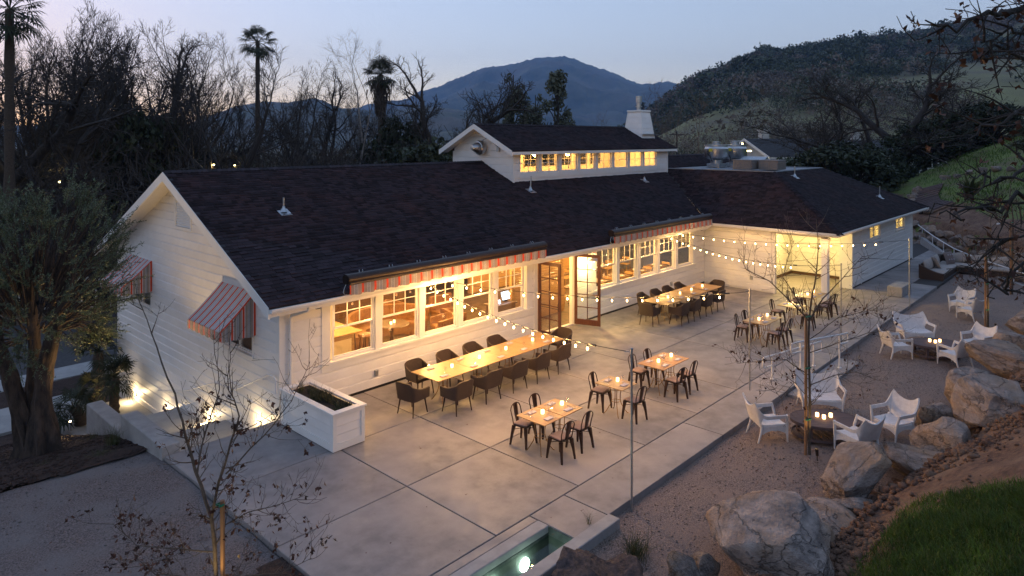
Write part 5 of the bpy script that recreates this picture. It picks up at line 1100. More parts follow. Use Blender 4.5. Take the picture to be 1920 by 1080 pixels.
# ------------------------------------------------------------------ furniture
V3 = Vector
def ucurve(u, w, d, flare, z, z0, rec):
    """plan of a wrap-round shell: u -1..1 runs from the front of one arm round the back to the other; front is -y"""
    a = u * math.pi * .5; k = abs(u)
    x = math.copysign((w / 2) * (1 - (1 - min(1, k * 1.5)) ** 2.2), u); y = d / 2 - d * max(0, (k - .42) / .58) ** 1.25
    s = (z - z0); return (x * (1 + flare * s), y + rec * s * (1 - k), z)
def tub_chair(name, label):
    """barrel dining armchair of brown woven cord on thin splayed legs, front towards -y"""
    t = thing(name, label, 'armchair'); P = []
    for i in range(29):
        u = -1 + 2 * i / 28; k = abs(u); top = .63 + .19 * (1 - float(sm(np.array((k - .15) / .7)))); bot = .36 + .03 * k; r_ = []
        for j in range(6): r_.append(ucurve(u, .58, .50, .22, bot + (top - bot) * j / 5, .36, .22))
        P.append(r_)
    part('back_shell', MB().shell(P, .04), M['wicker'], t, 50)
    S = [[(-.255 + .51 * i / 6, -.24 + .5 * j / 6, .405 + .03 * (1 - ((i - 3) / 3) ** 2) * .6) for j in range(7)] for i in range(7)]
    part('seat', MB().shell(S, .07), M['wicker'], t, 50); part('seat_cushion', MB().cbox(-.23, .23, -.25, .17, .435, .475, .018), M['wicker'], t, 40)
    for sx in (-1, 1):
        for sy in (-1, 1): part('leg', MB().tube([(sx * .22, sy * .19 + .02, .40), (sx * .262, sy * .25 + .02, .0)], [.021, .013], 8), M['darkmetal'], t, 50)
    return t
def cafe_chair(name, label):
    """stamped metal chair: bent tube back, tapered splat, splayed legs, seat pad; front towards -y"""
    t = thing(name, label, 'chair'); mb = MB()
    part('seat_pan', MB().hexa([(-.175, -.18, .425), (.175, -.18, .425), (.155, .17, .425), (-.155, .17, .425)], [(-.19, -.195, .452), (.19, -.195, .452), (.165, .185, .452), (-.165, .185, .452)]), M['cafe'], t)
    part('seat_pad', MB().cbox(-.18, .18, -.185, .165, .453, .492, .018), M['cushion'], t, 50)
    arch = [(-.16, .165, .44), (-.172, .19, .58), (-.175, .222, .70)] + [(-.175 * math.cos(a), .232 + .02 * math.sin(a), .72 + .13 * math.sin(a)) for a in np.linspace(.12, math.pi - .12, 9)] + [(.175, .222, .70), (.172, .19, .58), (.16, .165, .44)]
    part('back_frame', MB().tube(arch, .0115, 8), M['cafe'], t, 50)
    part('back_splat', MB().shell([[(-.045, .172, .45), (-.062, .205, .60), (-.075, .25, .848)], [(0, .178, .45), (0, .213, .60), (0, .258, .850)], [(.045, .172, .45), (.062, .205, .60), (.075, .25, .848)]], .006), M['cafe'], t)
    for sx in (-1, 1):
        for sy in (-1, 1):
            tx, ty, bx_, by = sx * .155, sy * .155, sx * .20, sy * (.205 if sy < 0 else .225); w0, w1 = .045, .016
            a = [(bx_ + dx * w1, by + dy * w1, 0) for dx, dy in ((-1, -1), (1, -1), (1, 1), (-1, 1))]; b_ = [(tx + dx * w0 * .75, ty + dy * w0 * .75, .43) for dx, dy in ((-1, -1), (1, -1), (1, 1), (-1, 1))]
            m_ = [(bx_ * .62 + tx * .38 + dx * .021, by * .62 + ty * .38 + dy * .021, .20) for dx, dy in ((-1, -1), (1, -1), (1, 1), (-1, 1))]
            part('leg', MB().hexa(a, m_).hexa(m_, b_), M['cafe'], t)
    part('brace', MB().tube([(-.165, -.165, .34), (0, 0, .36), (.165, .165, .34)], .007, 6).tube([(-.165, .165, .338), (0, 0, .358), (.165, -.165, .338)], .007, 6), M['cafe'], t)
    return t
def bistro_table(name, label, w, d):
    t = thing(name, label, 'table'); part('tabletop', MB().cbox(-w / 2 + .001, w / 2 - .001, -d / 2, d / 2, .722, .742, .005), M['gold'], t)
    part('apron', MB().box(-.2, .2, -.015, .015, .705, .721).box(-.015, .015, -.2, -.016, .705, .721).box(-.015, .015, .016, .2, .705, .721), M['goldiron'], t)
    for k in range(4):
        a = math.pi / 4 + k * math.pi / 2; c, s = math.cos(a), math.sin(a)
        part('leg', MB().tube([(c * r_, s * r_, z) for r_, z in ((.24, .705), (.17, .66), (.125, .58), (.105, .45), (.105, .34), (.14, .22), (.22, .09), (.285, .012), (.315, .008))], .0095, 7), M['goldiron'], t, 50)
    for z, r_ in ((.60, .133), (.31, .108)): part('ring', MB().tube([(r_ * math.cos(a), r_ * math.sin(a), z) for a in np.linspace(0, 2 * math.pi, 21)], .007, 6, cap=False), M['goldiron'], t, 50)
    return t
def woven_chair(name, label, w=.66):
    """white moulded lounge chair: concave back with two raised corners flowing into thin arms; front towards -y"""
    t = thing(name, label, 'lounge chair'); P = []; n = 34
    for i in range(n + 1):
        u = -1 + 2 * i / n; k = abs(u)
        top = .60 + .05 * k + (.29 - .05 * k) * float(sm(np.array((.62 - k) / .30))) - .10 * math.exp(-(u / .22) ** 2) + .06 * math.exp(-((k - .36) / .09) ** 2)
        bot = .36 + (top - .075 - .36) * float(sm(np.array((k - .40) / .16)))
        P.append([ucurve(u, w, .56, .30, bot + (top - bot) * j / 7, .36, .42) for j in range(8)])
    part('back_shell', MB().shell(P, .032), M['whiteplastic'], t, 60)
    S = [[(-w * .44 + w * .88 * i / 8, -.31 + .58 * j / 8, .385 - .035 * math.sin(math.pi * i / 8) + .02 * (1 - j / 8)) for j in range(9)] for i in range(9)]
    part('seat', MB().shell(S, .04), M['whiteplastic'], t, 50)
    A = [[(-w * .44 + w * .88 * i / 12, -.315 - .01 * math.sin(math.pi * i / 12), .37 - .10 * (abs(i / 6 - 1) ** 2.5) * (1 - j) - .085 * (1 - j)) for j in (0, .5, 1)] for i in range(13)]
    part('front_apron', MB().shell(A, .025), M['whiteplastic'], t, 50)
    for s in (-1, 1):
        part('side_apron', MB().shell([[(s * w * .44, -.31 + .56 * i / 8, .37 - .085 * (1 - j) - .09 * (abs(i / 4 - 1) ** 2.5) * (1 - j)) for j in (0, .5, 1)] for i in range(9)], .025), M['whiteplastic'], t, 50)
        part('leg', MB().tube([(s * (w * .5 + .035), -.28, .655), (s * w * .475, -.315, .45), (s * w * .45, -.32, .3), (s * w * .44, -.335, .0)], [.028, .03, .03, .017], 8), M['whiteplastic'], t, 50)
        part('leg', MB().tube([(s * w * .42, .24, .42), (s * w * .43, .27, .25), (s * w * .46, .36, .0)], [.04, .032, .017], 8), M['whiteplastic'], t, 50)
    return t
def coffee_table(loc, rz, label):
    t = thing('coffee_table', label, 'coffee table', (0, 0, 0)); a, b_ = .76, .54
    for i in range(11):
        y0, y1 = -b_ + i * 2 * b_ / 11 + .003, -b_ + (i + 1) * 2 * b_ / 11 - .003; x0 = a * math.sqrt(max(.02, 1 - (y0 / b_) ** 2)); x1 = a * math.sqrt(max(.02, 1 - (y1 / b_) ** 2))
        part('top_plank', MB().hexa([(-x0, y0, .40), (x0, y0, .40), (x1, y1, .40), (-x1, y1, .40)], [(-x0, y0, .43), (x0, y0, .43), (x1, y1, .43), (-x1, y1, .43)]), M['greywood'], t)
    ring = lambda s, z0, z1: [[(a * s * math.cos(q), b_ * s * math.sin(q), z) for z in (z0, z1)] for q in np.linspace(0, 2 * math.pi, 41)]
    part('top_rim', MB().shell(ring(1.0, .37, .434), .022), M['greywood'], t, 40); part('shelf_rim', MB().shell(ring(.97, .075, .13), .022), M['greywood'], t, 40)
    for i in range(9):
        x = -.64 + i * .16; y = b_ * .95 * math.sqrt(max(0, 1 - (x / a) ** 2)); part('shelf_slat', MB().box(x - .045, x + .045, -y, y, .095, .115), M['greywood'], t)
    for sx in (-1, 1):
        for sy in (-1, 1): part('leg', MB().box(sx * .47 - .035, sx * .47 + .035, sy * .33 - .035, sy * .33 + .035, 0, .399), M['greywood'], t)
    t.location = loc; t.rotation_euler = (0, 0, rz); return t
# prototypes, then copies ---------------------------------------------------------------
tub0 = tub_chair('wicker_armchair', ''); caf0 = cafe_chair('metal_chair', ''); long0 = bistro_table('long_dining_table', '', 1.245, 1.06); sq0 = bistro_table('bistro_table', '', .66, .80)
wov0 = woven_chair('lounge_chair', ''); love0 = woven_chair('lounge_loveseat', '', 1.02)
index_kids(); _first = {}
def place(root, loc, rz, label, group):
    if root.name not in _first:
        _first[root.name] = 1; root.location = loc; root.rotation_euler = (0, 0, rz); root['label'] = label; root['group'] = group; WL[root.name] = V3(loc); return root
    return dup(root, loc, rz, label, group)
PI = math.pi
def jr(s=.09): return random.uniform(-s, s)
ordn = ['first', 'second', 'third', 'fourth', 'fifth']
for i in range(4):
    place(long0, (11.06 + .6225 + i * 1.247, 13.32, 0), 0, '%s gold table section from the planter end of the near long table' % ordn[i], 'gold table sections of the long tables')
for i in range(4): place(long0, (21.85 + .55 + i * 1.247 * .83, 13.2, 0), 0, '%s gold table section from the door end of the far long table' % ordn[i], 'gold table sections of the long tables')
GT = 'brown wicker armchairs at the long tables'
place(tub0, (10.62, 13.22, 0), PI / 2 + .12, 'brown wicker armchair at the planter end of the near long table', GT)
for i, (x, y) in enumerate(((11.42, 12.52), (12.46, 12.52), (13.48, 12.52), (14.42, 12.52), (15.42, 12.58))): place(tub0, (x, y, 0), PI + jr(), '%s wicker armchair on the patio side of the near long table, counted from the planter' % ordn[i], GT)
for i, (x, y) in enumerate(((11.56, 14.08), (12.66, 14.1), (13.66, 14.1), (14.62, 14.08))): place(tub0, (x, y, 0), jr(), '%s wicker armchair between the near long table and the windows, counted from the planter' % ordn[i], GT)
place(tub0, (16.45, 13.35, 0), -PI / 2 + jr(), 'wicker armchair at the door end of the near long table', GT)
place(tub0, (21.55, 13.25, 0), PI / 2 + .1, 'wicker armchair at the door end of the far long table', GT)
for i, (x, y) in enumerate(((22.35, 12.52), (23.2, 12.5), (24.15, 12.5), (25.15, 12.5))): place(tub0, (x, y, 0), PI + jr(), '%s wicker armchair on the patio side of the far long table, counted from the doors' % ordn[i], GT)
for i, (x, y) in enumerate(((22.62, 14.0), (23.5, 13.95), (24.35, 13.92), (25.3, 13.92))): place(tub0, (x, y, 0), jr(), '%s wicker armchair between the far long table and the wall, counted from the doors' % ordn[i], GT)
place(tub0, (26.55, 13.2, 0), -PI / 2 + jr(), 'wicker armchair at the wing end of the far long table', GT)
GC = 'dark metal chairs at the small gold tables'
sets = [('nearest', [(11.19, 9.6), (11.86, 9.6)]), ('single two seat', [(13.97, 9.54)]), ('middle', [(15.92, 9.56), (16.59, 9.56)]), ('fourth', [(21.95, 9.38), (22.62, 9.38)]), ('fifth', [(24.88, 9.4)]), ('porch', [(26.75, 9.52), (27.4, 9.52)])]
for nm, tb in sets:
    for i, (x, y) in enumerate(tb):
        sd = ', the half nearer the pool' if i == 0 and len(tb) > 1 else (', the half farther from the pool' if len(tb) > 1 else '')
        place(sq0, (x, y, 0), jr(.01), 'small gold bistro table of the %s group%s' % (nm, sd), 'small gold bistro tables')
        for s, wd in ((1, 'house'), (-1, 'gravel')):
            yy = y + s * (.50 if s > 0 else .56) + jr(.04)
            place(caf0, (x - .02 + jr(.05), yy, 0), (0 if s > 0 else PI) + jr(.2), 'metal chair, %s side, at the %s bistro table%s' % (wd, nm, sd.replace(', the half', '')), GC)
GL = 'white woven lounge chairs on the gravel'; zc = lambda x, y: float(z_yard(np.array([x]), np.array([y]))[0])
def wov(x, y, rz, lb, r_=wov0): place(r_, (x, y, zc(x, y) + .015), rz, lb, GL)
wov(15.42, 6.38, R(48), 'white lounge chair by the patio edge, left of the near coffee table'); wov(17.45, 4.28, R(-112), 'white lounge chair right of the near coffee table, seen from the front')
wov(15.95, 4.62, R(158), 'white lounge chair with its back to the boulders, below the near coffee table')
wov(24.05, 5.82, R(45), 'white lounge chair left of the far coffee table'); wov(25.95, 3.95, R(-112), 'white lounge chair right of the far coffee table'); wov(24.1, 4.25, R(152), 'white lounge chair with its back to the boulders by the far coffee table')
wov(31.9, 5.4, R(-104), 'white lounge chair farther back in the pair near the sofa'); wov(30.9, 4.95, R(155), 'white lounge chair nearer in the pair by the young tree')
wov(17.85, 6.05, R(-58), 'wide white loveseat behind the staked tree', love0); wov(26.0, 5.75, R(-52), 'wide white loveseat behind the far coffee table', love0)
coffee_table((16.35, 5.43, zc(16.35, 5.43) + .01), -.82, 'oval slatted grey coffee table under the staked tree'); coffee_table((24.85, 4.9, zc(24.85, 4.9) + .01), -.82, 'oval grey coffee table among the far white chairs')
# table settings -----------------------------------------------------------------------
nap_me = MB().cbox(-.105, .105, -.06, .06, 0, .012, .004).cbox(-.103, .10, -.058, .057, .0125, .02, .004).mesh('napkin', M['napkin'])
gob_me = MB().lathe([(.032, 0), (.033, .003), (.006, .008), (.005, .05), (.022, .07), (.034, .10), (.035, .14), (.031, .165), (.029, .165), (.032, .14), (.03, .10), (.016, .072), (.001, .068)], 14).mesh('goblet', M['glass2'], 60)
frk = MB().box(-.004, .004, -.10, .03, 0, .003).box(-.011, .011, .03, .045, 0, .003)
for i in range(4): frk.box(-.011 + i * .0065, -.0085 + i * .0065, .045, .085, 0, .003)
frk_me = frk.mesh('fork', M['steel']); knf_me = MB().box(-.006, .006, -.11, 0, 0, .004).hexa([(-.006, 0, 0), (.008, 0, 0), (.009, .09, 0), (-.002, .115, 0)], [(-.006, 0, .002), (.008, 0, .002), (.009, .09, .002), (-.002, .115, .002)]).mesh('knife', M['steel'])
cup_me = MB().lathe([(.001, .004), (.036, .004), (.038, .012), (.038, .085), (.034, .085), (.034, .05), (.001, .048)], 14).mesh('candle', M['candle'], 50)
TZ = .7425; cnt = [0]
def put(nm, me, loc, rz, lb, cat, grp): o = piece(nm, me, None, loc, (0, 0, rz)); tag(o, lb, cat, grp); return o
def setting(x, y, s, where, two=True):
    """s = +1 for a diner on the house side, -1 on the patio side"""
    yo = y + s * .0; rz = 0 if s < 0 else PI
    put('napkin', nap_me, (x, yo, TZ), rz + jr(.06) + .25 * 0, 'folded pale napkin %s' % where, 'napkin', 'folded napkins on the gold tables')
    put('fork', frk_me, (x - s * -.16 * -1, yo, TZ), rz + jr(.05), 'fork laid %s' % where, 'fork', 'forks on the gold tables'); put('knife', knf_me, (x + s * -.155, yo, TZ), rz + jr(.05), 'knife laid %s' % where, 'knife', 'knives on the gold tables')
    put('goblet', gob_me, (x - s * .17, yo - s * .15, TZ), 0, 'stemmed water glass %s' % where, 'glass', 'stemmed glasses on the gold tables')
def candle(x, y, z, lb): put('candle', cup_me, (x, y, z), 0, lb, 'candle', 'glowing votive candles')
for i, x in enumerate((11.42, 12.46, 13.48, 14.42, 15.42)):
    setting(x, 12.98, -1, 'at the %s place on the patio side of the near long table' % ordn[i]); setting(x + .12, 13.66, 1, 'at the %s place on the window side of the near long table' % ordn[i])
for i, x in enumerate((12.0, 13.0, 14.05, 15.2)): candle(x, 13.33, TZ, '%s votive candle from the planter on the near long table' % ordn[i])
for i, x in enumerate((22.35, 23.2, 24.15, 25.15)):
    setting(x, 12.88, -1, 'at the %s place on the patio side of the far long table' % ordn[i]); setting(x + .1, 13.52, 1, 'at the %s place on the wall side of the far long table' % ordn[i])
for i, x in enumerate((22.8, 23.7, 24.6, 25.5)): candle(x, 13.22, TZ, '%s votive candle from the doors on the far long table' % ordn[i])
for nm, tb in sets:
    for i, (x, y) in enumerate(tb):
        sd = ' nearer the pool' if i == 0 and len(tb) > 1 else (' farther from the pool' if len(tb) > 1 else '')
        setting(x, y - .24, -1, 'on the gravel side of the %s bistro group%s' % (nm, sd)); setting(x, y + .24, 1, 'on the house side of the %s bistro group%s' % (nm, sd))
        candle(x + .12, y + .03, TZ, 'votive candle on the %s bistro group%s' % (nm, sd))
for (bx_, by) in ((16.35, 5.43), (24.85, 4.9)):
    z0 = zc(bx_, by) + .01 + .435; w = 'near' if bx_ < 20 else 'far'
    for (dx, dy, q) in ((-.02, .16, 'back'), (-.05, .0, 'middle'), (.16, -.08, 'front')): candle(bx_ + dx, by + dy, z0, '%s votive candle of three on the %s coffee table' % (q, w))
# corner sofa ------------------------------------------------------------------------------
sf = thing('corner_sofa', 'brown wicker corner sofa with pale cushions by the stacked stone wall', 'sofa', (39.5, 7.2, -.12)); sz = -.11
def so(x0, x1, y0, y1, z0, z1, c=.03): return MB().cbox(x0, x1, y0, y1, sz + z0, sz + z1, c)
part('base_frame', so(37.75, 41.9, 7.15, 8.1, .03, .30), M['wicker'], sf); part('base_frame', so(40.95, 41.9, 3.6, 7.14, .03, .30), M['wicker'], sf)
part('back_panel', so(38.0, 41.9, 7.98, 8.14, .30, .78), M['wicker'], sf); part('back_panel', so(41.78, 41.94, 3.6, 7.97, .30, .78), M['wicker'], sf)
A = [[(37.72, 7.1 + 1.04 * i / 10, sz + (.03 if j == 0 else .42 + .36 * (i / 10) ** 1.6)) for j in (0, 1)] for i in range(11)]; part('arm_panel', MB().shell(A, .14), M['wicker'], sf); part('arm_panel', so(40.9, 41.94, 3.42, 3.58, .03, .6), M['wicker'], sf)
for k, (x0, x1, y0, y1) in enumerate(((37.85, 39.35, 7.12, 7.95), (39.37, 40.9, 7.12, 7.95), (40.92, 41.75, 6.1, 7.95), (40.92, 41.75, 4.85, 6.08), (40.92, 41.75, 3.62, 4.83))): part('seat_cushion', so(x0, x1, y0, y1, .302, .46, .05), M['canvas_beige'], sf, 50)
pm = [(38.2, 7.85, 0), (38.75, 7.82, 0), (39.4, 7.84, 0), (40.3, 7.84, 0), (41.65, 7.2, 1), (41.65, 6.2, 1), (41.65, 5.3, 1), (41.65, 4.2, 1)]
def pillow_mesh(w, h, th, m): 
    P = [[((i / 6 - 1) * w / 2, 0, j / 12 * h) for j in range(13)] for i in range(13)]; mb = MB(); n = 13
    for s in (-1, 1): mb.grid([[(p[0], s * th / 2 * (max(0, math.sin(math.pi * a / 12) * math.sin(math.pi * b_ / 12))) ** .5, p[2]) for b_, p in enumerate(r_)] for a, r_ in enumerate(P)], flip=(s > 0))
    return mb.mesh('pillow', m, 60)
pil = pillow_mesh(.78, .5, .22, M['canvas_beige']); pil2 = pillow_mesh(.55, .55, .2, M['canvas_beige']); pil3 = pillow_mesh(.72, .62, .2, M['greycanvas'])
for i, (x, y, k) in enumerate(pm): o = piece('back_cushion', pil, sf, (x, y, sz + .45), (R(-14 if k == 0 else 0), R(14) if k else 0, 0 if k == 0 else PI / 2))
o = piece('pillow', pil2, None, (39.2, 7.6, sz + .47), (R(-25), 0, .6)); tag(o, 'plain beige pillow propped in the left arm of the sofa', 'pillow')
pw = thing('pillow', 'large taupe pillow with pale leaf motifs at the sofa corner', 'pillow', (40.75, 7.35, sz + .47)); o = piece('pillow_cover', pil3, pw, (40.75, 7.35, sz + .47))
mb = MB()
for i in range(3):
    for j in range(2):
        cx_, cz_ = (i - 1) * .19, .19 + j * .24
        for k in range(5): a = R(90 + (k - 2) * 38); mb.hexa(*[[(cx_ + math.cos(a) * r_ * .075 + sx * .012 * (1 if r_ else .4), -.112 - .0 * dy, cz_ + math.sin(a) * r_ * .075 + sz_ * .0) for sx, sz_, dy in ((-1, 0, 0), (1, 0, 0))] + [(cx_ + math.cos(a) * r_ * .075 + sx * .012 * (1 if r_ else .4), -.104, cz_ + math.sin(a) * r_ * .075) for sx in (1, -1)] for r_ in (0, 1)])
o = part('leaf_motif', mb.move((40.75, 7.35, sz + .47)), M['napkin'], pw); pw.rotation_euler = (R(-18), 0, -.35)
# the room behind the windows -------------------------------------------------------------
GI = 'furniture inside the dining room'
def round_table(x, y, lb):
    t = thing('pedestal_table', lb, 'table', (x, y, .03)); part('tabletop', MB().lathe([(.001, .70), (.55, .70), (.57, .715), (.55, .735), (.001, .735)], 30, (x, y, .03)), M['darkwood'], t, 40)
    part('pedestal', MB().lathe([(.05, .10), (.07, .2), (.05, .35), (.06, .6), (.10, .70)], 14, (x, y, .03)), M['darkwood'], t, 40); part('foot', MB().lathe([(.001, 0), (.34, .0), (.32, .05), (.12, .10), (.001, .11)], 20, (x, y, .03)), M['darkwood'], t, 40)
round_table(13.5, 17.9, 'round dark pedestal table seen through the second near window'); candle(13.4, 17.8, .767, 'left candle on the round table indoors'); candle(13.6, 17.9, .767, 'right candle on the round table indoors')
def booth(pts, lb):
    t = thing('banquette', lb, 'banquette', (*pts[len(pts) // 2], .03)); part('seat_base', MB().shell([[(p[0], p[1], .03), (p[0], p[1], .45)] for p in pts], .5), M['tanleather'], t, 50)
    part('seat_back', MB().shell([[(p[0] + q[0] * .3, p[1] + q[1] * .3, .40 + j * .11) for j in range(6)] for p, q in zip(pts, nrm(pts))], .14), M['tanleather'], t, 50)
def nrm(pts):
    r_ = []
    for i in range(len(pts)): a, b_ = pts[max(0, i - 1)], pts[min(len(pts) - 1, i + 1)]; d = V3((b_[0] - a[0], b_[1] - a[1], 0)).normalized(); r_.append((-d.y, d.x))
    return r_
booth([(13.8 + 1.3 * math.cos(a), 18.0 + 1.25 * math.sin(a)) for a in np.linspace(R(10), R(170), 16)][::-1], 'curved tan leather banquette round the indoor pedestal table')
booth([(16.2, 18.9), (16.7, 18.9), (17.2, 18.9)], 'short tan leather banquette near the till')
def armchair(x, y, rz, lb):
    t = thing('leather_armchair', lb, 'armchair', (0, 0, 0)); part('seat', MB().cbox(-.3, .3, -.3, .25, .25, .44, .05), M['tanleather'], t, 50); part('back', MB().shell([[ucurve(-1 + i / 10, .66, .56, .2, .3 + .06 * j * (1.0 - .35 * abs(-1 + i / 10)), .3, .2) for j in range(9)] for i in range(21)], .09), M['tanleather'], t, 50)
    for sx in (-1, 1):
        for sy in (-1, 1): part('leg', MB().tube([(sx * .24, sy * .22, .26), (sx * .27, sy * .26, 0)], [.025, .014], 6), M['darkwood'], t)
    t.location = (x, y, .03); t.rotation_euler = (0, 0, rz)
armchair(15.3, 17.5, -1.9, 'tan leather wing chair seen through the third near window'); armchair(16.2, 17.9, 1.4, 'tan leather chair facing the wing chair indoors'); armchair(15.4, 20.2, .4, 'tan leather chair deeper in the lounge')
t = thing('bar_counter', 'wooden bar counter behind the first near window', 'bar counter', (10.5, 17.9, .03)); part('counter_front', MB().box(9.4, 11.6, 17.2, 18.6, .03, 1.0), M['wood'], t); part('counter_top', MB().cbox(9.3, 11.8, 17.05, 18.8, 1.0, 1.05, .012), M['wood'], t)
part('front_panel', MB().box(9.6, 10.5, 17.185, 17.2, .2, .85), M['cream'], t); part('front_panel', MB().box(10.6, 11.5, 17.185, 17.2, .2, .85), M['cream'], t)
for i, (x, y) in enumerate(((12.15, 17.45), (12.1, 18.15))):
    t = thing('bar_stool', 'round tan bar stool %s the counter end' % ('just off' if i == 0 else 'second from'), 'stool', (x, y, .03)); part('seat', MB().lathe([(.001, .68), (.19, .68), (.21, .72), (.19, .77), (.001, .78)], 20, (x, y, .03)), M['tanleather'], t, 40)
    for k in range(4): a = PI / 4 + k * PI / 2; part('leg', MB().tube([(x + .12 * math.cos(a), y + .12 * math.sin(a), .71), (x + .2 * math.cos(a), y + .2 * math.sin(a), .03)], .02, 6), M['darkwood'], t)
t = thing('host_stand', 'dark host stand inside the window by the doors', 'host stand', (16.75, 16.1, .03)); part('cabinet', MB().cbox(16.25, 17.2, 15.85, 16.35, .03, 1.12, .015), M['darkwood'], t); part('desk_top', MB().cbox(16.2, 17.25, 15.8, 16.4, 1.12, 1.17, .01), M['darkwood'], t)
t = thing('till_screen', 'bright till screen on the host stand by the doors', 'screen', (16.95, 16.1, 1.17)); Mx = Matrix.Rotation(R(-18), 3, 'X'); part('display', MB().obox((16.95, 16.1, 1.37), (.36, .012, .27), Matrix.Rotation(R(-.0), 3, 'Z') @ Mx), M['screen'], t); part('bezel', MB().obox((16.95, 16.115, 1.37), (.39, .015, .30), Mx), M['plug'], t); part('foot', MB().box(16.87, 17.03, 16.08, 16.2, 1.17, 1.25), M['plug'], t)
t = thing('card_reader', 'small lit card reader beside the till', 'card reader', (16.55, 16.0, 1.17)); part('reader_face', MB().obox((16.55, 16.0, 1.23), (.09, .01, .14), Mx), M['screen'], t); part('reader_body', MB().obox((16.55, 16.012, 1.225), (.1, .012, .15), Mx), M['plug'], t)
def dine(x, y, lb):
    t = thing('dining_table', lb, 'table', (x, y, .03)); part('tabletop', MB().cbox(x - .38, x + .38, y - .4, y + .4, .73, .765, .01), M['darkwood'], t); part('pedestal', MB().tube([(x, y, .05), (x, y, .73)], .04, 8), M['black'], t); part('foot', MB().box(x - .28, x + .28, y - .04, y + .04, .03, .06).box(x - .04, x + .04, y - .28, y - .041, .03, .06).box(x - .04, x + .04, y + .041, y + .28, .03, .06), M['black'], t)
    for s in (-1, 1): put('napkin', nap_me, (x, y + s * .22, .766), jr(.1), 'napkin, %s edge, %s' % ('window' if s < 0 else 'inner', lb.replace('dining table of the ', 'table, ').replace(', counted', '')), 'napkin', 'napkins on the indoor tables')
    for s in (-1, 1): put('goblet', gob_me, (x + .2, y + s * .12, .766), 0, 'glass, %s edge, %s' % ('window' if s < 0 else 'inner', lb.replace('dining table of the ', 'table, ').replace(', counted', '')), 'glass', 'glasses on the indoor tables')
wd0 = None
def wood_chair(name, lb):
    t = thing(name, lb, 'chair'); part('seat', MB().cbox(-.21, .21, -.21, .2, .43, .46, .01), M['wood'], t)
    part('back_rail', MB().shell([[(.23 * math.sin(a), .2 + .06 * math.cos(a) - .05, z) for z in (.68, .78)] for a in np.linspace(-1.4, 1.4, 11)], .02), M['wood'], t, 40)
    for sx in (-1, 1): part('leg', MB().tube([(sx * .19, -.19, .43), (sx * .21, -.21, 0)], .016, 6), M['wood'], t); part('leg', MB().tube([(sx * .2, .19, .74), (sx * .19, .18, .43), (sx * .21, .23, 0)], .016, 6), M['wood'], t)
    return t
wd0 = wood_chair('wooden_chair', ''); index_kids()
k = 0
for yy, rown in ((17.0, 'window row'), (19.2, 'inner row')):
    for x in (21.9, 23.5, 25.1, 26.7, 28.3):
        k += 1; nm = '%s dining table of the indoor %s, counted from the doors' % (ordn[(k - 1) % 5], rown); dine(x, yy, nm)
        for s in (-1, 1): place(wd0, (x + s * .62, yy + jr(.05), .03), -s * PI / 2 + jr(.2), 'wooden chair, %s side of the %s' % ('door' if s < 0 else 'wing', nm.replace('indoor ', '').replace(', counted', '')), 'wooden chairs in the dining room')
for i, x in enumerate((22.6, 24.2, 26.0)):
    t = thing('pendant_lamp', 'glowing pendant lamp over the dining room, %s from the doors' % ordn[i], 'pendant lamp', (x, 17.9, 2.75), 0, 'pendant lamps in the dining room'); part('shade', MB().lathe([(.22, -.25), (.22, 0), (.21, 0), (.21, -.25)], 20, (x, 17.9, 2.45)), M['shade'], t, 40); part('flex', MB().tube([(x, 17.9, 2.45), (x, 17.9, 2.75)], .008, 5), M['plug'], t)
# ------------------------------------------------------------------ trees and planting
FW = V3((math.cos(R(42.98)), math.sin(R(42.98)), 0)); RT = V3((math.sin(R(42.98)), -math.cos(R(42.98)), 0))
def wp(d, r, z): q = FW * d + RT * r; return V3((q.x, q.y, z))       # metres ahead of / to the right of the terrace view
def tubes(lines, sides):
    """numpy tubes for polylines [(pts, radii)]; returns V, F (triangles)"""
    by = {}
    for p, r in lines: by.setdefault(len(p), []).append((p, r))
    Vs, Fs, k = [], [], 0
    for n, L in by.items():
        P = np.array([[tuple(q) for q in p] for p, _ in L]); Rr = np.array([r for _, r in L]); T = np.zeros_like(P); T[:, 1:-1] = P[:, 2:] - P[:, :-2]; T[:, 0] = P[:, 1] - P[:, 0]; T[:, -1] = P[:, -1] - P[:, -2]
        T /= np.linalg.norm(T, axis=2, keepdims=True) + 1e-9; ref = np.where(np.abs(T[:, :1, 2:]) > .85, np.array([1., 0, 0]), np.array([0, 0, 1.])); A = np.cross(T, ref); A /= np.linalg.norm(A, axis=2, keepdims=True) + 1e-9; Bn = np.cross(A, T)
        a = np.arange(sides) * 2 * np.pi / sides; ring = A[:, :, None] * np.cos(a)[None, None, :, None] + Bn[:, :, None] * np.sin(a)[None, None, :, None]
        V = P[:, :, None] + ring * Rr[:, :, None, None]; K = len(L); idx = np.arange(K * n * sides).reshape(K, n, sides) + k; j = np.roll(np.arange(sides), -1)
        q0, q1, q2, q3 = idx[:, :-1], idx[:, :-1][:, :, j], idx[:, 1:][:, :, j], idx[:, 1:]
        Fs.append(np.stack([q0, q1, q2], -1).reshape(-1, 3)); Fs.append(np.stack([q0, q2, q3], -1).reshape(-1, 3)); Vs.append(V.reshape(-1, 3)); k += K * n * sides
    return np.concatenate(Vs), np.concatenate(Fs)
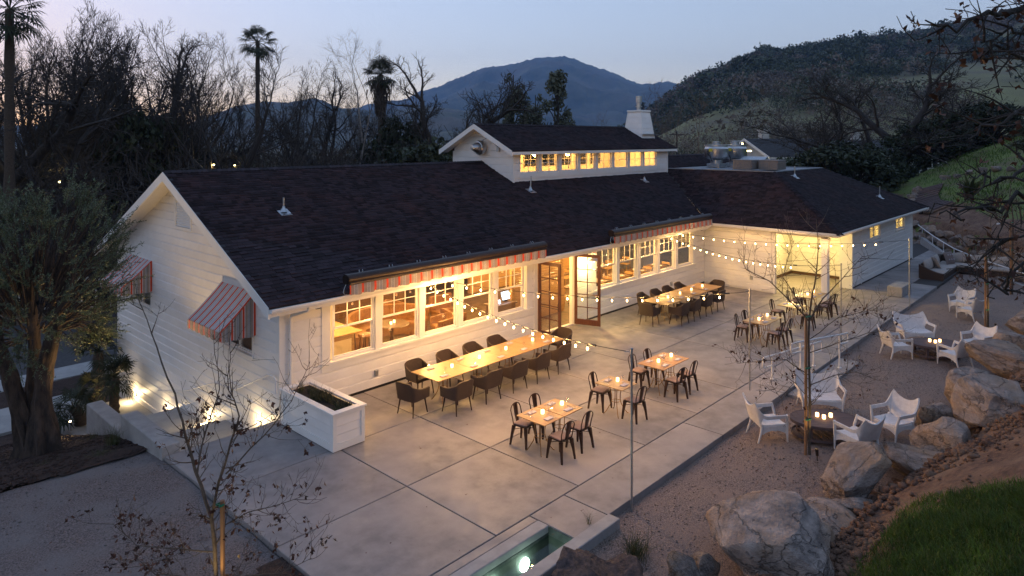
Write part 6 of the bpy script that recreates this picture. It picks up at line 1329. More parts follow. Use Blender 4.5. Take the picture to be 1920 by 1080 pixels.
def grow(out, p, d, L, r, lv, rng, C):
    n = C['n'][lv]; pts = [p.copy()]; rs = [r]; p = p.copy(); d = d.copy(); top = lv >= C['max']; e = C['tip'] if top else C['taper'][lv]
    for i in range(n):
        w = C['wob'][lv]; d = (d + V3((rng.gauss(0, w), rng.gauss(0, w), rng.gauss(0, w))) + V3((0, 0, C['up'][lv]))).normalized(); p = p + d * (L / n); rr = max(r * (1 - (1 - e) * (i + 1) / n), C['rmin']); pts.append(p.copy()); rs.append(rr)
        if not top and i >= C['from'][lv]:
            for _ in range(C['kids'][lv]):
                if rng.random() > C['prob'][lv]: continue
                ax = d.orthogonal().normalized(); ax.rotate(Matrix.Rotation(rng.random() * 6.283, 3, d)); dd = d.copy(); dd.rotate(Matrix.Rotation(R(rng.gauss(C['ang'][lv], 11)), 3, ax)); grow(out, p, dd, L * C['lr'][lv] * rng.uniform(.65, 1.15) * (1 - .3 * i / n), max(rr * C['rr'][lv], C['rmin']), lv + 1, rng, C)
    out.append((pts, rs, lv))
    if not top:
        for _ in range(2):
            dd = (d + V3((rng.gauss(0, .35), rng.gauss(0, .35), rng.gauss(0, .3)))).normalized(); grow(out, p, dd, L * C['lr'][lv] * rng.uniform(.6, 1.0), max(rs[-1] * .85, C['rmin']), lv + 1, rng, C)
def tree_meshes(lines, mt, mc, split=1, sides=(7, 3)):
    a = [(p, r) for p, r, l in lines if l <= split]; b_ = [(p, r) for p, r, l in lines if l > split]
    V, F = tubes(a, sides[0]); tm = np_mesh('trunk', V, F, mt, smooth=True); V, F = tubes(b_, sides[1]); return tm, np_mesh('crown', V, F, mc)
VASE = dict(n=[5, 6, 5, 4, 3], max=4, taper=[.6, .38, .35, .35], tip=.4, wob=[.05, .07, .10, .12, .14], up=[.05, .11, .12, .10, .06], kids=[2, 2, 2, 2], prob=[.75, .62, .72, .8], ang=[34, 32, 34, 36], lr=[1.05, .52, .50, .5], rr=[.55, .45, .45, .5], rmin=.0065, **{'from': [1, 1, 1, 0]})
OAK = dict(n=[4, 6, 5, 4, 3], max=4, taper=[.75, .5, .45, .4], tip=.35, wob=[.12, .19, .20, .22, .22], up=[.02, .06, .07, .05, .03], kids=[2, 2, 2, 2], prob=[.8, .66, .74, .8], ang=[55, 50, 48, 50], lr=[1.15, .55, .52, .5], rr=[.55, .5, .48, .5], rmin=.007, **{'from': [1, 1, 1, 0]})
SLIM = dict(n=[8, 4, 4, 3], max=3, taper=[.3, .4, .4], tip=.35, wob=[.05, .13, .18, .22], up=[.06, .14, .12, .08], kids=[2, 2, 2], prob=[.75, .8, .8], ang=[42, 40, 40], lr=[.36, .5, .5], rr=[.36, .45, .5], rmin=.006, **{'from': [2, 1, 0]})
BUSH = dict(n=[2, 4, 4, 3], max=3, taper=[.8, .5, .4], tip=.35, wob=[.1, .22, .26, .3], up=[0, .06, .05, .02], kids=[5, 2, 3], prob=[1, .8, .8], ang=[42, 45, 50], lr=[2.6, .55, .5], rr=[.4, .45, .5], rmin=.006, **{'from': [0, 0, 0]})
def bare(seed, C, H, r, mt='bark', mc='twig', lean=0, split=1):
    rng = random.Random(seed); L = []; grow(L, V3((0, 0, -.3)), V3((lean, 0, 1)).normalized(), H, r, 0, rng, C)
    zmax = max(q.z for p, _, _ in L for q in p); return tree_meshes(L, M[mt], M[mc], split), zmax
def leafcloud(centres, radii, n, size, g, asp=2.2, squash=.8):
    """leaf-sized quads filling clumps, denser towards each clump's skin"""
    c = np.asarray(centres); rr = np.asarray(radii); i = g.choice(len(c), n, p=rr ** 2 / (rr ** 2).sum()); u = g.normal(size=(n, 3)); u /= np.linalg.norm(u, axis=1)[:, None]; P = c[i] + u * (rr[i] * g.uniform(.35, 1.08, n))[:, None] * np.array([1, 1, squash])
    a = g.normal(size=(n, 3)); a /= np.linalg.norm(a, axis=1)[:, None]; b_ = np.cross(a, g.normal(size=(n, 3))); b_ /= np.linalg.norm(b_, axis=1)[:, None] + 1e-9; s = size * g.uniform(.6, 1.3, n)[:, None]; a = a * s * asp / 2; b_ = b_ * s / 2
    V = np.concatenate([P - a, P + b_ * .9, P + a, P - b_ * .9]); k = np.arange(n); F = np.stack([k, k + n, k + 2 * n, k + 3 * n], 1); return V, F, np.clip(i / len(c) * .6 + g.random(n) * .4, 0, .999)
TREES = {}
def proto(key, fn): TREES[key] = fn()
protos = {}
for s in range(3): protos['vase%d' % s] = bare(10 + s, VASE, 5.2, .24)
for s in range(2): protos['oak%d' % s] = bare(30 + s, OAK, 3.4, .26)
for s in range(2): protos['slim%d' % s] = bare(50 + s, SLIM, 13, .14, 'palebark', 'paletwig', .04, 0)
protos['bush0'] = bare(70, BUSH, .8, .07); protos['russet0'] = bare(75, SLIM, 11, .13, 'palebark', 'russet', .02, 0); protos['russet1'] = bare(76, SLIM, 12, .13, 'palebark', 'russet', .02, 0)
def plant_bare(kind, d, r, zb, H, name, label, group, rz=None, wide=1.0):
    (tm, cm), z = protos[kind]; s = H / z; t = thing(name, label, 'tree', wp(d, r, zb), random.random() * 6.28 if rz is None else rz, group)
    t.scale = (s * wide, s * wide, s)
    for nm, me in (('trunk', tm), ('crown', cm)): o = bpy.data.objects.new(nm, me); COL.objects.link(o); o.parent = t
    return t
def px(p, d): return (p - 960) / 1280 * d
def hz(y, d): return 6.7 + (262 - y) / 1280 * d
GBK = 'leafless trees crowded beyond the roof'
BKP = [15, 70, 125, 180, 235, 285, 335, 395, 565, 600, 30, 160, 760, 900, 690]
for i, (p, d, top, k, w) in enumerate(((15, 38, -60, 'oak0', 1), (70, 52, 0, 'vase0', 1), (125, 44, -5, 'vase1', 1.05), (180, 56, 5, 'vase2', 1), (235, 47, 0, 'vase0', .95), (285, 60, 45, 'oak1', 1), (335, 52, 28, 'vase1', .9), (395, 62, 50, 'vase2', 1), (565, 64, 95, 'vase0', 1), (600, 74, 120, 'oak0', 1), (30, 66, 60, 'vase2', 1.1), (160, 72, 70, 'vase1', 1.1), (760, 70, 180, 'oak1', 1), (900, 84, 175, 'oak0', 1.1), (690, 80, 150, 'vase2', 1))):
    plant_bare(k, d, px(p, d), -3.3, hz(top, d) + 3.3, 'bare_tree', '%s dark leafless tree from the left in the row beyond the roof' % NTH[1 + sorted(BKP).index(p)], GBK, None, w)
plant_bare('vase2', 46, px(432, 46), -3.3, hz(66, 46) + 3.3, 'bare_tree', 'broad vase shaped leafless tree around the thin palm', GBK, 2.1, 1.35)
plant_bare('oak1', 56, px(832, 56), -3.3, hz(92, 56) + 3.3, 'bare_tree', 'gnarled dark leafless tree left of the clerestory peak', GBK, 1.0, 1.0)
plant_bare('slim0', 58, px(655, 58), -3.3, hz(62, 58) + 3.3, 'sycamore_tree', 'tall pale barked leafless tree left of the skirted palm', GBK, .4, 1.2); plant_bare('slim1', 62, px(700, 62), -3.3, hz(40, 62) + 3.3, 'sycamore_tree', 'tallest pale leafless tree just behind the skirted palm', GBK, 2., 1.0); plant_bare('slim1', 50, px(345, 50), -3.3, hz(150, 50) + 3.3, 'sycamore_tree', 'pale trunked leafless tree by the lit house behind the ridge', GBK, 1., 1.0)
GBR = 'brownish leafless trees right of the chimney'
for i, (p, d, top, k) in enumerate(((1215, 85, 145, 'russet0'), (1248, 78, 185, 'russet1'), (1300, 80, 163, 'russet0'), (1346, 84, 205, 'russet1'), (1385, 95, 235, 'russet0'), (1275, 92, 200, 'russet1'), (1120, 98, 205, 'russet0'), (1330, 70, 235, 'russet1'))):
    plant_bare(k, d, px(p, d), -3.3, hz(top, d) + 3.3, 'bare_tree', ['thin leafless tree showing right behind the chimney flue', 'tallest pale stemmed leafless tree between chimney and kitchen fans'][0] if i == 0 else ('tallest pale stemmed leafless tree between chimney and kitchen fans' if i == 2 else 'pale stemmed leafless tree, %s from the left in the brownish grove by the chimney' % NTH[1 + sorted((1215, 1248, 1300, 1346, 1385, 1275, 1120, 1330)).index(p)]), GBR, None, 1.25)
plant_bare('oak0', 74, px(1535, 74), -1.5, hz(165, 74) + 1.5, 'oak_tree', 'gnarled bare oak rising over the white house roof', 'bare oaks before the hill', .8, 1.25); plant_bare('oak1', 66, px(1690, 66), 0, hz(92, 66), 'oak_tree', 'widest bare oak spreading before the wooded hill', 'bare oaks before the hill', 3.6, 1.4); plant_bare('oak0', 70, px(1800, 70), 2, hz(130, 70) - 2, 'oak_tree', 'bare oak behind the hanging branches at the hill crest', 'bare oaks before the hill', 4., 1.3)
for i, (p, d, top) in enumerate(((40, 40, 235), (110, 36, 250), (190, 42, 225), (255, 38, 260), (320, 48, 235), (400, 44, 250), (470, 50, 245), (540, 54, 240), (610, 50, 250), (680, 56, 235), (740, 52, 240), (800, 58, 235), (560, 40, 270), (700, 44, 270))):
    plant_bare('bush0', d, px(p, d), -3.3, hz(top, d) + 3.3, 'bare_shrub', '%s tangled thicket shrub from the left below the dark trees' % NTH[1 + sorted((40, 110, 190, 255, 320, 400, 470, 540, 610, 680, 740, 800, 560, 700)).index(p)], 'bare thicket shrubs beyond the roof', None, 1.15)
plant_bare('slim0', 46, px(428, 46), -3.3, hz(235, 46) + 3.6, 'sycamore_tree', 'short leaning white limbed tree right above the roof ridge', GBK, 1.3, 1.0).rotation_euler = (0, R(32), R(-47))
# evergreens -----------------------------------------------------------------------
def evergreen(seed, kind):
    g = np.random.default_rng(seed); L = []
    if kind == 'euc':
        c = []; r = []; lines = []
        for i in range(22):
            z = g.uniform(.35, .98); a = g.random() * 6.28; w = .11 * (1.15 - z) + .03; x, y = w * math.cos(a) * g.uniform(.2, 1.2), w * math.sin(a) * g.uniform(.2, 1.2); c.append((x, y, z)); r.append(g.uniform(.025, .06)); lines.append(([V3((0, 0, z - .14)), V3((x * .5, y * .5, z - .05)), V3((x, y, z))], [.006, .004, .002], 1))
        lines.append(([V3((0, 0, 0)), V3((.01, 0, .4)), V3((0, .01, .95))], [.016, .011, .003], 0)); V, F, at = leafcloud(c, r, 3000, .012, g, 2.8, 1.2); m = M['eucleaf']
    else:
        c = []; r = []; lines = [([V3((0, 0, 0)), V3((.02, .01, .3)), V3((0, .02, .6))], [.035, .028, .012], 0)]
        for i in range(46):
            u = g.normal(size=3); u /= np.linalg.norm(u); z = .56 + u[2] * .36; q = np.array([u[0] * .45, u[1] * .45, z]) * 1.0 * g.uniform(.6, 1); q[2] = z; c.append(tuple(q)); r.append(g.uniform(.07, .15)); lines.append(([V3((0, 0, .3)), V3((q[0] * .5, q[1] * .5, .2 + z * .5)), V3(tuple(q))], [.015, .01, .004], 1))
        V, F, at = leafcloud(c, r, 6500, .028, g, 1.8); m = M['bgleaf']
    tv, tf = tubes([(p, q) for p, q, _ in lines], 5); return np_mesh('trunk', tv, tf, M['bark'], True), np_mesh('crown', V, F, m, fattr=at)
ev = {'euc0': evergreen(1, 'euc'), 'euc1': evergreen(2, 'euc'), 'ever0': evergreen(3, 'ever'), 'ever1': evergreen(4, 'ever')}
def plant_ever(kind, d, r, zb, H, name, label, group, wide=1):
    t = thing(name, label, 'tree' if 'shrub' not in name else 'shrub', wp(d, r, zb), random.random() * 6.28, group); t.scale = (H * wide, H * wide, H)
    for nm, me in zip(('trunk', 'crown'), ev[kind]): o = bpy.data.objects.new(nm, me); COL.objects.link(o); o.parent = t
GE = 'feathery evergreen trees before the mountain'
plant_ever('euc0', 74, px(962, 74), -3.3, hz(125, 74) + 3.3, 'eucalyptus_tree', 'left slim feathery evergreen before the mountain', GE, .85); plant_ever('euc1', 72, px(1046, 72), -3.3, hz(136, 72) + 3.3, 'eucalyptus_tree', 'right slim feathery evergreen before the mountain', GE, .9); plant_ever('euc0', 80, px(1003, 80), -3.3, hz(165, 80) + 3.3, 'eucalyptus_tree', 'shorter feathery tree between the two slim evergreens', GE, .95)
GD = 'dark bushy evergreens behind the houses'
for i, (p, d, top, z0, w, lb) in enumerate(((255, 46, 190, -3.3, .5, 'dark bushy evergreen in the middle of the leafless row'), (300, 58, 205, -3.3, .7, 'dark rounded evergreen behind the gable peak'), (1590, 58, 262, -1, 1.2, 'dark shrubby evergreen closest to the wing roof end'), (1640, 62, 270, 0, 1.1, 'dark evergreen left of the stepped hill path'), (1530, 60, 278, -2, 1.1, 'dark evergreen in front of the white house'), (1735, 64, 225, 3.2, 1.3, 'dark oak on the grassy crest, left one'), (1790, 63, 205, 4.2, 1.3, 'dark oak on the grassy crest, middle one'), (1860, 62, 190, 5.2, 1.4, 'dark oak on the grassy crest, right one'), (745, 60, 215, -3.3, .6, 'dark evergreen under the gnarled leafless tree'), (800, 50, 262, -3.3, 1.0, 'low green shrub touching the clerestory gable'), (150, 60, 200, -3.3, .8, 'dark evergreen low among the left leafless trees'), (1455, 95, 285, -3.3, 1.3, 'dark round evergreen behind the white house'))):
    plant_ever('ever%d' % (i % 2), d, px(p, d), z0, hz(top, d) - z0, 'evergreen_tree', lb, GD, w)
# palms ------------------------------------------------------------------------------
def fan_palm(g, nl, rl, hl, droop, m, blades_=13):
    """fan leaves on stalks round the top of a trunk at the origin"""
    V, F = [], []; st = []
    for i in range(nl):
        a = g.random() * 6.28; el = R(g.uniform(-50 * droop, 80)); D = V3((math.cos(a) * math.cos(el), math.sin(a) * math.cos(el), math.sin(el))); q = D * hl * g.uniform(.8, 1.1); q.z -= .12 * hl * (1 - math.sin(el)); side = D.cross(V3((0, 0, 1))).normalized(); up = side.cross(D); st.append(([V3((0, 0, 0)), q * .55 + V3((0, 0, .05 * hl)), q], [.012 * rl * 2, .01 * rl * 2, .008 * rl * 2]))
        for k in range(blades_):
            t = (k / (blades_ - 1) - .5) * R(230); b_ = (D * math.cos(t) + side * math.sin(t)).normalized(); L = rl * (1 - .25 * abs(t) / 2) * g.uniform(.9, 1.1); w = rl * .055; n_ = b_.cross(up).normalized() * w; tip = q + b_ * L + V3((0, 0, -.28 * L)); mid = q + b_ * L * .55
            k0 = len(V); V += [tuple(q), tuple(mid - n_), tuple(mid + n_), tuple(tip)]; F += [(k0, k0 + 1, k0 + 2), (k0 + 1, k0 + 3, k0 + 2)]
    return V, F, st
def palm(name, loc, H, tr, nl, rl, hl, label, seed, skirt=False, droop=1., group=None, lean=(0, 0)):
    g = np.random.default_rng(seed); V, F, st = fan_palm(g, nl, rl, hl, droop, None); t = thing(name, label, 'palm', loc, 0, group); top = V3((lean[0], lean[1], H))
    pts = [V3((lean[0] * f * f, lean[1] * f * f, H * f)) for f in np.linspace(-.02, 1, 14)]; rs = [tr * (1.25 - .35 * f) * (1 + .12 * math.sin(i * 2.4)) for i, f in enumerate(np.linspace(0, 1, 14))]
    tv, tf = tubes([(pts, rs)], 9); o = bpy.data.objects.new('trunk', np_mesh('trunk', tv, tf, M['palmtrunk'], True)); COL.objects.link(o); o.parent = t
    Vn = np.array(V) + np.array(top); sv, sf = tubes([([p + top for p in a], b_) for a, b_ in st], 4); n = len(Vn); o = bpy.data.objects.new('crown', np_mesh('crown', np.concatenate([Vn, sv]), np.concatenate([np.array(F), sf + n]), M['palm_leaf'], fattr=g.random(len(F) + len(sf)))); COL.objects.link(o); o.parent = t
    if skirt:
        q = np.stack([g.normal(0, tr * 1.5, 900), g.normal(0, tr * 1.5, 900), g.uniform(H - 3.6, H - .2, 900)], 1); w = (q[:, 2] - (H - 3.8)) / 3.6; q[:, :2] *= (.35 + .85 * w)[:, None]; b_ = blades('skirt', q * [1, 1, 1], -1.0, .12, .25, M['palmtrunk'], None, seed, None); b_.parent = t; b_.location = (0, 0, 0)
    return t
d = 70; palm('tall_palm', wp(d, px(483, d), -3.3), hz(78, d) + 3.3, .23, 46, 1.05, 1.25, 'tall thin palm with small round crown above the trees', 3, False, 1, 'tall fan palms')
d = 66; palm('tall_palm', wp(d, px(714, d), -3.3), hz(140, d) + 3.3, .27, 44, 1.0, 1.15, 'shorter palm with a shaggy brown skirt', 5, True, .7, 'tall fan palms')
d = 34; palm('tall_palm', wp(d, px(18, d), -3.3), hz(18, d) + 3.3, .22, 40, .9, 1.1, 'dark palm at the upper left corner of the view', 7, False, 1.2, 'tall fan palms')
GP = 'small fan palms by the stairway'
palm('small_palm', (7.45, 26.3, -2.3), 1.75, .17, 30, .55, .55, 'tallest small fan palm beside the gable corner', 11, False, 1, GP); palm('small_palm', (7.3, 24.2, -2.1), 1.2, .13, 26, .46, .42, 'small fan palm at the foot of the stairs', 12, False, 1, GP, (.05, 0)); palm('small_palm', (6.3, 23.9, -2.0), .55, .15, 24, .48, .42, 'squat leaning fan palm near the glaring lamp', 13, False, .8, GP, (-.2, .05)); palm('small_palm', (6.9, 25.2, -2.2), .7, .13, 22, .45, .4, 'low fan palm between the two taller small ones', 14, False, .8, GP)
def agave(loc, s, label, seed, n=26):
    g = np.random.default_rng(seed); t = blades('agave', np.array([loc] * n) + g.normal(0, .04, (n, 3)) * [1, 1, 0], 1.25 * s, .16 * s, .95, M['tuft'], None, seed, None, loc, bend=.8); tag(t, label, 'agave')
agave((60.5, 3.5, float(z_far(np.array(60.5), np.array(3.5)))), 1.1, 'spiky agave on the far grassy hillside', 41, 40); agave((53.5, 8.6, float(z_far(np.array(53.5), np.array(8.6)))), 1.4, 'pale green agave beside the stepped hill path', 42, 60); agave((56, 1.5, float(z_far(np.array(56.), np.array(1.5)))), 1.0, 'dark spiky agave lower on the hillside', 43, 40)
def small_crown_tree(x, y, H, label):
    z = float(z_far(np.array(x), np.array(y))); d_ = FW.dot(V3((x, y, 0))); r_ = RT.dot(V3((x, y, 0))); plant_ever('euc1', d_, r_, z, H, 'young_tree', label, None, 2.2)
small_crown_tree(58.5, 6.2, 3.2, 'grey leaved young tree on the grassy hillside')
# the olive by the steps --------------------------------------------------------------
OB = V3((4.2, 19.2, 0)); ol = thing('olive_tree', 'old olive with three gnarled trunks lit from below', 'olive tree', (4.2, 19.2, -.9))
def op(r, z, f=0): q = OB + RT * r + FW * f; return V3((q.x, q.y, z))
TR = [([op(-.15, -1.1), op(-.2, -.5), op(-.45, .5, -.1), op(-.62, 1.2, -.15), op(-.95, 1.9, -.1), op(-1.25, 2.9, .1), op(-1.4, 3.8, .2)], [.45, .27, .175, .16, .14, .10, .05]), ([op(-.1, -1.1), op(-.2, -.2, .1), op(-.32, .8, .25), op(-.33, 1.6, .3), op(-.4, 2.6, .3), op(-.5, 3.6, .3)], [.38, .24, .145, .135, .11, .05]), ([op(.2, -1.1, -.1), op(.2, -.4, -.15), op(.12, .5, -.1), op(.15, 1.3, -.05), op(.35, 2.2, 0), op(.6, 3.0, .1), op(.8, 3.9, .1)], [.46, .29, .185, .17, .15, .11, .05])]
mb = MB(); rgo = random.Random(9)
for pts, rs in TR:
    n = 22; k0 = len(mb.v); fine = []; fr = []
    for i in range(len(pts) - 1):
        for s in range(4): f = s / 4; fine.append(pts[i].lerp(pts[i + 1], f)); fr.append(rs[i] * (1 - f) + rs[i + 1] * f)
    fine.append(pts[-1]); fr.append(rs[-1]); mb.tube(fine, fr, n)
    for i in range(k0, len(mb.v)):
        q = V3(mb.v[i]); c = fine[min((i - k0) // n, len(fine) - 1)]; a = math.atan2(q.y - c.y, q.x - c.x); low = max(0, min(1, (.9 - q.z) / 1.8)); rad = V3((q.x - c.x, q.y - c.y, 0)); s = 1 + (.10 + .28 * low) * math.sin(a * 5 + q.z * 1.3) + .14 * low * math.sin(a * 9 - q.z * 2) + .25 * mnoise.noise(q * 2.6); mb.v[i] = tuple(c + rad * s + V3((0, 0, q.z - c.z)))
part('trunk', mb, M['olivebark'], ol, 60)
g = np.random.default_rng(77); BR = []; LV_, LF, LA = [], [], []; nb = 0
cl = []
for i in range(270):
    a = g.random() * 6.28; u = g.uniform(-.95, 1); rr = math.sqrt(1 - u * u * .75) * g.uniform(.5, 1.0) ** .6; r_ = -.25 + 2.05 * rr * math.cos(a); f_ = .15 + 1.9 * rr * math.sin(a); z_ = 3.45 + u * 1.75 + .5 * mnoise.noise(V3((r_ * .8, f_ * .8, 3))); 
    if r_ > 1.35: r_ -= .45; z_ = min(z_, 4.4)
    cl.append((r_, f_, z_))
leafV, leafF, leafA = [], [], []
for (r_, f_, z_) in cl:
    q = op(r_, z_, f_); base = op(r_ * .45 - .1, 2.2 + (z_ - 2.2) * .4, f_ * .45); mid = base.lerp(q, .55) + V3((0, 0, .15)); BR.append(([base, mid, q], [.03, .016, .007]))
    out_ = (q - op(-.2, 2.6)).normalized()
    for s in range(4):
        dd = (out_ + V3((g.normal(0, .5), g.normal(0, .5), g.normal(.25, .45)))).normalized(); L = g.uniform(.4, .9); p0 = q - dd * .1; pts = [p0, p0 + dd * L * .5 + V3((0, 0, .03)), p0 + dd * L + V3((0, 0, -.04 * L))]; BR.append((pts, [.006, .004, .002]))
        m_ = int(34 * L / .5); tt = g.random(m_)
        for t_ in tt:
            c = pts[0].lerp(pts[2], t_); ld = (dd * .7 + V3((g.normal(0, .6), g.normal(0, .6), g.normal(.1, .5)))).normalized(); wv = ld.cross(V3((g.normal(), g.normal(), g.normal()))).normalized() * .0085 * g.uniform(.8, 1.3); ln = ld * g.uniform(.055, .095); k0 = len(leafV); leafV += [tuple(c), tuple(c + ln * .5 - wv), tuple(c + ln), tuple(c + ln * .5 + wv)]; leafF.append((k0, k0 + 1, k0 + 2, k0 + 3)); leafA.append(g.random())
o = bpy.data.objects.new('crown', np_mesh('crown', np.array(leafV) - np.array(WL[ol.name]), leafF, M['olive_leaf'], fattr=leafA)); _link(o, ol, WL[ol.name])
V, F = tubes(BR, 3); o = bpy.data.objects.new('branches', np_mesh('branches', V - np.array(WL[ol.name]), F, M['olivebark'])); _link(o, ol, WL[ol.name])
# staked young trees --------------------------------------------------------------------
def twigs(lines, pts, r, rng, n1, L1, up=.25, lv=1, ang=55, rmin=.0022, kids=3, bias=None, f0=.15):
    """side shoots along a polyline, each with a few shorter ones"""
    m = len(pts)
    for i in range(n1):
        f = rng.uniform(f0, 1) * (m - 1); k = min(int(f), m - 2); p = pts[k].lerp(pts[k + 1], f - k); d = (pts[k + 1] - pts[k]).normalized(); ax = d.orthogonal().normalized(); ax.rotate(Matrix.Rotation(rng.random() * 6.283, 3, d)); dd = d.copy(); dd.rotate(Matrix.Rotation(R(rng.gauss(ang, 14)), 3, ax))
        if bias: dd = (dd + bias * .5).normalized()
        L = L1 * rng.uniform(.5, 1.2); q = [p]; rs = [r]; n = 5; rr = r
        for s in range(n): dd = (dd + V3((rng.gauss(0, .12), rng.gauss(0, .12), rng.gauss(0, .12) + up * .35))).normalized(); p = p + dd * L / n; rr = max(r * (1 - .85 * (s + 1) / n), rmin); q.append(p); rs.append(rr)
        lines.append((q, rs, lv))
        if lv < 3 and kids: twigs(lines, q, r * .5, rng, rng.randint(max(1, kids - 1), kids + 1), L1 * .45, up, lv + 1, ang, rmin, kids - 1)
def leaves_on(lines, rng, n, size, mat, parent, wl, name='dry_leaves', zmax=99, clump=3):
    V, F, A = [], [], []
    for _ in range(n):
        pts, rs, lv = rng.choice(lines); k = rng.randrange(len(pts) - 1); c0 = pts[k].lerp(pts[k + 1], rng.random())
        if c0.z > zmax: continue
        for _ in range(rng.randint(1, clump)):
            c = c0 + V3((rng.gauss(0, .025), rng.gauss(0, .025), rng.gauss(-.02, .025))); d = V3((rng.gauss(0, 1), rng.gauss(0, 1), rng.gauss(-.6, .8))).normalized(); w = d.cross(V3((rng.gauss(0, 1), rng.gauss(0, 1), rng.gauss(0, 1)))).normalized(); s = size * rng.uniform(.6, 1.4); up_ = d.cross(w) * s * .25; k0 = len(V)
            V += [tuple(c - wl), tuple(c + d * s * .5 - w * s * .45 + up_ - wl), tuple(c + d * s * .6 - wl), tuple(c + d * s * .5 + w * s * .45 + up_ - wl), tuple(c + d * s * 1.1 - w * s * .15 + up_ - wl)]; F += [(k0, k0 + 1, k0 + 2), (k0, k0 + 2, k0 + 3), (k0 + 1, k0 + 4, k0 + 2)]; A += [rng.random()] * 3
    o = bpy.data.objects.new(name, np_mesh(name, V, F, mat, fattr=A)); _link(o, parent, wl)
def staked(base, stakeh, leaders, label, seed, nleaf, stakes, tw, leafz=99, group='staked young trees', scale=1.):
    rng = random.Random(seed); t = thing('young_tree', label, 'tree', base, 0, group); B0 = V3(base); lines = []
    for pts, r0, r1 in leaders:
        P = [B0 + V3(p) for p in pts]; n = len(P); fine = []
        for i in range(n - 1):
            for s in range(3): fine.append(P[i].lerp(P[i + 1], s / 3) + V3((rng.gauss(0, .008), rng.gauss(0, .008), 0)))
        fine.append(P[-1]); lines.append((fine, [r0 + (r1 - r0) * i / (len(fine) - 1) for i in range(len(fine))], 0)); twigs(lines, fine, min(.010, max(.005, r0 * .4)) * scale, rng, tw[0], tw[1], tw[2], kids=2, f0=tw[3])
    a = [(p, r) for p, r, l in lines if l == 0]; b_ = [(p, r) for p, r, l in lines if l > 0]; V, F = tubes(a, 8); o = bpy.data.objects.new('trunk', np_mesh('trunk', V - np.array(base), F, M['sapling'], True)); _link(o, t, base)
    V, F = tubes(b_, 4); o = bpy.data.objects.new('crown', np_mesh('crown', V - np.array(base), F, M['sapling'])); _link(o, t, base)
    leaves_on([l for l in lines if l[2] > 0], rng, nleaf, .065, M['dryleaf'], t, B0, zmax=leafz)
    for k, (dx, dy) in enumerate(stakes):
        part('stake', MB().tube([B0 + V3((dx, dy, -.1)), B0 + V3((dx * .9, dy * .9, stakeh))], .032, 9), M['stake'], t, 40)
        for z in np.linspace(stakeh * .25, stakeh - .06, 3 if stakeh > 1.9 else 2): part('tie', MB().tube([B0 + V3((dx - .045, dy - .03, z)), B0 + V3((dx * .3 + .03, dy * .3 - .05, z + .01)), B0 + V3((.05, .04, z)), B0 + V3((dx * .4 - .03, dy * .4 + .05, z)), B0 + V3((dx - .045, dy - .03, z + .005))], .016, 6), M['greentape'], t)
    return t
def lr(r, z, f=0): q = RT * r + FW * f; return (q.x, q.y, z)
staked((4.25, 9.66, -.05), 1.62, [([lr(0, -.1), lr(-.05, .7), lr(-.09, 1.38), lr(-.32, 2.05), lr(-.47, 2.55), lr(-.68, 3.1, .1), lr(-.98, 3.75, .2), lr(-1.25, 4.3, .3)], .035, .006), ([lr(-.09, 1.4), lr(.06, 1.95, -.1), lr(.22, 2.4, -.2), lr(.42, 2.95, -.3), lr(.27, 3.3, -.3), lr(.24, 3.9, -.2)], .022, .004), ([lr(-.3, 2.0), lr(-.25, 2.6, .2), lr(-.1, 3.1, .3), lr(-.2, 3.9, .3)], .014, .004), ([lr(.1, 2.0), lr(.6, 2.5, .1), lr(1.0, 3.0, .1), lr(1.3, 3.6, 0)], .012, .003), ([lr(-.05, 1.2), lr(.35, 1.35, .2), lr(.8, 1.42, .3), lr(1.15, 1.55, .3)], .010, .003), ([lr(-.05, .9), lr(-.5, 1.0, -.1), lr(-1.1, 1.05, -.1), lr(-1.5, 1.3, 0)], .012, .003), ([lr(-.04, .5), lr(.45, .62, -.1), lr(.9, .6, 0), lr(1.3, .75, .1)], .011, .003), ([lr(-.03, .35), lr(-.6, .5, .1), lr(-1.0, .45, .2), lr(-1.3, .7, .2)], .011, .003)],
       'leafy young tree tied to a stake in the foreground', 5, 420, [(.05, -.03)], (20, .6, .32, .1), 3.0)
staked((15.22, 5.38, -.12), 3.05, [([lr(0, -.1), lr(.02, 1.5), lr(0, 3.0), lr(.12, 3.7), lr(.2, 4.4), lr(.16, 5.1)], .032, .005), ([lr(.02, 2.9), lr(.35, 3.35, .1), lr(.8, 3.75, .2), lr(1.25, 4.25, .2)], .02, .004), ([lr(0, 2.9), lr(-.4, 3.3, -.1), lr(-.85, 3.75, 0), lr(-1.35, 4.0, 0), lr(-1.55, 4.4, 0)], .018, .004), ([lr(-.1, 3.1), lr(-.5, 3.8, .2), lr(-.2, 4.6, .3)], .014, .003), ([lr(.02, 2.2), lr(.6, 2.45, -.1), lr(1.2, 2.65, -.1), lr(1.75, 2.7, 0)], .012, .003), ([lr(.02, 1.5), lr(.6, 1.68, .1), lr(1.05, 1.75, .1), lr(1.5, 1.6, .1)], .012, .003), ([lr(.02, 1.7), lr(-.5, 2.05, 0), lr(-.95, 2.0, .1), lr(-1.5, 1.9, .2)], .013, .003), ([lr(0, 1.2), lr(-.35, 1.6, -.1), lr(-.7, 1.3, -.2), lr(-.9, 1.6, -.2)], .009, .003), ([lr(.03, 2.5), lr(.5, 3.0, -.2), lr(.9, 3.1, -.2), lr(1.4, 3.2, -.2)], .010, .003)],
       'bare young tree between two stakes by the near coffee table', 6, 150, [(-.06, .05)], (15, .75, .28, .08), 3.4)
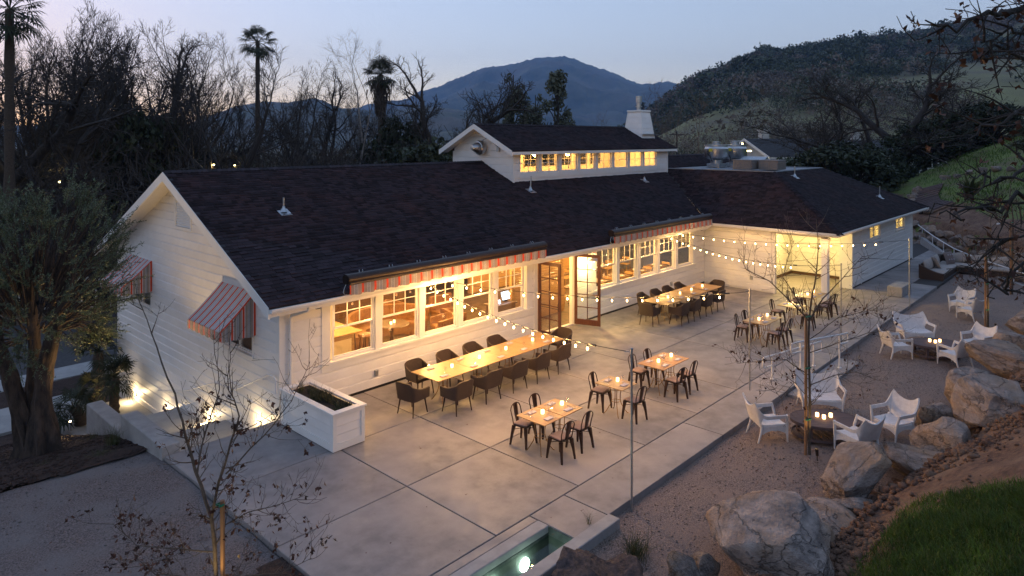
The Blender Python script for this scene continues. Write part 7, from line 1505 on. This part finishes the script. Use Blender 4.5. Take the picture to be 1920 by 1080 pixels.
staked((29.92, 4.26, -.12), 2.6, [([lr(0, -.1), lr(0, 1.5), lr(-.05, 2.8), lr(.1, 3.6), lr(.1, 4.4)], .04, .006), ([lr(0, 2.2), lr(.5, 2.7), lr(.9, 3.4)], .02, .004), ([lr(0, 2.0), lr(-.6, 2.5), lr(-1.0, 3.2)], .02, .004), ([lr(0, 1.1), lr(-.5, 1.5), lr(-1.1, 1.6)], .014, .004), ([lr(0, 1.3), lr(.6, 1.6), lr(1.1, 1.7)], .014, .004)], 'lit young tree standing by the pair of white chairs', 7, 110, [(-.12, .06)], (10, .8, .3, .2), 9, scale=1.6)
staked((37.2, 4.4, -.2), 3.3, [([lr(0, -.1), lr(0, 1.5), lr(.05, 3.4), lr(-.1, 4.4), lr(.0, 5.2)], .05, .008), ([lr(0, 3.0), lr(.6, 3.6), lr(1.0, 4.4)], .025, .005), ([lr(0, 2.8), lr(-.7, 3.5), lr(-1.1, 4.3)], .025, .005), ([lr(0, 1.5), lr(-.6, 2.1), lr(-1.2, 2.3)], .016, .005), ([lr(0, 1.8), lr(.7, 2.4), lr(1.3, 2.6)], .016, .005)], 'lit young tree standing before the right arm of the sofa', 8, 130, [(-.14, .05)], (11, .9, .3, .2), 9, scale=2.)
uplight(15.05, 5.15, -.12, 'uplight at the foot of the tree by the near coffee table', 26, (.07, .1, 1), 70, (1, .66, .22)); uplight(29.75, 4.0, -.14, 'uplight under the young tree by the paired chairs', 45, (.05, .08, 1), 70, (1, .62, .2)); uplight(37.0, 4.1, -.14, 'uplight under the young tree before the sofa', 60, (.05, .08, 1), 70, (1, .6, .2)); uplight(4.0, 9.4, -.05, 'uplight at the foot of the foreground young tree', 30, (.1, .1, 1), 80, (1, .7, .25))
# overhanging oak at the right ---------------------------------------------------------
rng = random.Random(12); lines = []; t = thing('overhanging_oak', 'dark oak reaching twisted branches in from the upper right', 'oak', wp(6.5, 7.0, 1.5)); O0 = V3(WL[t.name])
def A(p, y, d): return wp(d, (p - 960) / 1280 * d, 6.7 - (y - 262) / 1280 * d)
hub = [wp(6.5, 7.0, 1.2), wp(6.5, 6.9, 4), wp(6.4, 6.6, 6.2), wp(6.2, 6.2, 8.2)]; lines.append((hub, [.3, .26, .2, .1], 0))
limbs = [([hub[3], A(2080, -60, 6.0), A(1960, -10, 5.7), A(1900, 22, 5.5), A(1850, 28, 5.4), A(1790, 42, 5.3), A(1735, 38, 5.2)], .055), ([hub[2], A(2100, 60, 6.0), A(1985, 90, 5.8), A(1920, 110, 5.7), A(1870, 95, 5.7), A(1830, 110, 5.6)], .05), ([hub[2], A(2090, 190, 6), A(1980, 180, 5.7), A(1915, 205, 5.6), A(1870, 225, 5.5), A(1815, 262, 5.4)], .05), ([hub[2], A(2060, 330, 6), A(1960, 310, 5.8), A(1905, 330, 5.7), A(1865, 345, 5.6), A(1845, 320, 5.6)], .04), ([hub[1], A(2070, 420, 6.1), A(1980, 380, 5.8), A(1915, 372, 5.6), A(1860, 388, 5.5), A(1800, 404, 5.4), A(1762, 400, 5.3)], .04), ([hub[1], A(2060, 520, 6), A(1985, 490, 5.8), A(1920, 505, 5.7), A(1880, 545, 5.6), A(1865, 560, 5.6)], .035), ([hub[3], A(2040, 30, 5.9), A(1950, 60, 5.7), A(1890, 60, 5.6), A(1840, 80, 5.5)], .04), ([hub[1], A(2060, 450, 6), A(1970, 430, 5.8), A(1905, 445, 5.7), A(1870, 470, 5.6)], .03)]
for pts, r0 in limbs:
    P = []
    for i in range(len(pts) - 1):
        for s in range(3): P.append(pts[i].lerp(pts[i + 1], s / 3) + V3((rng.gauss(0, .03), rng.gauss(0, .03), rng.gauss(0, .03))))
    P.append(pts[-1]); lines.append((P, [max(.006, r0 * (1 - .9 * (i / (len(P) - 1)) ** .7)) for i in range(len(P))], 0)); twigs(lines, P, .011, rng, 8, .48, .0, kids=2, ang=60, rmin=.003, bias=-RT * .4, f0=.3)
a = [(p, r) for p, r, l in lines if l == 0]; b_ = [(p, r) for p, r, l in lines if l > 0]; V, F = tubes(a, 7); o = bpy.data.objects.new('trunk', np_mesh('trunk', V - np.array(O0), F, M['bark'], True)); _link(o, t, O0); V, F = tubes(b_, 4); o = bpy.data.objects.new('crown', np_mesh('crown', V - np.array(O0), F, M['bark'])); _link(o, t, O0)
leaves_on([l for l in lines if l[2] > 0], rng, 130, .06, M['dryleaf'], t, O0)
print('tree tris', {k: [len(m.polygons) for m in v[0]] for k, v in protos.items()})
# ------------------------------------------------------------------ houses, hills, mountain, haze
M['hwhite'] = pmat('house_render', (.55, .52, .48), (.48, .45, .42), scale=1, rough=.8); M['hroof'] = pmat('house_roof', (.045, .045, .05), (.03, .03, .034), scale=3, rough=.9); M['htan'] = pmat('house_boards', (.22, .17, .13), (.17, .13, .10), scale=2, rough=.8); M['hdark'] = pmat('dark_glass', (.02, .022, .025), rough=.15)
def house(d, r, zb, w, dp, h, rh, rz, label, wall='hwhite', lit=(), chim=True, nwin=3):
    """gabled house, front towards local -y; walls, roof, chimney, door and framed windows"""
    t = thing('house', label, 'house', (0, 0, 0)); part('wall', MB().box(-w / 2, w / 2, -dp / 2, dp / 2, 0, h), M[wall], t)
    for s in (-1, 1): part('gable', MB().add([(s * (w / 2 - .01), -dp / 2, h), (s * (w / 2 - .01), dp / 2, h), (s * (w / 2 - .01), 0, h + rh)], [(0, 1, 2)]), M[wall], t)
    mb = MB(); o = .5
    for s in (-1, 1):
        e = h - rh * o / (dp / 2); mb.hexa([(-w / 2 - o, s * (dp / 2 + o), e), (w / 2 + o, s * (dp / 2 + o), e), (w / 2 + o, 0, h + rh), (-w / 2 - o, 0, h + rh)][::s], [(-w / 2 - o, s * (dp / 2 + o), e + .14), (w / 2 + o, s * (dp / 2 + o), e + .14), (w / 2 + o, 0, h + rh + .14), (-w / 2 - o, 0, h + rh + .14)][::s])
    rf = part('roof', mb, M['hroof'], t)
    mb = MB()
    for x in (-w / 2 - o - .06, w / 2 + o):
        for s in (-1, 1): e = h - rh * o / (dp / 2); mb.add([(x, s * (dp / 2 + o), e - .15), (x, 0, h + rh - .15), (x, 0, h + rh + .16), (x, s * (dp / 2 + o), e + .16), (x + .06, s * (dp / 2 + o), e - .15), (x + .06, 0, h + rh - .15), (x + .06, 0, h + rh + .16), (x + .06, s * (dp / 2 + o), e + .16)], [(0, 1, 2, 3), (7, 6, 5, 4), (3, 2, 6, 7), (0, 4, 5, 1)])
    tag(part('rake_trim', mb, M['trim'], t), kind='stuff'); part('fascia', MB().box(-w / 2 - o, w / 2 + o, -dp / 2 - o - .05, -dp / 2 - o, h - rh * o / (dp / 2) - .1, h - rh * o / (dp / 2) + .12), M['trim'], t)
    if chim: part('chimney', MB().cbox(-w * .3 - .5, -w * .3 + .5, .2, 1.1, h, h + rh + 1.1, .03).box(-w * .3 - .58, -w * .3 + .58, .12, 1.18, h + rh + 1.1, h + rh + 1.25), M['hwhite'], rf)
    for i in range(nwin):
        x = -w / 2 + w * (i + .5) / nwin; f = part('window', MB().box(x - .75, x + .75, -dp / 2 - .06, -dp / 2 - .0, h - 1.9, h - .55), M['trim'], t)
        for q in (-1, 1): part('pane', MB().box(x + q * .36 - .31, x + q * .36 + .31, -dp / 2 - .07, -dp / 2 - .061, h - 1.8, h - .65), M['farwin' if i in lit else 'hdark'], f)
    part('door', MB().box(w * .02 - .45, w * .02 + .45, -dp / 2 - .05, -dp / 2, 0, 2.1), M['htan'], t)
    q = wp(d, r, zb); t.location = q; t.rotation_euler = (0, 0, rz); return t
vw = R(42.98 - 90)
house(84, px(1490, 84), -.2, 13, 9, 5.0, 1.9, vw + .25, 'white gabled house with dark roof behind the air conditioners', lit=())
house(92, px(1660, 92), 1.5, 12, 8, 3.4, 1.6, vw - .1, 'dark roofed low house behind the bushes by the hill path', chim=True); house(110, px(1408, 110), -2, 9, 8, 5.6, 1.8, vw + .4, 'small white house left of the white gabled one', chim=True, nwin=2)
house(52, px(372, 52), -3.3, 11, 8, 4.0, 1.7, vw - .2, 'dark house with lit windows showing over the roof ridge', 'htan', (1, 2), False, 4); house(46, px(235, 46), -3.3, 10, 8, 3.0, 1.9, vw + .5, 'dim pale gabled house behind the olive crown', 'hwhite', (), False); house(40, px(120, 40), -3.3, 9, 7, 2.8, 1.9, vw + .2, 'dim low house at the far left behind the trees', 'htan', (), False); house(58, px(560, 58), -3.3, 12, 8, 3.0, 1.6, vw, 'dark house hidden behind the roof ridge and thicket', 'htan', (0,), False)
tag(part('patio_umbrella', MB().lathe([(.001, 1.2), (1.3, .6), (1.3, .55), (.03, .95), (.03, -1.2), (.001, -1.2)], 10, wp(44, px(268, 44), -.4)), M['htan']), 'tan parasol in the yard behind the gable', 'parasol')
tag(part('porta_cabin', MB().cbox(-.6, .6, -.6, .6, 0, 2.2, .08).cbox(-.66, .66, -.66, .66, 2.2, 2.4, .1).move(wp(44, px(192, 44), -1.2)), M['greentape']), 'small teal cabin behind the olive crown', 'cabin')
def lot(p, y, d, e, lb, s=.10):
    q = A(p, y, d); t = thing('street_lamp', lb, 'street lamp', (q.x, q.y, -3.2), 0, 'lit lamps behind the restaurant'); part('lamp_post', MB().tube([(q.x, q.y, -3.2), (q.x, q.y, q.z + s)], .05, 6), M['bronze'], t); part('lamp_head', MB().lathe([(.001, -s), (s, -s * .4), (s, s * .4), (.001, s)], 12, q), M['lotlight'], t, 50); lamp('lamp_glow', q - FW * .3, e, (1, .8, .35), .1, t)
for i, p in enumerate((1363, 1370, 1378, 1392)): lot(p, 274 - i * 1.6, 72, 60, '%s small bright lamp in the row behind the kitchen fans' % ordn[i])
tag(part('tube_light', MB().obox(A(1401, 283, 74), (.9, .1, .14), Matrix.Rotation(vw, 3, 'Z')), M['lotlight']), 'bright tube light on the wall behind the roof equipment', 'light'); lot(113, 341, 40, 60, 'orange porch light glowing far behind the olive', .09); lot(401, 309, 47, 30, 'yellow light by the dark house over the ridge', .07); lot(440, 310, 49, 20, 'faint yellow light right of the dark house', .06)
for p, y, d, lb in ((1040, 196, 150, 'wooden utility pole before the mountain'), (1269, 246, 100, 'dark utility pole right of the clerestory roof')):
    q = A(p, y, d); t = thing('utility_pole', lb, 'utility pole', (q.x, q.y, -3.3)); part('pole', MB().tube([(q.x, q.y, -3.3), q], [.16, .11], 8), M['bark'], t); part('crossarm', MB().obox(q - V3((0, 0, .5)), (2.4, .12, .14), Matrix.Rotation(vw + .3, 3, 'Z')), M['bark'], t)
# stepped path on the far hillside
sp = [(60.0, 12.2), (58.4, 12.0), (56.8, 11.9), (55.4, 11.6), (54.2, 11.2), (53.2, 10.6), (52.4, 9.9)]
zf = lambda x, y: float(z_far(np.array(x), np.array(y)))
hp = thing('hill_path', 'narrow earth path with timber steps curving up the hillside', 'path', (*sp[3], zf(*sp[3])))
P = []
for i in range(31):
    f = i / 30 * (len(sp) - 1); k = min(int(f), len(sp) - 2); a, b_ = V3((*sp[k], 0)), V3((*sp[k + 1], 0)); c = a.lerp(b_, f - k); d_ = (b_ - a).normalized(); s = V3((-d_.y, d_.x, 0)); P.append([(c + s * o_ * .85).to_tuple()[:2] + (zf(*(c + s * o_ * .85).to_tuple()[:2]) + .12,) for o_ in (-1, -.3, .3, 1)])
part('path_bed', MB().shell(P, .06), M['soil'], hp)
for i in range(2, 30, 2):
    p0, p1 = V3(P[i][0]), V3(P[i][3]); part('timber_step', MB().tube([p0 + V3((0, 0, .06)), p1 + V3((0, 0, .06))], .09, 6), M['greywood'], hp)
vsm = [rock_mesh('edging_stone', 300 + i, 2, M['rock'], 8, .05, .5) for i in range(4)]
for i in range(26):
    k = i % 2 * 3 if i < 0 else 0; q = V3(P[min(30, int(i * 30 / 25))][0]); o = piece('edging_stone', rg.choice(vsm), None, q + V3((rg.uniform(-.15, .15), rg.uniform(-.15, .15), .12)), (0, 0, rg.random() * 6), (rg.uniform(.2, .38), rg.uniform(.2, .3), rg.uniform(.16, .28))); tag(o, '%s pale edging stone from the top along the stepped hill path' % NTH[i + 1], 'stone', 'edging stones along the hill path')
for i in range(7):
    x = 62 + i * .5; y = 2.2 + i * .9; o = piece('edging_stone', rg.choice(vsm), None, (x - 3, y + 4, zf(x - 3, y + 4) + .15), (0, 0, rg.random() * 6), (.35, .3, .25)); tag(o, '%s pale stone from the left on the crest of the grassy hillside' % NTH[i + 1], 'stone', 'pale stones on the hill crest')
tag(part('pipe_stub', MB().tube([(46.3, 6.1, 1.2), (46.3, 6.1, 2.05)], .09, 10), M['whitemetal']), 'white pipe stub standing on top of the boulder wall', 'pipe')
# fallen leaves under the young trees and along the walls
def litter(name, P, size, seed):
    g = np.random.default_rng(seed); n = len(P); a = g.random(n) * 6.283; D = np.stack([np.cos(a), np.sin(a), g.uniform(-.2, .3, n)], 1); W = np.stack([-np.sin(a), np.cos(a), g.uniform(-.4, .4, n)], 1); s_ = (size * g.uniform(.5, 1.3, n))[:, None]
    V = np.concatenate([P, P + D * s_ * .5 - W * s_ * .3, P + D * s_, P + D * s_ * .5 + W * s_ * .3]); k = np.arange(n); o = bpy.data.objects.new(name, np_mesh(name, V, np.stack([k, k + n, k + 2 * n, k + 3 * n], 1), M['dryleaf'], fattr=g.random(n))); o['kind'] = 'stuff'; COL.objects.link(o)
g = np.random.default_rng(90); n = 260; x = g.normal(3.6, 1.6, n); y = g.normal(9.9, 2.2, n); k = x < 5.45; litter('fallen_leaves', np.stack([x[k], y[k], z_west(x[k], y[k]) + .03], 1), .06, 91)
n = 120; x = g.normal(15.2, 1.6, n); y = g.normal(5.3, .8, n); k = y > 4.2; litter('fallen_leaves', np.stack([x[k], y[k], z_yard(x[k], y[k]) + .02], 1), .06, 92)
n = 46; x = g.uniform(5.7, 17, n); y = g.uniform(7.3, 12.5, n); litter('fallen_leaves', np.stack([x, y, np.full(n, .006)], 1), .045, 93)
# wooded hill to the right ------------------------------------------------------------
hx = np.array([1080, 1160, 1240, 1290, 1330, 1380, 1430, 1500, 1560, 1620, 1680, 1760, 1850, 1920, 2050, 2250, 2500]); hy = np.array([285, 268, 205, 162, 142, 122, 107, 98, 86, 77, 74, 62, 40, 22, 5, 30, 90])
def hill_pt(p, t):
    d0, d1 = 190, 880; d_ = d0 + (d1 - d0) * t; yr = np.interp(p, hx, hy); zr = (262 - yr) / 1280 * d1 + 6.7; r_ = (p - 960) / 1280 * d_; x = .7316 * d_ + .6817 * r_; y = .6817 * d_ - .7316 * r_
    z = -4 + (zr + 4) * np.minimum(t, 1) ** 1.05 * (1 - np.maximum(0, t - 1) * 2) + (9 * fbm(x, y, 130, 3) + 16 * fbm(x + 900, y, 260, 2) * (1 - t)) * np.clip(t * 3, 0, 1) * np.clip((1.0 - t) * 4 + .15, 0, 1); return x, y, z
pp, tt = np.meshgrid(np.linspace(1060, 2500, 130), np.linspace(0, 1.25, 70), indexing='ij'); X, Y, Z = hill_pt(pp, tt); n, m = X.shape; i = np.arange(n * m).reshape(n, m); F = np.stack([i[:-1, :-1], i[:-1, 1:], i[1:, 1:], i[1:, :-1]], -1).reshape(-1, 4)
M['hillg'] = pmat('hill_grass', (.19, .185, .065), (.12, .105, .05), scale=.02, rough=.95, c3=(.10, .075, .055), s3=.012, detail=9)
o = bpy.data.objects.new('wooded_hill', np_mesh('wooded_hill', np.stack([X, Y, Z], -1).reshape(-1, 3), F, M['hillg'], True)); o['kind'] = 'structure'; COL.objects.link(o)
g = np.random.default_rng(50); n = 7000; p = g.uniform(1070, 2150, n); t_ = g.uniform(.02, 1.0, n) ** .85; x, y, z = hill_pt(p, t_)
dens = fbm(x, y, 90, 4) + .9 * fbm(x, y, 280, 2); k = dens > g.uniform(-.30, .16, n); k |= (t_ > .96) & (g.random(n) < .6); x, y, z, t_ = x[k], y[k], z[k], t_[k]; n = len(x)
sz_ = np.exp(g.normal(1.38, .36, n)) * (1 + .25 * t_); kind_ = (fbm(x + 300, y, 110, 3) + g.normal(0, .12, n)) > .02
def blobs(name, x, y, z, s, mat, sub=2, tall=1.0, jit=.36):
    V0, F0 = ICO[sub]; n = len(x); nv = len(V0); j = 1 + g.uniform(-jit, jit, (n, nv, 1)); V = V0[None] * j * s[:, None, None]; V[:, :, 2] *= tall; V += np.stack([x, y, z + s * .55 * tall], 1)[:, None]; F = F0[None] + (np.arange(n) * nv)[:, None, None]; at = np.repeat(g.random(n) * .7, len(F0)) + g.random(n * len(F0)) * .3
    o = bpy.data.objects.new(name, np_mesh(name, V.reshape(-1, 3), F.reshape(-1, 3), mat, fattr=np.clip(at, 0, .999))); o['kind'] = 'stuff'; COL.objects.link(o)
M['bare_wood'] = leafmat('bare_woodland', (.15, .112, .08), (.10, .078, .056), .3, .05); M['green_wood'] = leafmat('live_oak_woodland', (.062, .072, .032), (.036, .043, .02), .45, .05)
def clumps(name, x, y, z, s, mat, per, tall=1.0):
    """crowns as many small leaf-clump faces through each crown's volume"""
    n = len(x); N = n * per; i = np.repeat(np.arange(n), per); u = g.normal(size=(N, 3)); u /= np.linalg.norm(u, axis=1)[:, None]; u *= g.uniform(.45, 1.1, N)[:, None]; u[:, 2] = u[:, 2] * .75 * tall + .6 * tall
    P = np.stack([x, y, z], 1)[i] + u * s[i][:, None]; a = g.normal(size=(N, 3)); a /= np.linalg.norm(a, axis=1)[:, None]; b_ = np.cross(a, g.normal(size=(N, 3))); b_ /= np.linalg.norm(b_, axis=1)[:, None] + 1e-9; q = (s[i] * g.uniform(.12, .25, N) * np.clip(np.hypot(x, y)[i] / 600, .3, 1.05))[:, None]
    V = np.concatenate([P - a * q, P + b_ * q, P + a * q]); k = np.arange(N); F = np.stack([k, k + N, k + 2 * N], 1); at = np.clip(np.repeat(g.random(n) * .85, per) + g.random(N) * .15, 0, .999)
    o = bpy.data.objects.new(name, np_mesh(name, V, F, mat, fattr=at)); o['kind'] = 'stuff'; COL.objects.link(o)
print('hill trees', n, kind_.sum())
clumps('live_oak_woodland', x[kind_], y[kind_], z[kind_], sz_[kind_], M['green_wood'], 120); clumps('bare_woodland', x[~kind_], y[~kind_], z[~kind_], sz_[~kind_] * .9, M['bare_wood'], 110, 1.15)
n = 60; p = g.uniform(1280, 1980, n); x, y, z = hill_pt(p, np.full(n, .985)); clumps('ridge_conifers', x, y, z + 2, g.uniform(2.2, 4.0, n), M['green_wood'], 40, 2.2)
# low trees on the valley floor at mid distance
n = 900; d_ = g.uniform(115, 260, n); p = g.uniform(-100, 1500, n); r_ = (p - 960) / 1280 * d_; x = .7316 * d_ + .6817 * r_; y = .6817 * d_ - .7316 * r_; b_ = g.random(n) < .45; s = g.uniform(2.5, 5.5, n)
clumps('valley_evergreens', x[b_], y[b_], np.full(b_.sum(), -3.6), s[b_], M['green_wood'], 170, 1.2); clumps('valley_thicket', x[~b_], y[~b_], np.full((~b_).sum(), -3.6), s[~b_] * .9, M['bare_wood'], 150, 1.2)
# mountain and low ranges -------------------------------------------------------------------
M['mtn'] = pmat('mountain_scrub', (.12, .115, .085), (.04, .046, .038), scale=.006, rough=1, detail=10, contrast=(.35, .62), c3=(.11, .09, .075), s3=.004)
def range_(name, hx, hy, d0, d1, seed, nz):
    pp, tt = np.meshgrid(np.linspace(hx[0], hx[-1], 260), np.linspace(0, 1.15, 60), indexing='ij'); d_ = d0 + (d1 - d0) * tt; yr = np.interp(pp, hx, hy); zr = (262 - yr) / 1280 * d1 + 6.7; r_ = (pp - 960) / 1280 * d_; x = .7316 * d_ + .6817 * r_; y = .6817 * d_ - .7316 * r_
    rid = 1 - 2 * np.abs(fbm(x + seed * 1000, y, (d1 - d0) * .32, 5)); z = -5 + (zr + 5) * (np.minimum(tt, 1) ** .9 - np.maximum(0, tt - 1) * 1.5) + nz * (rid - .8) * np.sin(np.clip(tt, 0, 1) * 3.14) + .02 * nz * np.random.default_rng(seed).normal(size=tt.shape); n, m = x.shape; i = np.arange(n * m).reshape(n, m)
    o = bpy.data.objects.new(name, np_mesh(name, np.stack([x, y, z], -1).reshape(-1, 3), np.stack([i[:-1, :-1], i[:-1, 1:], i[1:, 1:], i[1:, :-1]], -1).reshape(-1, 4), M['mtn'], True)); o['kind'] = 'structure'; COL.objects.link(o)
range_('mountain', [520, 620, 700, 730, 760, 785, 800, 825, 850, 880, 910, 930, 950, 970, 985, 1005, 1030, 1060, 1075, 1090, 1110, 1130, 1160, 1185, 1200, 1225, 1245, 1262, 1290, 1340, 1500], [235, 215, 193, 190, 186, 170, 168, 161, 150, 138, 126, 124, 121, 118, 112, 108, 106, 106, 110, 116, 124, 130, 140, 152, 157, 157, 152, 154, 162, 175, 240], 2300, 5000, 3, 170)
range_('foothill', [200, 330, 400, 440, 470, 500, 540, 570, 590, 610, 640, 680, 740, 820, 900, 1000, 1100], [262, 240, 214, 200, 194, 190, 192, 186, 183, 190, 202, 206, 205, 200, 210, 230, 255], 900, 2000, 6, 45)
range_('foothill', [-900, -600, -300, -100, 60, 200, 330], [225, 222, 232, 230, 236, 238, 255], 1500, 3000, 8, 30)
# haze --------------------------------------------------------------------------------------
hm = bpy.data.materials.new('haze'); hm.use_nodes = True; t_ = hm.node_tree; t_.nodes.clear(); o_ = _n(t_, 'ShaderNodeOutputMaterial'); v_ = _n(t_, 'ShaderNodeVolumePrincipled'); v_.inputs['Color'].default_value = (.30, .56, 1.0, 1); v_.inputs['Density'].default_value = 1.0e-4; v_.inputs['Anisotropy'].default_value = .0
t_.links.new(v_.outputs[0], o_.inputs['Volume']); hb = part('haze', MB().box(-760, 5860, -5600, 5600, -8, 720), hm); hb.rotation_euler = (0, 0, R(42.98)); hb['kind'] = 'stuff'
